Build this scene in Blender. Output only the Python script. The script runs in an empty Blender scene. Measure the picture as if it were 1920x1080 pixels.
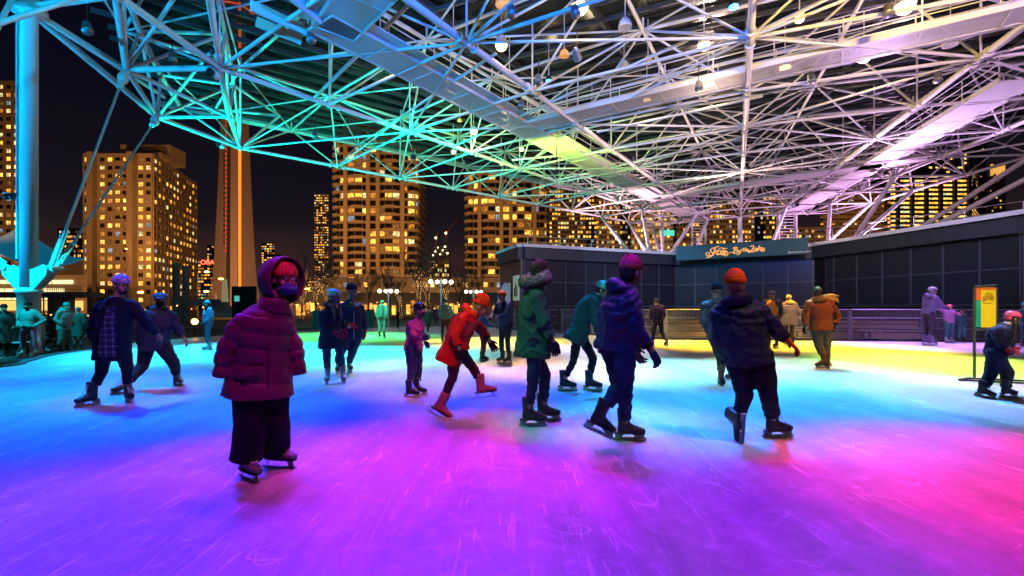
import bpy, bmesh, math, random
import numpy as np
from mathutils import Vector, Matrix, Quaternion
R = random.Random(7)
RAD = math.radians
S = bpy.context.scene
COL = S.collection
V = Vector
CH, F0, CX, HY = 1.28, 900.0, 960.0, 577.0   # camera height, focal length, optical axis and horizon of the photograph

def W(px, py, D):
    return V(((px - CX) / F0 * D, D, CH + (HY - py) / F0 * D))
def G(px, py, z=0.0):
    D = (CH - z) * F0 / (py - HY)
    return V(((px - CX) / F0 * D, D, z))
def H(px, py, z):
    D = (z - CH) * F0 / (HY - py)
    return V(((px - CX) / F0 * D, D, z))

# ------------------------------------------------------------------ camera
cam = bpy.data.cameras.new('camera'); camo = bpy.data.objects.new('camera', cam); COL.objects.link(camo)
camo.location = (0, 0, CH); camo.rotation_euler = (RAD(90), 0, 0)
cam.sensor_width = 36; cam.lens = 36 * F0 / 1920; cam.shift_y = (HY - 540) / 1920
cam.clip_start = 0.05; cam.clip_end = 6000
S.camera = camo

# ------------------------------------------------------------------ night sky
w = bpy.data.worlds.new("World"); S.world = w; w.use_nodes = True
nt = w.node_tree; nt.nodes.clear()
out = nt.nodes.new('ShaderNodeOutputWorld'); bg = nt.nodes.new('ShaderNodeBackground')
tc = nt.nodes.new('ShaderNodeTexCoord'); sep = nt.nodes.new('ShaderNodeSeparateXYZ')
ramp = nt.nodes.new('ShaderNodeValToRGB'); nz = nt.nodes.new('ShaderNodeTexNoise'); mp = nt.nodes.new('ShaderNodeMapping')
mp.inputs['Scale'].default_value = (1, 1, 4.5); nz.inputs['Scale'].default_value = 2.6; nz.inputs['Detail'].default_value = 5
add = nt.nodes.new('ShaderNodeMath'); add.operation = 'MULTIPLY_ADD'; add.inputs[1].default_value = 0.10; add.inputs[2].default_value = -0.05
a2 = nt.nodes.new('ShaderNodeMath'); a2.operation = 'ADD'
nt.links.new(tc.outputs['Generated'], sep.inputs[0]); nt.links.new(tc.outputs['Generated'], mp.inputs[0]); nt.links.new(mp.outputs[0], nz.inputs['Vector'])
nt.links.new(nz.outputs['Fac'], add.inputs[0]); nt.links.new(sep.outputs['Z'], a2.inputs[0]); nt.links.new(add.outputs[0], a2.inputs[1])
nt.links.new(a2.outputs[0], ramp.inputs[0])
cr = ramp.color_ramp
cr.elements[0].position = 0.0; cr.elements[0].color = (0.085, 0.036, 0.018, 1)
cr.elements[1].position = 1.0; cr.elements[1].color = (0.0015, 0.002, 0.009, 1)
for p, c in ((0.07, (0.036, 0.017, 0.014)), (0.16, (0.010, 0.007, 0.011)), (0.32, (0.003, 0.003, 0.009))):
    e = cr.elements.new(p); e.color = (*c, 1)
nt.links.new(ramp.outputs[0], bg.inputs[0]); nt.links.new(bg.outputs[0], out.inputs[0]); bg.inputs[1].default_value = 1.0

S.view_settings.view_transform = 'Standard'; S.view_settings.look = 'None'
S.view_settings.exposure = 0.0; S.view_settings.gamma = 1.0; S.view_settings.use_curve_mapping = False
try:
    S.cycles.use_denoising = True; S.cycles.use_light_tree = True
    S.cycles.max_bounces = 6; S.cycles.diffuse_bounces = 2; S.cycles.glossy_bounces = 3
    S.cycles.transparent_max_bounces = 24; S.cycles.sample_clamp_indirect = 3.0
    S.cycles.caustics_reflective = False; S.cycles.caustics_refractive = False
except Exception: pass

# ------------------------------------------------------------------ lamps that light the place
def spot(name, loc, tgt, col, power, ang, blend=0.8, size=0.25):
    d = bpy.data.lights.new(name, 'SPOT'); d.energy = power; d.color = col; d.spot_size = RAD(ang); d.spot_blend = blend
    d.shadow_soft_size = size
    o = bpy.data.objects.new(name, d); COL.objects.link(o); o.location = loc
    o.rotation_euler = (V(tgt) - V(loc)).to_track_quat('-Z', 'Y').to_euler()
    return o
LAMPS = []   # (location, target, colour) of the coloured stage lamps and added fill beams, their housings are built with the canopy
def stage(px, py, off, col, power, ang, blend=0.9, size=0.12):
    t = G(px, py); l = V((t.x + off[0], t.y + off[1], 10.4))
    spot('stage_or_fill_light', l, t, col, power * (2.15 if py < 720 else 1.85), ang, blend, size); LAMPS.append((l, t, col))
MAG = (1.0, 0.015, 0.85); VIO = (0.45, 0.02, 1.0); BLU = (0.0, 0.06, 1.0); AZU = (0.0, 0.36, 1.0); CYA = (0.05, 0.9, 0.95)
GRN = (0.05, 1.0, 0.12); YEL = (1.0, 0.72, 0.06); ORA = (1.0, 0.4, 0.03); LIM = (0.55, 1.0, 0.08); LAV = (0.7, 0.4, 1.0); PNK = (1.0, 0.02, 0.3); WHT = (0.8, 0.95, 1.0)
DV = (0.22, 0.012, 1.0)
stage(480, 960, (-1.0, 4.5), (0.30, 0.010, 1.0), 2300, 27)
stage(1200, 990, (1.0, 4.5), DV, 2700, 27)
stage(60, 1040, (-2.5, 3.5), (0.22, 0.010, 1.0), 2600, 26)
stage(860, 850, (0.5, 5.5), (1.0, 0.012, 0.50), 2300, 19)
stage(980, 830, (2.5, -1.5), (0.9, 0.02, 0.8), 900, 18)
stage(1960, 900, (2.0, 3.5), (1.0, 0.010, 0.18), 5200, 23)
stage(1700, 1010, (2.5, 2.5), (0.7, 0.010, 0.7), 1300, 22)
stage(120, 850, (-3.0, 4.5), (0.0, 0.025, 1.0), 7000, 29)
stage(640, 735, (-1.0, 6.0), (0.0, 0.025, 1.0), 9000, 27)
stage(940, 716, (-1.0, 6.0), (0.0, 0.04, 1.0), 7000, 24)
stage(300, 735, (-4.0, 3.0), (0.0, 0.20, 1.0), 7000, 32)
stage(40, 725, (-3.0, 3.0), (0.0, 0.22, 1.0), 5500, 34)
stage(1350, 735, (1.5, 5.0), (0.0, 0.30, 1.0), 7500, 29)
stage(1250, 775, (-0.5, 4.0), (0.0, 0.16, 1.0), 4000, 22)
stage(1500, 790, (-0.5, 4.0), (0.0, 0.08, 1.0), 4500, 22)
stage(1640, 728, (2.0, 4.0), (0.05, 0.50, 1.0), 5500, 28)
stage(1900, 740, (2.0, 4.0), (0.45, 0.30, 0.75), 5500, 26)
stage(690, 664, (-3.0, 3.5), (0.03, 0.85, 0.72), 13000, 36)
stage(420, 656, (-4.0, 3.5), (0.02, 0.60, 1.0), 12000, 42)
stage(230, 668, (-4.0, 3.5), (0.0, 0.42, 0.9), 9000, 36)
stage(640, 630, (-3.0, 4.5), GRN, 14000, 42)
stage(930, 640, (1.0, 4.0), (0.95, 0.75, 0.12), 11000, 36)
stage(800, 690, (1.0, 4.0), (0.75, 0.5, 0.35), 3200, 28)
stage(1050, 690, (-1.0, 5.0), (1.0, 0.42, 0.25), 6000, 24)
stage(1090, 655, (-1.0, 5.0), (0.9, 0.75, 0.95), 6000, 26)
stage(1330, 645, (1.0, 3.5), (1.0, 0.48, 0.015), 15000, 34)
stage(1230, 690, (-1.0, 5.0), (0.35, 0.85, 0.9), 7500, 27)
stage(1580, 650, (1.5, 4.0), (1.0, 0.66, 0.02), 12500, 34)
stage(1760, 680, (2.0, 4.0), LIM, 11500, 31)
stage(1500, 690, (2.0, 4.0), (0.5, 0.95, 0.7), 5000, 27)
stage(1740, 646, (3.0, 3.0), (0.55, 0.22, 1.0), 8500, 34)
# added fill beams from the camera side that brighten people, fence and wall
def fill_beam(px, py, D, off, col, power, ang):
    t = W(px, py, D); l = V((t.x + off[0], t.y + off[1], 10.4)); spot('stage_or_fill_light', l, t, col, power, ang, 0.8, 0.12); LAMPS.append((l, t, col))
fill_beam(500, 620, 3.6, (3.2, -4.2), (1.0, 0.06, 0.70), 2200, 11)
fill_beam(235, 610, 6.4, (2.5, -4.5), (0.75, 0.22, 1.0), 2000, 12)
fill_beam(305, 610, 7.6, (3.5, -4.0), (0.75, 0.22, 0.5), 2000, 10)
fill_beam(620, 600, 8.5, (-5.0, -2.0), (0.1, 0.55, 0.75), 3000, 15)
fill_beam(778, 620, 7.1, (3.0, -6.0), (1.0, 0.25, 0.75), 3600, 11)
fill_beam(880, 620, 5.8, (1.0, -6.5), (1.0, 0.2, 0.08), 3000, 12)
fill_beam(1000, 580, 5.1, (-5.0, -3.0), (0.10, 0.85, 0.40), 3600, 12)
fill_beam(1090, 600, 7.3, (-2.0, -6.0), (0.1, 0.8, 0.75), 3400, 11)
fill_beam(1165, 600, 4.3, (-2.5, -5.0), (0.05, 0.14, 1.0), 3400, 13)
fill_beam(1400, 560, 4.5, (2.5, -4.0), (1.0, 0.55, 0.30), 2000, 12)
fill_beam(1345, 600, 8.1, (-3.0, -5.0), (0.4, 0.7, 0.7), 2600, 10)
fill_beam(1540, 610, 10.2, (2.0, -8.0), (1.0, 0.45, 0.12), 7000, 14)
fill_beam(1860, 600, 7.8, (-3.0, -6.5), (1.0, 0.85, 0.60), 9500, 15)
fill_beam(1770, 600, 16.5, (-3.0, -8.0), (0.55, 0.35, 1.0), 5500, 20)
fill_beam(1440, 600, 18.5, (-2.0, -9.0), (1.0, 0.62, 0.22), 19000, 24)
fill_beam(1190, 600, 18.5, (0.0, -9.0), (1.0, 0.70, 0.35), 15000, 24)
fill_beam(391, 610, 14.8, (2.0, -7.0), (0.0, 0.5, 1.0), 6500, 14)
fill_beam(720, 600, 20.6, (-2.0, -9.0), (0.1, 1.0, 0.6), 11000, 18)
fill_beam(870, 610, 14.0, (-2.0, -9.0), (0.5, 0.7, 1.0), 6000, 18)
fill_beam(90, 610, 16.0, (-1.5, -7.5), (0.0, 0.62, 0.75), 15000, 30)
fill_beam(1200, 520, 32, (-6.0, -14.0), (0.35, 0.55, 0.9), 9000, 34)
fill_beam(1700, 500, 24, (-8.0, -12.0), (0.35, 0.40, 0.85), 8000, 40)
# floods that wash the steelwork: some stand on the deck or the pavilion roof, some hang from the steelwork and look up and along it
FLOODS = [
 ((-25, 9.0, 0.4), (-15, 20, 12), (0.0, 0.42, 1.0), 9500, 70),
 ((-19.0, 24.0, 2.2), (-11, 30, 14), (0.0, 0.95, 0.60), 7000, 84),
 ((-9.0, 6.5, 9.6), (-9, 20, 13.5), (0.0, 0.5, 0.9), 2600, 110),
 ((0.5, 6.0, 9.4), (0.5, 20, 13.8), (0.0, 0.16, 1.0), 6500, 105),
 ((-5.0, 24.5, 9.0), (-6, 36, 13.5), (0.0, 1.0, 0.45), 1800, 130),
 ((2.5, 27.0, 9.0), (3, 38, 13.5), (0.6, 1.0, 0.05), 1300, 130),
 ((9.8, 9.6, 9.6), (10.5, 22, 13.5), (1.0, 0.66, 0.14), 2600, 120),
 ((15.0, 36.5, 5.7), (14, 25, 14), (1.0, 0.66, 0.52), 4000, 125),
 ((22.0, 29.0, 5.7), (22, 18, 14), (0.70, 0.42, 1.0), 3000, 125),
 ((18.5, 8.0, 9.4), (20, 20, 13.5), (0.72, 0.40, 1.0), 2200, 130),
 ((33.0, 42.0, 5.7), (27, 42, 13), (0.9, 0.45, 0.9), 5000, 140),
 ((7.0, 42.0, 5.7), (16, 48, 12), (0.95, 0.5, 0.6), 5000, 140),
]
for l, t, c, p, a in FLOODS:
    spot('flood_light_lamp', l, t, c, p * 1.7, a, 0.6, 0.25)
# added unseen floods standing in for the sodium glow on the city facades
SODIUM = (1.0, 0.42, 0.11)
CITYL = [((-150, 95, 7), (-150, 190, 30), 110000, 120), ((-230, 400, 8), (-312, 540, 90), 800000, 100), ((-45, 110, 7), (-52, 190, 32), 140000, 120),
         ((5, 110, 8), (0, 190, 32), 90000, 120), ((60, 190, 9), (62, 300, 40), 380000, 130), ((200, 200, 9), (220, 330, 40), 150000, 130), ((-112, 140, 8), (-105, 200, 40), 70000, 120), ((-82, 62, 7), (-88, 100, 6), 26000, 120), ((-40, 60, 6), (-35, 90, 4), 16000, 130)]
for k, (l, t, p, a) in enumerate(CITYL):
    spot('sodium_facade_flood', l, t, SODIUM if k != 1 else (1.0, 0.40, 0.15), p, a, 0.8, 1.0)
# ------------------------------------------------------------------ materials
MC = {}
def mat(name, col, rough=0.6, metal=0.0, noise=0.0, nscale=8.0, bump=0.0, bscale=40.0, emit=None, es=1.0, spec=0.5, sheen=0.0):
    if name in MC: return MC[name]
    m = bpy.data.materials.new(name); m.use_nodes = True; n = m.node_tree; b = n.nodes['Principled BSDF']
    b.inputs['Base Color'].default_value = (*col, 1); b.inputs['Roughness'].default_value = rough; b.inputs['Metallic'].default_value = metal
    b.inputs['Specular IOR Level'].default_value = spec
    if sheen: b.inputs['Sheen Weight'].default_value = sheen
    t = n.nodes.new('ShaderNodeTexCoord')
    if noise:
        z = n.nodes.new('ShaderNodeTexNoise'); z.inputs['Scale'].default_value = nscale; z.inputs['Detail'].default_value = 6
        n.links.new(t.outputs['Object'], z.inputs['Vector'])
        mx = n.nodes.new('ShaderNodeMixRGB'); mx.inputs[1].default_value = (*[max(0, c * (1 - noise)) for c in col], 1)
        mx.inputs[2].default_value = (*[min(1, c * (1 + noise)) for c in col], 1)
        n.links.new(z.outputs['Fac'], mx.inputs[0]); n.links.new(mx.outputs[0], b.inputs['Base Color'])
    if bump:
        z = n.nodes.new('ShaderNodeTexNoise'); z.inputs['Scale'].default_value = bscale; z.inputs['Detail'].default_value = 5
        n.links.new(t.outputs['Object'], z.inputs['Vector'])
        bp = n.nodes.new('ShaderNodeBump'); bp.inputs['Strength'].default_value = bump; bp.inputs['Distance'].default_value = 0.02
        n.links.new(z.outputs['Fac'], bp.inputs['Height']); n.links.new(bp.outputs[0], b.inputs['Normal'])
    if emit:
        b.inputs['Emission Color'].default_value = (*emit, 1); b.inputs['Emission Strength'].default_value = es
    MC[name] = m; return m
def window_mat(name, col, es):
    """a lit room behind glass: brightness varies inside the pane (curtains, furniture, lamps)"""
    if name in MC: return MC[name]
    m = bpy.data.materials.new(name); m.use_nodes = True; n = m.node_tree; b = n.nodes['Principled BSDF']
    b.inputs['Base Color'].default_value = (0.05, 0.05, 0.05, 1); b.inputs['Roughness'].default_value = 0.2
    g = n.nodes.new('ShaderNodeNewGeometry'); z = n.nodes.new('ShaderNodeTexNoise'); z.inputs['Scale'].default_value = 0.9; z.inputs['Detail'].default_value = 6
    n.links.new(g.outputs['Position'], z.inputs['Vector'])
    mr = n.nodes.new('ShaderNodeMapRange'); mr.inputs['From Min'].default_value = 0.35; mr.inputs['From Max'].default_value = 0.68
    mr.inputs['To Min'].default_value = es * 0.25; mr.inputs['To Max'].default_value = es * 1.5
    n.links.new(z.outputs['Fac'], mr.inputs['Value']); n.links.new(mr.outputs[0], b.inputs['Emission Strength'])
    b.inputs['Emission Color'].default_value = (*col, 1)
    MC[name] = m; return m

STEEL = mat('white_painted_steel', (0.74, 0.74, 0.73), 0.42, 0, 0.10, 1.5, 0.05, 30)
PURL = mat('grey_galvanised_purlin', (0.06, 0.065, 0.07), 0.5, 0.1, 0.15, 1.0)
CABLE = mat('steel_cable', (0.55, 0.56, 0.58), 0.35, 0.6)
CONC = mat('concrete', (0.32, 0.30, 0.28), 0.9, 0, 0.25, 0.35)
CONCD = mat('dark_concrete', (0.14, 0.13, 0.13), 0.9, 0, 0.25, 0.6)
BRICKC = mat('tan_precast', (0.36, 0.29, 0.23), 0.9, 0, 0.2, 0.2)
DGLASS = mat('dark_window_glass', (0.012, 0.013, 0.017), 0.12, 0, 0, spec=0.6)
BLACKM = mat('black_metal', (0.02, 0.02, 0.022), 0.45, 0.3)
GREYM = mat('grey_metal', (0.3, 0.3, 0.32), 0.4, 0.5)
LITW = [window_mat('lit_window_amber', (1.0, 0.42, 0.05), 2.1), window_mat('lit_window_gold', (1.0, 0.50, 0.08), 2.5), window_mat('lit_window_dim', (0.9, 0.32, 0.04), 0.9), window_mat('lit_window_pale', (0.85, 0.80, 0.36), 1.5), window_mat('lit_window_cool', (0.45, 0.60, 0.75), 0.6), window_mat('lit_window_warm_white', (1.0, 0.66, 0.26), 1.6), window_mat('lit_window_faint', (0.8, 0.35, 0.08), 0.3)]
WOOD = mat('pale_bench_wood', (0.45, 0.30, 0.16), 0.6, 0, 0.3, 5)

# ------------------------------------------------------------------ object helpers
def tag(o, label=None, cat=None, group=None, kind=None):
    if label: o['label'] = label
    if cat: o['category'] = cat
    if group: o['group'] = group
    if kind: o['kind'] = kind
    return o
def empty(name, loc, label=None, cat=None, group=None, rz=0):
    o = bpy.data.objects.new(name, None); COL.objects.link(o); o.location = loc; o.rotation_euler = (0, 0, rz); o.empty_display_size = 0.2
    return tag(o, label, cat, group)
def link(name, me, parent=None, loc=(0, 0, 0), rot=None, scale=None):
    o = bpy.data.objects.new(name, me); COL.objects.link(o); o.parent = parent; o.location = loc
    if rot is not None:
        o.rotation_mode = 'QUATERNION'; o.rotation_quaternion = rot
    if scale is not None: o.scale = scale
    return o
def par(parent):   # origin of the parent in the world (parents are never rotated unless meshes are local)
    p = V((0, 0, 0)); q = parent
    while q is not None: p = p + q.location; q = q.parent
    return p
class MB:
    def __init__(s): s.v = []; s.f = []; s.m = []; s.mi = 0
    def add(s, vs, fs):
        n = len(s.v); s.v += [tuple(x) for x in vs]; s.f += [tuple(i + n for i in f) for f in fs]; s.m += [s.mi] * len(fs)
    def box(s, c, d, rz=0.0, M=None):
        c = V(c); hx, hy, hz = d[0] / 2, d[1] / 2, d[2] / 2
        M = M or Matrix.Rotation(rz, 3, 'Z')
        vs = [c + M @ V((x, y, z)) for z in (-hz, hz) for x, y in ((-hx, -hy), (hx, -hy), (hx, hy), (-hx, hy))]
        s.add(vs, [(0, 3, 2, 1), (4, 5, 6, 7), (0, 1, 5, 4), (1, 2, 6, 5), (2, 3, 7, 6), (3, 0, 4, 7)])
    def beam(s, a, b, wd, h):
        a, b = V(a), V(b); d = b - a; L = d.length
        if L < 1e-6: return
        q = d.to_track_quat('X', 'Z').to_matrix(); s.box((a + b) / 2, (L, wd, h), M=q)
    def tube(s, a, b, r, r2=None, n=8, cap=True):
        a, b = V(a), V(b); r2 = r if r2 is None else r2
        q = (b - a).to_track_quat('Z', 'Y').to_matrix()
        vs = []
        for c, rr in ((a, r), (b, r2)):
            for k in range(n):
                t = 2 * math.pi * k / n; vs.append(c + q @ V((math.cos(t) * rr, math.sin(t) * rr, 0)))
        fs = [(k, (k + 1) % n, n + (k + 1) % n, n + k) for k in range(n)]
        if cap: fs += [tuple(range(n - 1, -1, -1)), tuple(range(n, 2 * n))]
        s.add(vs, fs)
    def path(s, pts, r, n=6):
        for a, b in zip(pts[:-1], pts[1:]): s.tube(a, b, r, n=n)
    def prism(s, poly, z0, z1):
        n = len(poly); vs = [(x, y, z0) for x, y in poly] + [(x, y, z1) for x, y in poly]
        s.add(vs, [tuple(range(n - 1, -1, -1)), tuple(range(n, 2 * n))] + [(k, (k + 1) % n, n + (k + 1) % n, n + k) for k in range(n)])
    def lathe(s, c, prof, n=16, M=None):
        c = V(c); M = M or Matrix.Identity(3); vs = []
        for r, z in prof:
            for k in range(n):
                t = 2 * math.pi * k / n; vs.append(c + M @ V((r * math.cos(t), r * math.sin(t), z)))
        fs = []
        for i in range(len(prof) - 1):
            for k in range(n):
                a, b = i * n + k, i * n + (k + 1) % n; fs.append((a, b, b + n, a + n))
        fs += [tuple(range(n - 1, -1, -1)), tuple(range((len(prof) - 1) * n, len(prof) * n))]
        s.add(vs, fs)
    def ball(s, c, r, n=10, sc=(1, 1, 1), M=None):
        c = V(c); M = M or Matrix.Identity(3); m = max(4, n // 2); vs = []; 
        for i in range(1, m):
            p = math.pi * i / m
            for k in range(n):
                t = 2 * math.pi * k / n
                vs.append(c + M @ V((r * sc[0] * math.sin(p) * math.cos(t), r * sc[1] * math.sin(p) * math.sin(t), -r * sc[2] * math.cos(p))))
        b, tp = len(vs), len(vs) + 1
        vs += [c + M @ V((0, 0, -r * sc[2])), c + M @ V((0, 0, r * sc[2]))]
        fs = [(i * n + k, i * n + (k + 1) % n, (i + 1) * n + (k + 1) % n, (i + 1) * n + k) for i in range(m - 2) for k in range(n)]
        fs += [(b, (k + 1) % n, k) for k in range(n)] + [(tp, (m - 2) * n + k, (m - 2) * n + (k + 1) % n) for k in range(n)]
        s.add(vs, fs)
    def mesh(s, name, mats, smooth=False, org=None):
        me = bpy.data.meshes.new(name); o = V(org) if org is not None else V((0, 0, 0))
        me.from_pydata([(x - o.x, y - o.y, z - o.z) for x, y, z in s.v], [], s.f)
        for m in (mats if isinstance(mats, (list, tuple)) else [mats]): me.materials.append(m)
        if any(s.m): me.polygons.foreach_set('material_index', s.m)
        if smooth: me.polygons.foreach_set('use_smooth', [True] * len(me.polygons))
        me.update(); return me
    def build(s, name, mats, parent=None, smooth=False, kind=None):
        """vertices are given in world coordinates; they are stored relative to the parent"""
        o = link(name, s.mesh(name, mats, smooth, par(parent) if parent else None), parent)
        if kind: o['kind'] = kind
        return o
_unit = {}
def unit_tube(m, n=10):
    k = ('t', m.name, n)
    if k not in _unit:
        b = MB(); b.tube((0, 0, 0), (0, 0, 1), 1, n=n); me = b.mesh('tube', m)
        me.polygons.foreach_set('use_smooth', [len(p.vertices) == 4 for p in me.polygons]); _unit[k] = me
    return _unit[k]
def unit_box(m):
    k = ('b', m.name)
    if k not in _unit:
        b = MB(); b.box((0, 0, 0), (1, 1, 1)); _unit[k] = b.mesh('bar', m)
    return _unit[k]
def unit_ball(m):
    k = ('s', m.name)
    if k not in _unit:
        b = MB(); b.ball((0, 0, 0), 1, 12); _unit[k] = b.mesh('ball', m, True)
    return _unit[k]
def rod(name, a, b, r, m, parent=None, n=10):
    a, b = V(a), V(b); d = b - a
    return link(name, unit_tube(m, n), parent, a - (par(parent) if parent else V()), d.to_track_quat('Z', 'Y'), (r, r, d.length))
def bar(name, a, b, wd, h, m, parent=None):
    a, b = V(a), V(b); d = b - a
    return link(name, unit_box(m), parent, (a + b) / 2 - (par(parent) if parent else V()), d.to_track_quat('X', 'Z'), (d.length, wd, h))
def block(name, c, d, m, parent=None, rz=0):
    return link(name, unit_box(m), parent, V(c) - (par(parent) if parent else V()), Quaternion((0, 0, 1), rz), d)
# ================================================================== SETTING
def node_ice():
    m = bpy.data.materials.new('skated_ice'); m.use_nodes = True; n = m.node_tree; L = n.links; b = n.nodes['Principled BSDF']
    t = n.nodes.new('ShaderNodeTexCoord')
    def noise(sc, det, mapscale=(1, 1, 1), rot=0.0, dist=0.0, off=(0, 0, 0)):
        mp = n.nodes.new('ShaderNodeMapping'); mp.inputs['Scale'].default_value = mapscale; mp.inputs['Rotation'].default_value = (0, 0, rot); mp.inputs['Location'].default_value = off
        z = n.nodes.new('ShaderNodeTexNoise'); z.inputs['Scale'].default_value = sc; z.inputs['Detail'].default_value = det; z.inputs['Distortion'].default_value = dist
        L.new(t.outputs['Object'], mp.inputs[0]); L.new(mp.outputs[0], z.inputs['Vector']); return z.outputs['Fac']
    def mr(x, a, b_, c=0.0, d=1.0):
        q = n.nodes.new('ShaderNodeMapRange'); q.inputs['From Min'].default_value = a; q.inputs['From Max'].default_value = b_; q.inputs['To Min'].default_value = c; q.inputs['To Max'].default_value = d
        L.new(x, q.inputs['Value']); return q.outputs[0]
    def mth(op, x, y):
        q = n.nodes.new('ShaderNodeMath'); q.operation = op
        for i, s in enumerate((x, y)):
            if isinstance(s, (int, float)): q.inputs[i].default_value = s
            elif s is not None: L.new(s, q.inputs[i])
        return q.outputs[0]
    # blade tracks: thin contour lines of smooth, stretched noise fields, broken up by a second noise
    def tracks(sc, wdt, ms, rot, off, dist=0.0, keep=0.5):
        f = noise(sc, 0.0, ms, rot, dist, off)
        d = mth('ABSOLUTE', mth('SUBTRACT', mth('FRACT', mth('MULTIPLY', f, 9.0), None), 0.5), None)
        ln = mr(d, 0.0, wdt, 1.0, 0.0)
        k = mr(noise(0.8, 2, (1, 1, 1), rot + 1, 0, (off[1] + 7, off[0], 0)), keep - 0.07, keep + 0.03)
        return mth('MULTIPLY', ln, k)
    t1 = tracks(0.22, 0.010, (1, 0.30, 1), 0.5, (3, 1, 0), 0.15, 0.50)
    t2 = tracks(0.70, 0.013, (1, 0.14, 1), -0.7, (11, 5, 0), 0.2, 0.50)
    t3 = tracks(0.60, 0.012, (0.16, 1, 1), 0.25, (23, 9, 0), 0.2, 0.48)
    t4 = tracks(0.9, 0.014, (1, 0.16, 1), 1.2, (31, 2, 0), 0.15, 0.50)
    def hatch(rot, sc, lo, off):
        return mr(noise(sc * .8, 2.0, (1, 0.055, 1), rot, 0.35, off), lo, lo + 0.045)
    hs = [hatch(0.35, 26, 0.67, (1, 2, 0)), hatch(-0.5, 30, 0.68, (5, 1, 0)), hatch(1.15, 24, 0.675, (8, 3, 0)), hatch(1.9, 30, 0.685, (2, 9, 0)), hatch(-1.1, 34, 0.68, (4, 7, 0))]
    hs.append(tracks(1.3, 0.02, (0.35, 1, 1), 2.1, (41, 12, 0), 0.5, 0.50)); hs.append(tracks(1.0, 0.016, (1, 0.4, 1), 0.2, (61, 32, 0), 0.6, 0.50))
    hh = hs[0]
    for q in hs[1:]: hh = mth('MAXIMUM', hh, q)
    tr = mth('MAXIMUM', mth('MAXIMUM', t1, t2), mth('MAXIMUM', t3, mth('MAXIMUM', t4, hh)))
    tr = mth('MULTIPLY', tr, mr(noise(3.0, 5, (1, 1, 1), 0.0, 0.0, (9, 9, 0)), 0.38, 0.60))
    snow = mr(noise(7, 8, (1, 1, 1), 0.3, 0.6), 0.50, 0.72)
    fine = mr(noise(60, 9, (1, 0.35, 1), 0.4, 0.4), 0.35, 0.75)
    streak = mr(noise(3.2, 8, (1, 0.16, 1), 1.25, 0.5), 0.38, 0.68)
    streak2 = mr(noise(5.5, 8, (1, 0.12, 1), 0.5, 0.4), 0.42, 0.70)
    patch = mr(noise(0.9, 8, (1, 0.6, 1), 0.9, 1.4, (5, 5, 0)), 0.40, 0.62)
    v = mth('ADD', mth('ADD', mth('MULTIPLY', tr, 0.55), mth('MULTIPLY', snow, 0.22)), mth('ADD', mth('ADD', mth('MULTIPLY', fine, 0.16), mth('MULTIPLY', streak2, 0.13)), mth('ADD', mth('MULTIPLY', streak, 0.17), mth('MULTIPLY', patch, 0.16))))
    v = mth('ADD', v, 0.20)
    cmb = n.nodes.new('ShaderNodeMixRGB'); cmb.inputs[1].default_value = (0.16, 0.22, 0.27, 1); cmb.inputs[2].default_value = (0.88, 0.91, 0.94, 1)
    L.new(v, cmb.inputs[0]); L.new(cmb.outputs[0], b.inputs['Base Color'])
    L.new(mr(v, 0.35, 0.95, 0.30, 0.75), b.inputs['Roughness']); b.inputs['Specular IOR Level'].default_value = 0.30
    bp = n.nodes.new('ShaderNodeBump'); bp.inputs['Strength'].default_value = 0.25; bp.inputs['Distance'].default_value = 0.01
    L.new(v, bp.inputs['Height']); L.new(bp.outputs[0], b.inputs['Normal'])
    return m
ICE = node_ice()
GROUNDM = mat('dark_asphalt_plaza', (0.05, 0.05, 0.052), 0.85, 0, 0.35, 0.8, 0.3, 20)
g = MB(); g.prism([(-3500, -600), (3500, -600), (3500, 4200), (-3500, 4200)], -1.2, -0.25)
tag(g.build('ground', GROUNDM), kind='structure')
ICEP = [(-14, -12), (-12.4, 5), (-11, 9.9), (-11.6, 11.5), (-12.5, 13.1), (-13.4, 15.8), (-13.9, 19), (-13, 23), (-11.3, 26.8), (-7.7, 32), (-1.6, 33), (-.3, 28), (2.5, 24), (6.2, 19.2), (13.2, 18.6), (18.6, 17.5), (24, 14), (26, -12)]
# smooth left and far boundary
def smooth_poly(P, i0, i1, k=6):
    out = list(P[:i0])
    for i in range(i0, i1):
        p0, p1, p2, p3 = (V((*P[max(i - 1, 0)], 0)), V((*P[i], 0)), V((*P[i + 1], 0)), V((*P[min(i + 2, len(P) - 1)], 0)))
        for j in range(k):
            t = j / k
            q = 0.5 * ((2 * p1) + (-p0 + p2) * t + (2 * p0 - 5 * p1 + 4 * p2 - p3) * t * t + (-p0 + 3 * p1 - 3 * p2 + p3) * t ** 3)
            out.append((q.x, q.y))
    return out + list(P[i1:])
ICES = smooth_poly(ICEP, 1, 10)
g = MB(); g.prism(ICES, -0.24, 0.0)
tag(g.build('ice_rink', ICE), kind='structure')
# low dark kerb round the ice and the pale path beyond it
kb = MB(); pl = [V((x, y, 0)) for x, y in ICES[:]]
for a, b in zip(pl[:-1], pl[1:]):
    kb.beam(a + V((0, 0, -0.1)), b + V((0, 0, -0.1)), 0.14, 0.27)
tag(kb.build('kerb', mat('kerb_rubber', (0.05, 0.055, 0.05), 0.8)), kind='structure')
g = MB(); g.prism([(-70, 36), (-1.4, 36), (-1.4, 62), (-70, 62)], -0.3, -0.236)
tag(g.build('path', mat('pale_paving', (0.22, 0.20, 0.18), 0.8, 0, 0.3, 0.6)), kind='structure')

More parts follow.
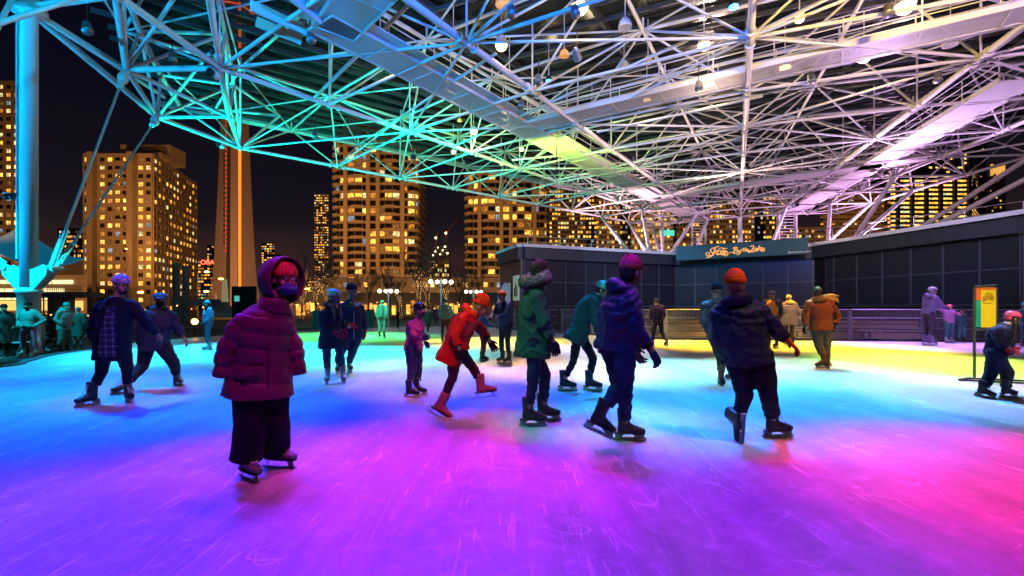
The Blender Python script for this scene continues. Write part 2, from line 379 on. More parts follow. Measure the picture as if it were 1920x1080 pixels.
# ------------------------------------------------------------------ low pavilion behind the rink
PANEL = mat('dark_glass_panel', (0.014, 0.016, 0.024), 0.30, 0, 0.5, 0.7, 0.05, 3)
FASC = mat('dark_fascia_panel', (0.022, 0.026, 0.038), 0.45, 0, 0.2, 0.5)
MULL = mat('aluminium_mullion', (0.09, 0.10, 0.13), 0.4, 0.4)
COPE = mat('white_metal_coping', (0.62, 0.62, 0.62), 0.4)
pav = empty('low_pavilion', (10, 34, -0.25), 'long low pavilion of dark glass panels with white roof edge behind the rink', 'building')
WPTS = [(-0.77, 34.5), (0.67, 30.2), (11.85, 34.9), (18.9, 30.0), (21.0, 19.7), (22.4, 12.5), (26.4, 2.5)]
body = MB(); body.prism(WPTS + [(70, 2.5), (70, 78), (7, 78), (1.6, 42)], -0.25, 5.08)
body.build('wall', CONCD, pav)
for si, (a, b) in enumerate(zip(WPTS[:-1], WPTS[1:])):
    a, b = V((*a, 0)), V((*b, 0)); d = (b - a); Lg = d.length; d.normalize(); nrm = V((d.y, -d.x, 0))
    if nrm.dot(-a) < 0: nrm = -nrm
    np_ = [3, 8, 6, 7, 5, 7][si]
    ang = math.atan2(d.y, d.x)
    def at(s, z, off): return a + d * s + nrm * off + V((0, 0, z))
    pw = Lg / np_
    for i in range(np_):
        for z0, z1 in ((1.41, 2.92), (2.92, 4.30)):
            block('glass_panel', at((i + 0.5) * pw, (z0 + z1) / 2, 0.05), (pw - 0.10, 0.06 + 0.004 * ((i * 7 + si) % 3), z1 - z0 - 0.07), PANEL, pav, ang)
    for i in range(np_ + 1):
        if i in (0,) and si in (2, 3): continue
        block('mullion', at(min(max(i * pw, 0.05), Lg - 0.05), 2.86, 0.06), (0.055, 0.11, 2.94), MULL, pav, ang)
    for z in (1.39, 2.92, 4.32):
        block('transom', at(Lg / 2, z, 0.055), (Lg - 0.02, 0.085, 0.05), MULL, pav, ang)
    nf = max(1, round(Lg / 4.1))
    for i in range(nf):
        block('fascia_panel', at((i + 0.5) * Lg / nf, 4.71, 0.16), (Lg / nf - 0.03, 0.3, 0.72), FASC, pav, ang)
    bar('coping', at(-0.12 if si else 0, 5.17, 0.12), at(Lg + 0.12, 5.17, 0.12), 0.62, 0.20, COPE, pav)
    block('plinth', at(Lg / 2, 0.55, 0.01), (Lg, 0.04, 1.55), BLACKM, pav, ang)
# dark return beside the sign
block('return_panel', (19.0, 29.4, 2.85), (0.25, 0.9, 3.0), mat('black_return', (0.006, 0.006, 0.01), 0.5), pav, 0)

def rail_line(label, pts, post_every, hgt=1.05, z0=5.27, cat='railing'):
    th = empty('roof_railing', (*pts[0], z0), label, cat)
    for a, b in zip(pts[:-1], pts[1:]):
        a, b = V((*a, z0)), V((*b, z0)); n_ = max(1, round((b - a).length / post_every))
        for i in range(n_ + 1):
            p = a.lerp(b, i / n_); rod('post', p, p + V((0, 0, hgt)), 0.03, GREYM, th, 6)
        for h in (hgt, hgt * 0.62, hgt * 0.3):
            rod('rail', a + V((0, 0, h)), b + V((0, 0, h)), 0.022, GREYM, th, 6)
    return th
rail_line('grey pipe railing on the pavilion roof below the tall office block', [(19.3, 32.3), (24.2, 22.7), (28, 12)], 2.2)
rail_line('grey pipe railing on the pavilion roof at its left corner', [(1.1, 33.7), (13, 38)], 2.6)

# sign over the centre bay
TEAL = mat('teal_sign_board', (0.0, 0.085, 0.095), 0.5)
GOLD = mat('gold_sign_letters', (0.75, 0.36, 0.06), 0.5, emit=(1.0, 0.45, 0.08), es=0.9)
A, B = V((11.45, 33.4, 0)), V((18.0, 29.2, 0)); dS = (B - A).normalized(); nS = V((dS.y, -dS.x, 0)); LS = (B - A).length; angS = math.atan2(dS.y, dS.x)
sg = empty('sign_board', A + V((0, 0, 4.56)), 'long teal sign reading Skate By the Lake in gold script over the dark glass wall', 'sign')
block('board', A + dS * LS / 2 + V((0, 0, 5.04)), (LS, 0.22, 0.98), TEAL, sg, angS)
def crom(pts, k=7):
    P = [V((x, y, 0)) for x, y in pts]; out = []
    for i in range(len(P) - 1):
        p0, p1, p2, p3 = P[max(i - 1, 0)], P[i], P[i + 1], P[min(i + 2, len(P) - 1)]
        for j in range(k):
            t = j / k; out.append(0.5 * ((2 * p1) + (-p0 + p2) * t + (2 * p0 - 5 * p1 + 4 * p2 - p3) * t * t + (-p0 + 3 * p1 - 3 * p2 + p3) * t ** 3))
    return out + [P[-1]]
# strokes drawn in a 500 x 130 box (x right, y down)
SK = {  # (points, pen width)
 'S': [([(8, 121), (30, 122), (52, 112), (66, 92), (62, 76), (48, 64), (46, 46), (60, 28), (84, 22), (100, 14), (120, 10)], 7), ([(66, 92), (50, 104), (26, 106), (8, 96), (4, 82), (14, 70), (28, 72), (36, 84), (30, 94)], 5)],
 'k': [([(88, 24), (80, 52), (68, 104)], 7), ([(112, 46), (96, 58), (78, 70), (94, 82), (104, 102)], 6)],
 'a': [([(138, 60), (124, 56), (110, 68), (106, 88), (114, 100), (126, 92), (136, 72), (140, 60), (136, 82), (136, 98), (146, 100)], 6.5)],
 't': [([(162, 30), (154, 64), (148, 92), (156, 104), (166, 98)], 7), ([(120, 36), (140, 28), (166, 38), (192, 36)], 5.5)],
 'e': [([(164, 86), (178, 78), (182, 66), (172, 62), (164, 74), (164, 92), (174, 102), (186, 96)], 6), ([(186, 96), (196, 100), (196, 84), (184, 70), (170, 76), (160, 96), (170, 116), (188, 114), (198, 98), (194, 78)], 4.5)],
 'dash': [([(208, 84), (224, 84), (238, 78)], 5)],
 'B': [([(258, 38), (252, 66), (246, 96)], 7), ([(238, 44), (252, 32), (272, 32), (276, 46), (262, 58), (250, 62), (270, 62), (278, 74), (270, 90), (252, 96), (240, 88)], 5.5)],
 'y': [([(288, 62), (284, 80), (292, 88), (302, 76), (308, 60), (300, 92), (284, 110), (270, 104)], 5.5)],
 't2': [([(330, 44), (324, 70), (328, 82)], 5), ([(316, 54), (330, 52), (340, 54)], 4)],
 'h': [([(344, 42), (338, 80)], 5), ([(340, 68), (348, 58), (352, 66), (350, 82)], 4.5)],
 'e2': [([(356, 72), (366, 66), (364, 58), (356, 64), (356, 78), (366, 80)], 4.5)],
 'L': [([(384, 34), (400, 26), (412, 36), (404, 56), (394, 76), (378, 92), (366, 84), (374, 74), (390, 84), (410, 88), (424, 78)], 7)],
 'a2': [([(438, 54), (426, 54), (418, 68), (422, 82), (432, 74), (440, 56), (438, 74), (444, 82)], 6)],
 'k2': [([(458, 28), (450, 56), (444, 84)], 6), ([(470, 48), (452, 62), (462, 72), (468, 84)], 5)],
 'e3': [([(472, 72), (482, 66), (482, 54), (474, 56), (470, 70), (476, 82), (488, 78)], 5.5), ([(488, 78), (498, 70), (492, 56), (480, 60), (472, 74), (480, 92), (494, 88), (500, 72)], 4)],
}
def script_letters(parent, keys, org, dx, dn, width, hgt, matl, thick=0.03, zup=V((0, 0, 1))):
    sx, sy = width / 500, hgt / 130
    for k in keys:
        b = MB()
        for pts, pw in SK[k]:
            C = crom(pts); r = pw * sx * 0.62
            for i in range(len(C) - 1):
                p, q = C[i], C[i + 1]; t = (q - p)
                if t.length < 1e-4: continue
                t = t.normalized(); nn = V((-t.y, t.x, 0))
                def P3(v, o): return org + dx * (v.x * sx) + zup * (-(v.y) * sy) + dn * o
                e = t * 1.4
                c4 = [p - e + nn * (r / sx), q + e + nn * (r / sx), q + e - nn * (r / sx), p - e - nn * (r / sx)]
                o1 = thick + 0.0006 * (i % 5)
                vs = [P3(v, 0) for v in c4] + [P3(v, o1) for v in c4]
                b.add(vs, [(4, 5, 6, 7), (0, 1, 5, 4), (1, 2, 6, 5), (2, 3, 7, 6), (3, 0, 4, 7), (3, 2, 1, 0)])
        b.build('letter', matl, parent)
script_letters(sg, list(SK), A + dS * (LS * 0.247) + nS * 0.112 + V((0, 0, 5.41)), dS, nS, LS * 0.455, 0.80, GOLD)
def text_part(name, body_, size, loc, rot, matl, parent, ext=0.004, align='LEFT'):
    cu = bpy.data.curves.new(name, 'FONT'); cu.body = body_; cu.size = size; cu.extrude = ext; cu.align_x = align
    o = bpy.data.objects.new(name, cu); COL.objects.link(o)
    dg = bpy.context.evaluated_depsgraph_get(); me = bpy.data.meshes.new_from_object(o.evaluated_get(dg)); bpy.data.objects.remove(o)
    me.materials.clear(); me.materials.append(matl)
    q = link(name, me, parent, V(loc) - (par(parent) if parent else V())); q.rotation_euler = rot; return q
text_part('lettering', '@harbourfront_centre', 0.125, A + dS * (LS * 0.865) + nS * 0.118 + V((0, 0, 4.66)), (RAD(90), 0, angS), mat('white_print', (0.8, 0.8, 0.8), 0.5, emit=(1, 1, 1), es=0.3), sg)

# poster boards on the pavilion's left end
pb = empty('poster_board', (0.2, 30.7, 1.6), 'lit poster with a pale townscape picture on the left end of the pavilion wall', 'poster')
a, b = V((-0.77, 34.5, 0)), V((0.67, 30.2, 0)); d = (b - a).normalized(); nn = V((-0.95, -0.318, 0)); an = math.atan2(d.y, d.x)
block('board', a + d * 3.75 + V((0, 0, 2.55)) + nn * 0.16, (1.15, 0.05, 1.6), mat('pale_green_poster', (0.45, 0.55, 0.40), 0.6, 0, 0.4, 3, emit=(0.6, 0.75, 0.45), es=0.25), pb, an)
for k, (s, h) in enumerate(((3.5, 0.55), (3.7, 0.9), (3.95, 0.7))):
    block('picture_block', a + d * s + V((0, 0, 2.0 + h / 2)) + nn * 0.195, (0.17, 0.012, h), mat('poster_print', (0.30, 0.13, 0.08), 0.7, 0, 0.5, 8), pb, an)
pb2 = empty('notice_board', (-0.3, 33, 1.6), 'dark notice board with small white lettering left of the lit poster', 'sign')
block('board', a + d * 2.3 + V((0, 0, 2.4)) + nn * 0.16, (1.2, 0.05, 1.8), BLACKM, pb2, an)
text_part('lettering', 'SKATE', 0.28, a + d * 1.8 + V((0, 0, 2.75)) + nn * 0.2, (RAD(90), 0, an), mat('white_print', (0.8, 0.8, 0.8), 0.5), pb2)
text_part('lettering', 'HERE', 0.28, a + d * 1.8 + V((0, 0, 2.35)) + nn * 0.2, (RAD(90), 0, an), mat('white_print', (0.8, 0.8, 0.8), 0.5), pb2)

# ------------------------------------------------------------------ rink fence, benches
FENM = mat('fence_paint', (0.30, 0.30, 0.31), 0.4, 0.4)
def wire_mesh_unit():
    b = MB(); L_, z0, z1 = 1.0, 0.12, 1.14
    n1 = 44; 
    for i in range(n1 + 1):
        x = i / n1; b.box((x, 0, (z0 + z1) / 2), (0.0035, 0.006, z1 - z0))
    for i in range(19):
        z = z0 + (z1 - z0) * i / 18; b.box((0.5, 0, z), (1, 0.007, 0.008))
    return b.mesh('wire_mesh', FENM)
WM = wire_mesh_unit()
FL = [V((2.5, 24.0, 0)), V((6.2, 19.3, 0)), V((13.2, 18.7, 0)), V((18.6, 17.6, 0)), V((23.0, 14.7, 0))]
desc = ['beneath the joint of the dark wall', 'left of the back-turned skater in the purple jacket', 'behind the back-turned skater in the purple jacket', 'right of the back-turned skater in the purple jacket', 'between the black beanie skater and the vest marshal', 'behind the marshal in the orange vest', 'right of the marshal in the orange vest', 'behind the skater in the orange puffer', 'in front of the left wooden bench', 'in front of the right wooden bench', 'behind the parent and two small children', 'beneath the yellow banner stand', 'at the right edge of the picture', 'past the right edge bend', 'last before the frame edge', 'end bay']
k = 0
for a, b in zip(FL[:-1], FL[1:]):
    n_ = max(1, round((b - a).length / 2.35)); d = (b - a) / n_; q = d.to_track_quat('X', 'Z')
    for i in range(n_):
        p = a + d * i
        th = empty('fence_panel', p, 'grey wire mesh rink fence panel ' + desc[k % len(desc)], 'fence', 'mesh fence panels along the back of the rink'); k += 1
        rod('post', p, p + V((0, 0, 1.22)), 0.04, FENM, th, 8)
        rod('post', p + d * 0.965, p + d * 0.965 + V((0, 0, 1.22)), 0.03, FENM, th, 8)
        for z in (1.20, 0.88, 0.50, 0.10):
            rod('rail', p + V((0, 0, z)), p + d * 0.965 + V((0, 0, z)), 0.026 if z > 1 else 0.018, FENM, th, 6)
        o = link('wire_mesh', WM, th, (0, 0, 0), q, (d.length * 0.965, 1, 1)); o['kind'] = 'stuff'
# open railing nearer the left corner
a, b = V((-0.9, 31.0, 0)), V((2.3, 24.4, 0))
for i in range(3):
    p = a + (b - a) * i / 3; d = (b - a) / 3
    th = empty('fence_panel', p, 'open bar railing at the far rink corner, ' + ['farthest bay beside the beach flag', 'middle bay', 'nearest bay behind the green parka'][i], 'fence', 'open bar railings at the far corner of the rink')
    rod('post', p, p + V((0, 0, 1.22)), 0.045, FENM, th, 8)
    for z in (1.20, 0.85, 0.5, 0.12): rod('rail', p + V((0, 0, z)), p + d + V((0, 0, z)), 0.022, FENM, th, 6)
    for j in range(1, 3): rod('post', p + d * j / 3, p + d * j / 3 + V((0, 0, 1.2)), 0.02, FENM, th, 6)
def bench(p, ln, rz, label):
    th = empty('wooden_bench', p, label, 'bench', 'wooden benches behind the rink fence', rz)
    for j in range(3): link('slat', unit_box(WOOD), th, (0, -0.17 + 0.17 * j, 0.44), None, (ln, 0.14, 0.05))
    for j in range(2): link('backrest_slat', unit_box(WOOD), th, (0, 0.3, 0.62 + 0.16 * j), None, (ln, 0.04, 0.12))
    link('front_board', unit_box(WOOD), th, (0, -0.22, 0.26), None, (ln, 0.04, 0.2))
    for x in (-ln / 2 + 0.2, ln / 2 - 0.2): link('leg', unit_box(BLACKM), th, (x, 0, 0.2), None, (0.08, 0.5, 0.42))
for (px, D, ln, lab) in ((1290, 21.2, 2.6, 'pale wooden bench behind the fence left of the black beanie skater'), (1440, 21.0, 2.6, 'pale wooden bench behind the fence below the orange vest'), (1590, 20.6, 2.4, 'pale wooden bench behind the fence right of the orange puffer skater'), (1672, 19.9, 2.4, 'pale wooden bench behind the fence next to the parent in purple')):
    bench(V(((px - CX) / F0 * D, D, -0.12)), ln, -0.1, lab)
g = MB(); g.box((21.0, 17.6, 0.5), (5.0, 0.06, 1.0), rz=-0.45)
tag(g.build('kick_board', mat('teal_board', (0.02, 0.09, 0.12), 0.5)), 'dark teal backing board behind the fence under the yellow banner', 'board')
# ================================================================== CITY
def facade(th, P0, P1, z0, nf, fh, nb, ww=0.62, wh=0.5, lit=0.4, wm=CONC, indiv=False, prot=0.3, seed=1, pal=(0, 0, 1, 2, 2, 3, 5, 6, 0, 1, 6, 4), skip=None, piers=True, bands=True, rowlit=None, style='punched'):
    rr = random.Random(seed); a, b = V((*P0, 0)), V((*P1, 0)); d = b - a; L_ = d.length; d.normalize(); n = V((d.y, -d.x, 0))
    if n.dot(-a) < 0: n = -n
    ang = math.atan2(d.y, d.x); bw = L_ / nb; fr = MB(); pn = {}
    if bands:
        for i in range(nf + 1):
            h = fh * (1 - wh); zc = z0 + i * fh
            c = a + d * L_ / 2 + n * prot / 2 + V((0, 0, zc)); fr.box(c, (L_ + 0.01, prot, h if 0 < i else h), ang)
    if piers:
        for j in range(nb + 1):
            c = a + d * min(max(j * bw, bw * (1 - ww) / 4), L_ - bw * (1 - ww) / 4) + n * (prot - 0.02) / 2 + V((0, 0, z0 + nf * fh / 2))
            fr.box(c, (bw * (1 - ww) * (1 if 0 < j < nb else 0.5), prot - 0.02, nf * fh), ang)
    if fr.v: fr.build('wall_frame', wm, th)
    for i in range(nf):
        pl = lit * (rowlit(i) if rowlit else 1)
        for j in range(nb):
            if skip and skip(i, j): continue
            m = LITW[rr.choice(pal)] if rr.random() < pl else DGLASS
            w2 = bw * ww * (1.0 if rr.random() < 0.7 else 0.97); c = a + d * (j + 0.5) * bw + n * 0.04 + V((0, 0, z0 + (i + 0.5) * fh)); sz = (w2, 0.08, fh * wh * 0.98)
            if indiv: block('window', c, sz, m, th, ang)
            else: pn.setdefault(m.name, []).append((c, sz))
            # mullion splitting the pane and a drawn blind now and then
            if indiv and bw * ww > 1.6:
                pass
    if pn:
        b_ = MB(); mats = []
        for k, (nm, lst) in enumerate(pn.items()):
            mats.append(MC[nm]); b_.mi = k
            for c, sz in lst: b_.box(c, sz, ang)
        b_.build('window_panes', mats, th, kind='stuff')
    # mullions
    mu = MB()
    for i in range(nf):
        for j in range(nb):
            if skip and skip(i, j): continue
            if rr.random() < 0.8:
                c = a + d * (j + 0.5) * bw + n * 0.10 + V((0, 0, z0 + (i + 0.5) * fh)); k2 = 2 if bw * ww > 2.6 else 1
                for q in range(k2): mu.box(c + d * ((q + 1) / (k2 + 1) - 0.5) * bw * ww, (0.09, 0.05, fh * wh), ang)
    if mu.v and style != 'curtain': mu.build('window_mullions', CONCD, th, kind='stuff')
def wx(px, D): return (px - CX) / F0 * D
def wz(py, D): return CH + (HY - py) / F0 * D
def body_box(th, poly, z0, z1, m, name='wall'):
    g = MB(); g.prism(poly, z0, z1); return g.build(name, m, th)

# slab apartment tower (left), two faces, with a rooftop plant house
D = 176.0; x0, xm = wx(155, D), wx(285, D); D2 = 219.0; x2 = wx(369, D2); zt = wz(287, D)
th = empty('apartment_tower', ((x0 + xm) / 2, D, 0), 'tan concrete slab apartment tower with punched orange windows behind the two linked skaters', 'building')
body_box(th, [(x0, D + 0.4), (xm, D + 0.4), (x2, D2), (x2 - 30, D2 + 25), (x0, D + 40)], 0, zt, BRICKC)
nf = 19; fh = 3.03; zb = zt - nf * fh - 0.8
cols = 9
def sk(i, j): return j in (1, 6)
facade(th, (x0, D + 0.4), (xm, D + 0.4), zb, nf, fh, cols, 0.62, 0.5, 0.62, BRICKC, True, 0.35, 11, skip=sk)
facade(th, (xm, D + 0.4), (x2, D2), zb, nf, fh, 13, 0.58, 0.48, 0.50, BRICKC, False, 0.35, 12)
for px in (176, 250):   # projecting ribs and dark recess of the narrow side
    block('pier', (wx(px, D), D - 0.8, zb + nf * fh / 2), (wx(11, D) - wx(0, D), 2.4, nf * fh + 1.5), BRICKC, th)
for i in range(nf): block('balcony_slab', (wx(228, D), D - 0.4, zb + i * fh + 0.3), (3.6, 1.3, 0.9), BRICKC, th)
for (a0, a1, yt, dd) in ((222, 284, 256, 8), (202, 214, 262, 4), (160, 285, 279, 3)):
    block('plant_house', ((wx(a0, D) + wx(a1, D)) / 2, D + 6 + dd, (zt + wz(yt, D)) / 2), (wx(a1, D) - wx(a0, D), 9, wz(yt, D) - zt + 0.3), BRICKC, th)
# far left tower cut by the frame
D = 180.0; x0, x1 = wx(-95, D), wx(37, D); zt = wz(150, D)
th = empty('apartment_tower', ((x0 + x1) / 2, D, 0), 'tan apartment tower cut by the left edge behind the blue mast', 'building')
body_box(th, [(x0, D + 0.4), (x1, D + 0.4), (x1 * 1.17 - 3, D + 30), (x0 * 1.2, D + 30)], 0, zt, BRICKC)
facade(th, (x0, D + 0.4), (x1, D + 0.4), zt - 26 * 3.0 - 1, 26, 3.0, 9, 0.6, 0.48, 0.5, BRICKC, True, 0.35, 21, skip=lambda i, j: i < 3)
# round cornered condominium tower with curved balconies (centre)
def condo(x0, x1, D, zt, nf, fh, nb, label, seed, lit=0.42, curve=5.0, wm=BRICKC, indiv=True):
    th = empty('condominium_tower', ((x0 + x1) / 2, D, 0), label, 'building')
    def ring(off, cv=curve):
        P = []; wdt = x1 - x0
        for t in np.linspace(0, math.pi / 2, 6): P.append((x0 + cv - (cv + off) * math.cos(t), D + cv - (cv + off) * math.sin(t)))
        for t in np.linspace(math.pi / 2, 0, 6): P.append((x1 - cv + (cv + off) * math.cos(t), D + cv - (cv + off) * math.sin(t)))
        return P + [(x1 + off, D + 22), (x0 - off, D + 22)]
    core = body_box(th, ring(-1.2), 0, zt, CONCD)
    zb = zt - nf * fh
    rr = random.Random(seed); pn = {}
    R0 = ring(-1.05)[:-2]; pts = [V((*p, 0)) for p in R0]
    L_ = sum((b - a).length for a, b in zip(pts[:-1], pts[1:])); 
    def at(s):
        for a, b in zip(pts[:-1], pts[1:]):
            l = (b - a).length
            if s <= l: return a + (b - a) * (s / l), (b - a).normalized()
            s -= l
        return pts[-1], (pts[-1] - pts[-2]).normalized()
    fr = MB(); count = 0
    bandcol = [rr.random() < 0.5 for _ in range(nb)]
    for i in range(nf):
        run = 0.0
        for j in range(nb):
            s = (j + 0.5) * L_ / nb; p, d = at(s); n = V((d.y, -d.x, 0)); n = n if n.y < 0 else -n; ang = math.atan2(d.y, d.x)
            run = run * 0.45 + rr.random()
            m = LITW[rr.choice((0, 0, 1, 2, 2, 3, 0, 5, 6, 6, 1, 4))] if run > 1.50 - lit * 0.9 and run > 0.7 else DGLASS
            c = p + n * 0.1 + V((0, 0, zb + (i + 0.5) * fh)); sz = (L_ / nb * 0.86, 0.12, fh * 0.62)
            if indiv: block('window', c, sz, m, th, ang)
            else: pn.setdefault(m.name, []).append((c, sz, ang))
    if pn:
        b_ = MB(); mats = []
        for k, (nm, lst) in enumerate(pn.items()):
            mats.append(MC[nm]); b_.mi = k
            for c, sz, a_ in lst: b_.box(c, sz, a_)
        b_.build('window_panes', mats, th, kind='stuff')
    for i in range(nf + 1):   # floor slabs run out as curved balconies at both corners and in a middle bay
        g = MB(); z = zb + i * fh
        g.prism(ring(-0.55), z - 0.40, z + 0.40)
        g.build('floor_slab', wm, th)
        if i < nf:
            for (u0, u1, bo) in ((-0.02, 0.13, 1.3), (0.27, 0.40, 0.9), (0.60, 0.73, 0.9), (0.87, 1.02, 1.3)):
                P = []
                for t in np.linspace(u0, u1, 7):
                    p, d = at(min(max(t, 0), 1) * L_); n = V((d.y, -d.x, 0)); n = n if (n.y < 0 or (abs(n.y) < 0.2 and (n.x < 0) == (t < .5))) else -n
                    q = p + n * (bo * (0.6 + 0.4 * math.sin(math.pi * (t - u0) / (u1 - u0)))); P.append((q.x, q.y))
                for t in (u1, u0):
                    p, d = at(min(max(t, 0), 1) * L_); P.append((p.x, p.y + 0.8))
                fr.prism(P, z - 0.30, z + 0.75)
    fr.build('balcony_parapets', wm, th, kind='stuff')
    for u in (0.22, 0.45, 0.55, 0.80):
        p, d = at(u * L_); block('pier', (p.x, p.y - 0.7, zb + nf * fh / 2 + 1), (1.5, 1.0, nf * fh + 2), wm, th)
    body_box(th, [(x0 + 5, D + 3), (x1 - 5, D + 3), (x1 - 5, D + 18), (x0 + 5, D + 18)], zt - 1, zt + 6, wm, 'plant_house')
    return th
D = 186.0
condo(wx(615, D), wx(783, D), D, wz(243, D), 23, 2.98, 13, 'tall condominium tower with rounded balconied corners and a lit centre bay behind the couple', 31, 0.52, 6)
D = 192.0
condo(wx(868, D), wx(1030, D), D, wz(310, D), 18, 3.15, 13, 'condominium tower with curved balconies right of the building crane', 32, 0.46, 6)
body_box(empty('podium_block', (-30, 170, 0), 'low dark stone podium block with a few amber windows behind the bare trees', 'building'), [(wx(600, 170), 172), (wx(1030, 170), 172), (wx(1030, 170), 184), (wx(600, 170), 184)], 0, wz(520, 170), CONCD)
pod = bpy.data.objects['podium_block']
facade(pod, (wx(600, 170), 172), (wx(1030, 170), 172), 1.0, 3, 3.4, 34, 0.6, 0.5, 0.3, CONCD, False, 0.3, 77)
# thin far tower beside the condominium
def simple(px0, px1, D, ytop, fh, nb, lit, label, seed, name='office_tower', wm=CONCD, indiv=False, ybase=None, ww=0.7, wh=0.5, side=0, pal=(0, 0, 1, 2, 2, 3, 5, 6, 0, 1, 6, 4), style='punched', prot=0.3, rowlit=None):
    x0, x1 = wx(px0, D), wx(px1, D); zt = wz(ytop, D)
    th = empty(name, ((x0 + x1) / 2, D, 0), label, 'building')
    dp = abs(x1 - x0) * 0.8
    back = [(x1 + side * dp, D + dp), (x0 + side * dp, D + dp)] if side else [(x1 * (D + dp) / D - 0.5, D + dp), (x0 * (D + dp) / D + 0.5, D + dp)]
    body_box(th, [(x0, D + 0.4), (x1, D + 0.4)] + back, 0, zt, wm)
    zb = wz(ybase, D) if ybase else 4.0; nf = int((zt - zb - 1) / fh)
    facade(th, (x0, D + 0.4), (x1, D + 0.4), zt - 1 - nf * fh, nf, fh, nb, ww, wh, lit, wm, indiv, prot, seed, pal=pal, style=style, rowlit=rowlit)
    if side:
        q = back[0] if side > 0 and x1 < 0 else (back[0] if x1 < 0 else back[1])
        p = (x1, D + 0.4) if x1 < 0 else (x0, D + 0.4)
        facade(th, p, q, zt - 1 - nf * fh, nf, fh, max(2, nb - 2), ww, wh, lit, wm, False, prot, seed + 1, pal=pal)
    return th
simple(589, 616, 700, 363, 3.6, 7, 0.75, 'slim far tower with bright amber floors left of the round cornered condominium', 41)
simple(490, 515, 900, 455, 4.2, 5, 0.6, 'small distant block of amber windows right of the communications tower', 42)
simple(512, 528, 850, 476, 4.2, 3, 0.12, 'dim distant block beside the small amber block', 421)
simple(543, 600, 650, 519, 4.0, 10, 0.7, 'wide low distant block with pale lit floors above the string lit trees', 43, 'office_block')
simple(365, 411, 620, 487, 4.2, 8, 0.6, 'far office block with a red company sign on its top floor', 44)
simple(388, 410, 760, 459, 4.0, 5, 0.45, 'slim distant tower rising behind the block with the red sign', 45)
simple(107, 155, 420, 428, 4.2, 14, 0.55, 'distant office block with a pale top floor left of the slab tower', 46)
# red lit company name
o8 = [o for o in bpy.data.objects if o.name.startswith('office_tower') and 'red company sign' in o.get('label', '')][0]
text_part('lettering', 'ORACLE', 8.4, (wx(377, 620), 619.0, wz(496, 620)), (RAD(90), 0, 0), mat('red_neon', (0.5, 0.02, 0.01), 0.5, emit=(1.0, 0.10, 0.04), es=4), o8, 0.3)
# mid distance cluster behind the canopy
simple(1030, 1130, 330, 352, 3.1, 19, 0.5, 'dark apartment block with a lit sloping crown seen under the canopy edge', 51, 'apartment_block')
simple(1118, 1182, 300, 372, 3.1, 13, 0.5, 'apartment block with dense amber windows behind the canopy legs', 52, 'apartment_block')
simple(1184, 1262, 260, 380, 3.1, 14, 0.5, 'glassy dark apartment block with a teal lit top corner behind the canopy', 53, 'apartment_block')
simple(1262, 1330, 300, 395, 3.1, 11, 0.5, 'apartment block seen behind the service ladder', 54, 'apartment_block')
simple(1325, 1415, 290, 340, 3.1, 15, 0.5, 'tall apartment block directly behind the white central column', 55, 'apartment_block')
simple(1415, 1475, 310, 365, 3.1, 11, 0.5, 'apartment block right of the white central column', 56, 'apartment_block')
simple(1475, 1545, 280, 425, 3.1, 12, 0.5, 'low apartment block above the right end of the teal sign', 57, 'apartment_block')
# tower with stepped balconies
D = 300; th = simple(1538, 1652, D, 352, 2.9, 16, 0.22, 'tan tower banded with staggered balcony fronts left of the bright office block', 58, 'apartment_tower', wm=BRICKC, wh=0.35)
rr = random.Random(5); g = MB(); z = 6
while z < wz(352, D):
    x = wx(1538, D)
    while x < wx(1650, D):
        l = rr.uniform(4, 9); l = min(l, wx(1652, D) - x); g.box((x + l / 2, D - 0.9 - rr.random() * 0.5, z), (l * 0.94, 1.8, 1.15)); x += l
    z += 2.9
g.build('balcony_fronts', BRICKC, th, kind='stuff')
block('teal_window', (wx(1250, 259), 258.6, wz(437, 259)), (8, 0.5, 3), mat('teal_lit_glass', (0.02, 0.2, 0.2), 0.3, emit=(0.1, 0.8, 0.6), es=0.9), [o for o in bpy.data.objects if 'teal lit top corner' in o.get('label', '')][0])
simple(1640, 1670, 380, 358, 3.2, 5, 0.5, 'narrow apartment tower between the banded tower and the office block', 59, 'apartment_tower', wm=BRICKC)
# bright office block, corner view: rows of lit ceilings
D = 400; LITO = (1, 1, 1, 0, 3)
x0, x1 = wx(1655, D), wx(1815, D); D2 = 470; x2 = wx(1857, D2 - 12); zt = wz(272, D)
th = empty('office_tower', ((x0 + x1) / 2, D, 0), 'large black office block full of bright yellow lit floors above the right of the pavilion', 'building')
body_box(th, [(x0, D + 0.4), (x1, D + 0.4), (x2, D2), (x0, D2)], 0, zt, BLACKM)
facade(th, (x0, D + 0.4), (x1, D + 0.4), zt - 2 - 34 * 3.7, 34, 3.7, 24, 0.93, 0.46, 0.95, BLACKM, False, 0.5, 61, pal=LITO, piers=False, rowlit=lambda i: 0.35 if i > 27 else 1.12)
facade(th, (x1, D + 0.4), (x2, D2), zt - 10 - 32 * 3.7, 32, 3.7, 12, 0.93, 0.46, 0.95, BLACKM, False, 0.5, 62, pal=LITO, piers=False, rowlit=lambda i: 0.3 if i > 22 else 1.12)
for k in range(7): block('column', (x0 + (x1 - x0) * k / 6, D - 1.0, zt / 2), (2.4, 2.4, zt), BLACKM, th)
D = 700; th = simple(1800, 1850, D, 250, 4.0, 12, 0.06, 'dark bank tower with a small glowing teal square sign near its top', 63, 'office_tower', wm=BLACKM)
block('sign', (wx(1809, D), D - 2, wz(262, D)), (9, 1, 8), mat('teal_neon', (0.0, 0.2, 0.2), 0.5, emit=(0.05, 0.85, 0.85), es=3), th)
D = 520; th = simple(1852, 1886, D, 328, 3.6, 9, 0.10, 'dark ribbed tower with a golden lit crown at far right of the skyline', 64, 'office_tower', wm=CONCD)
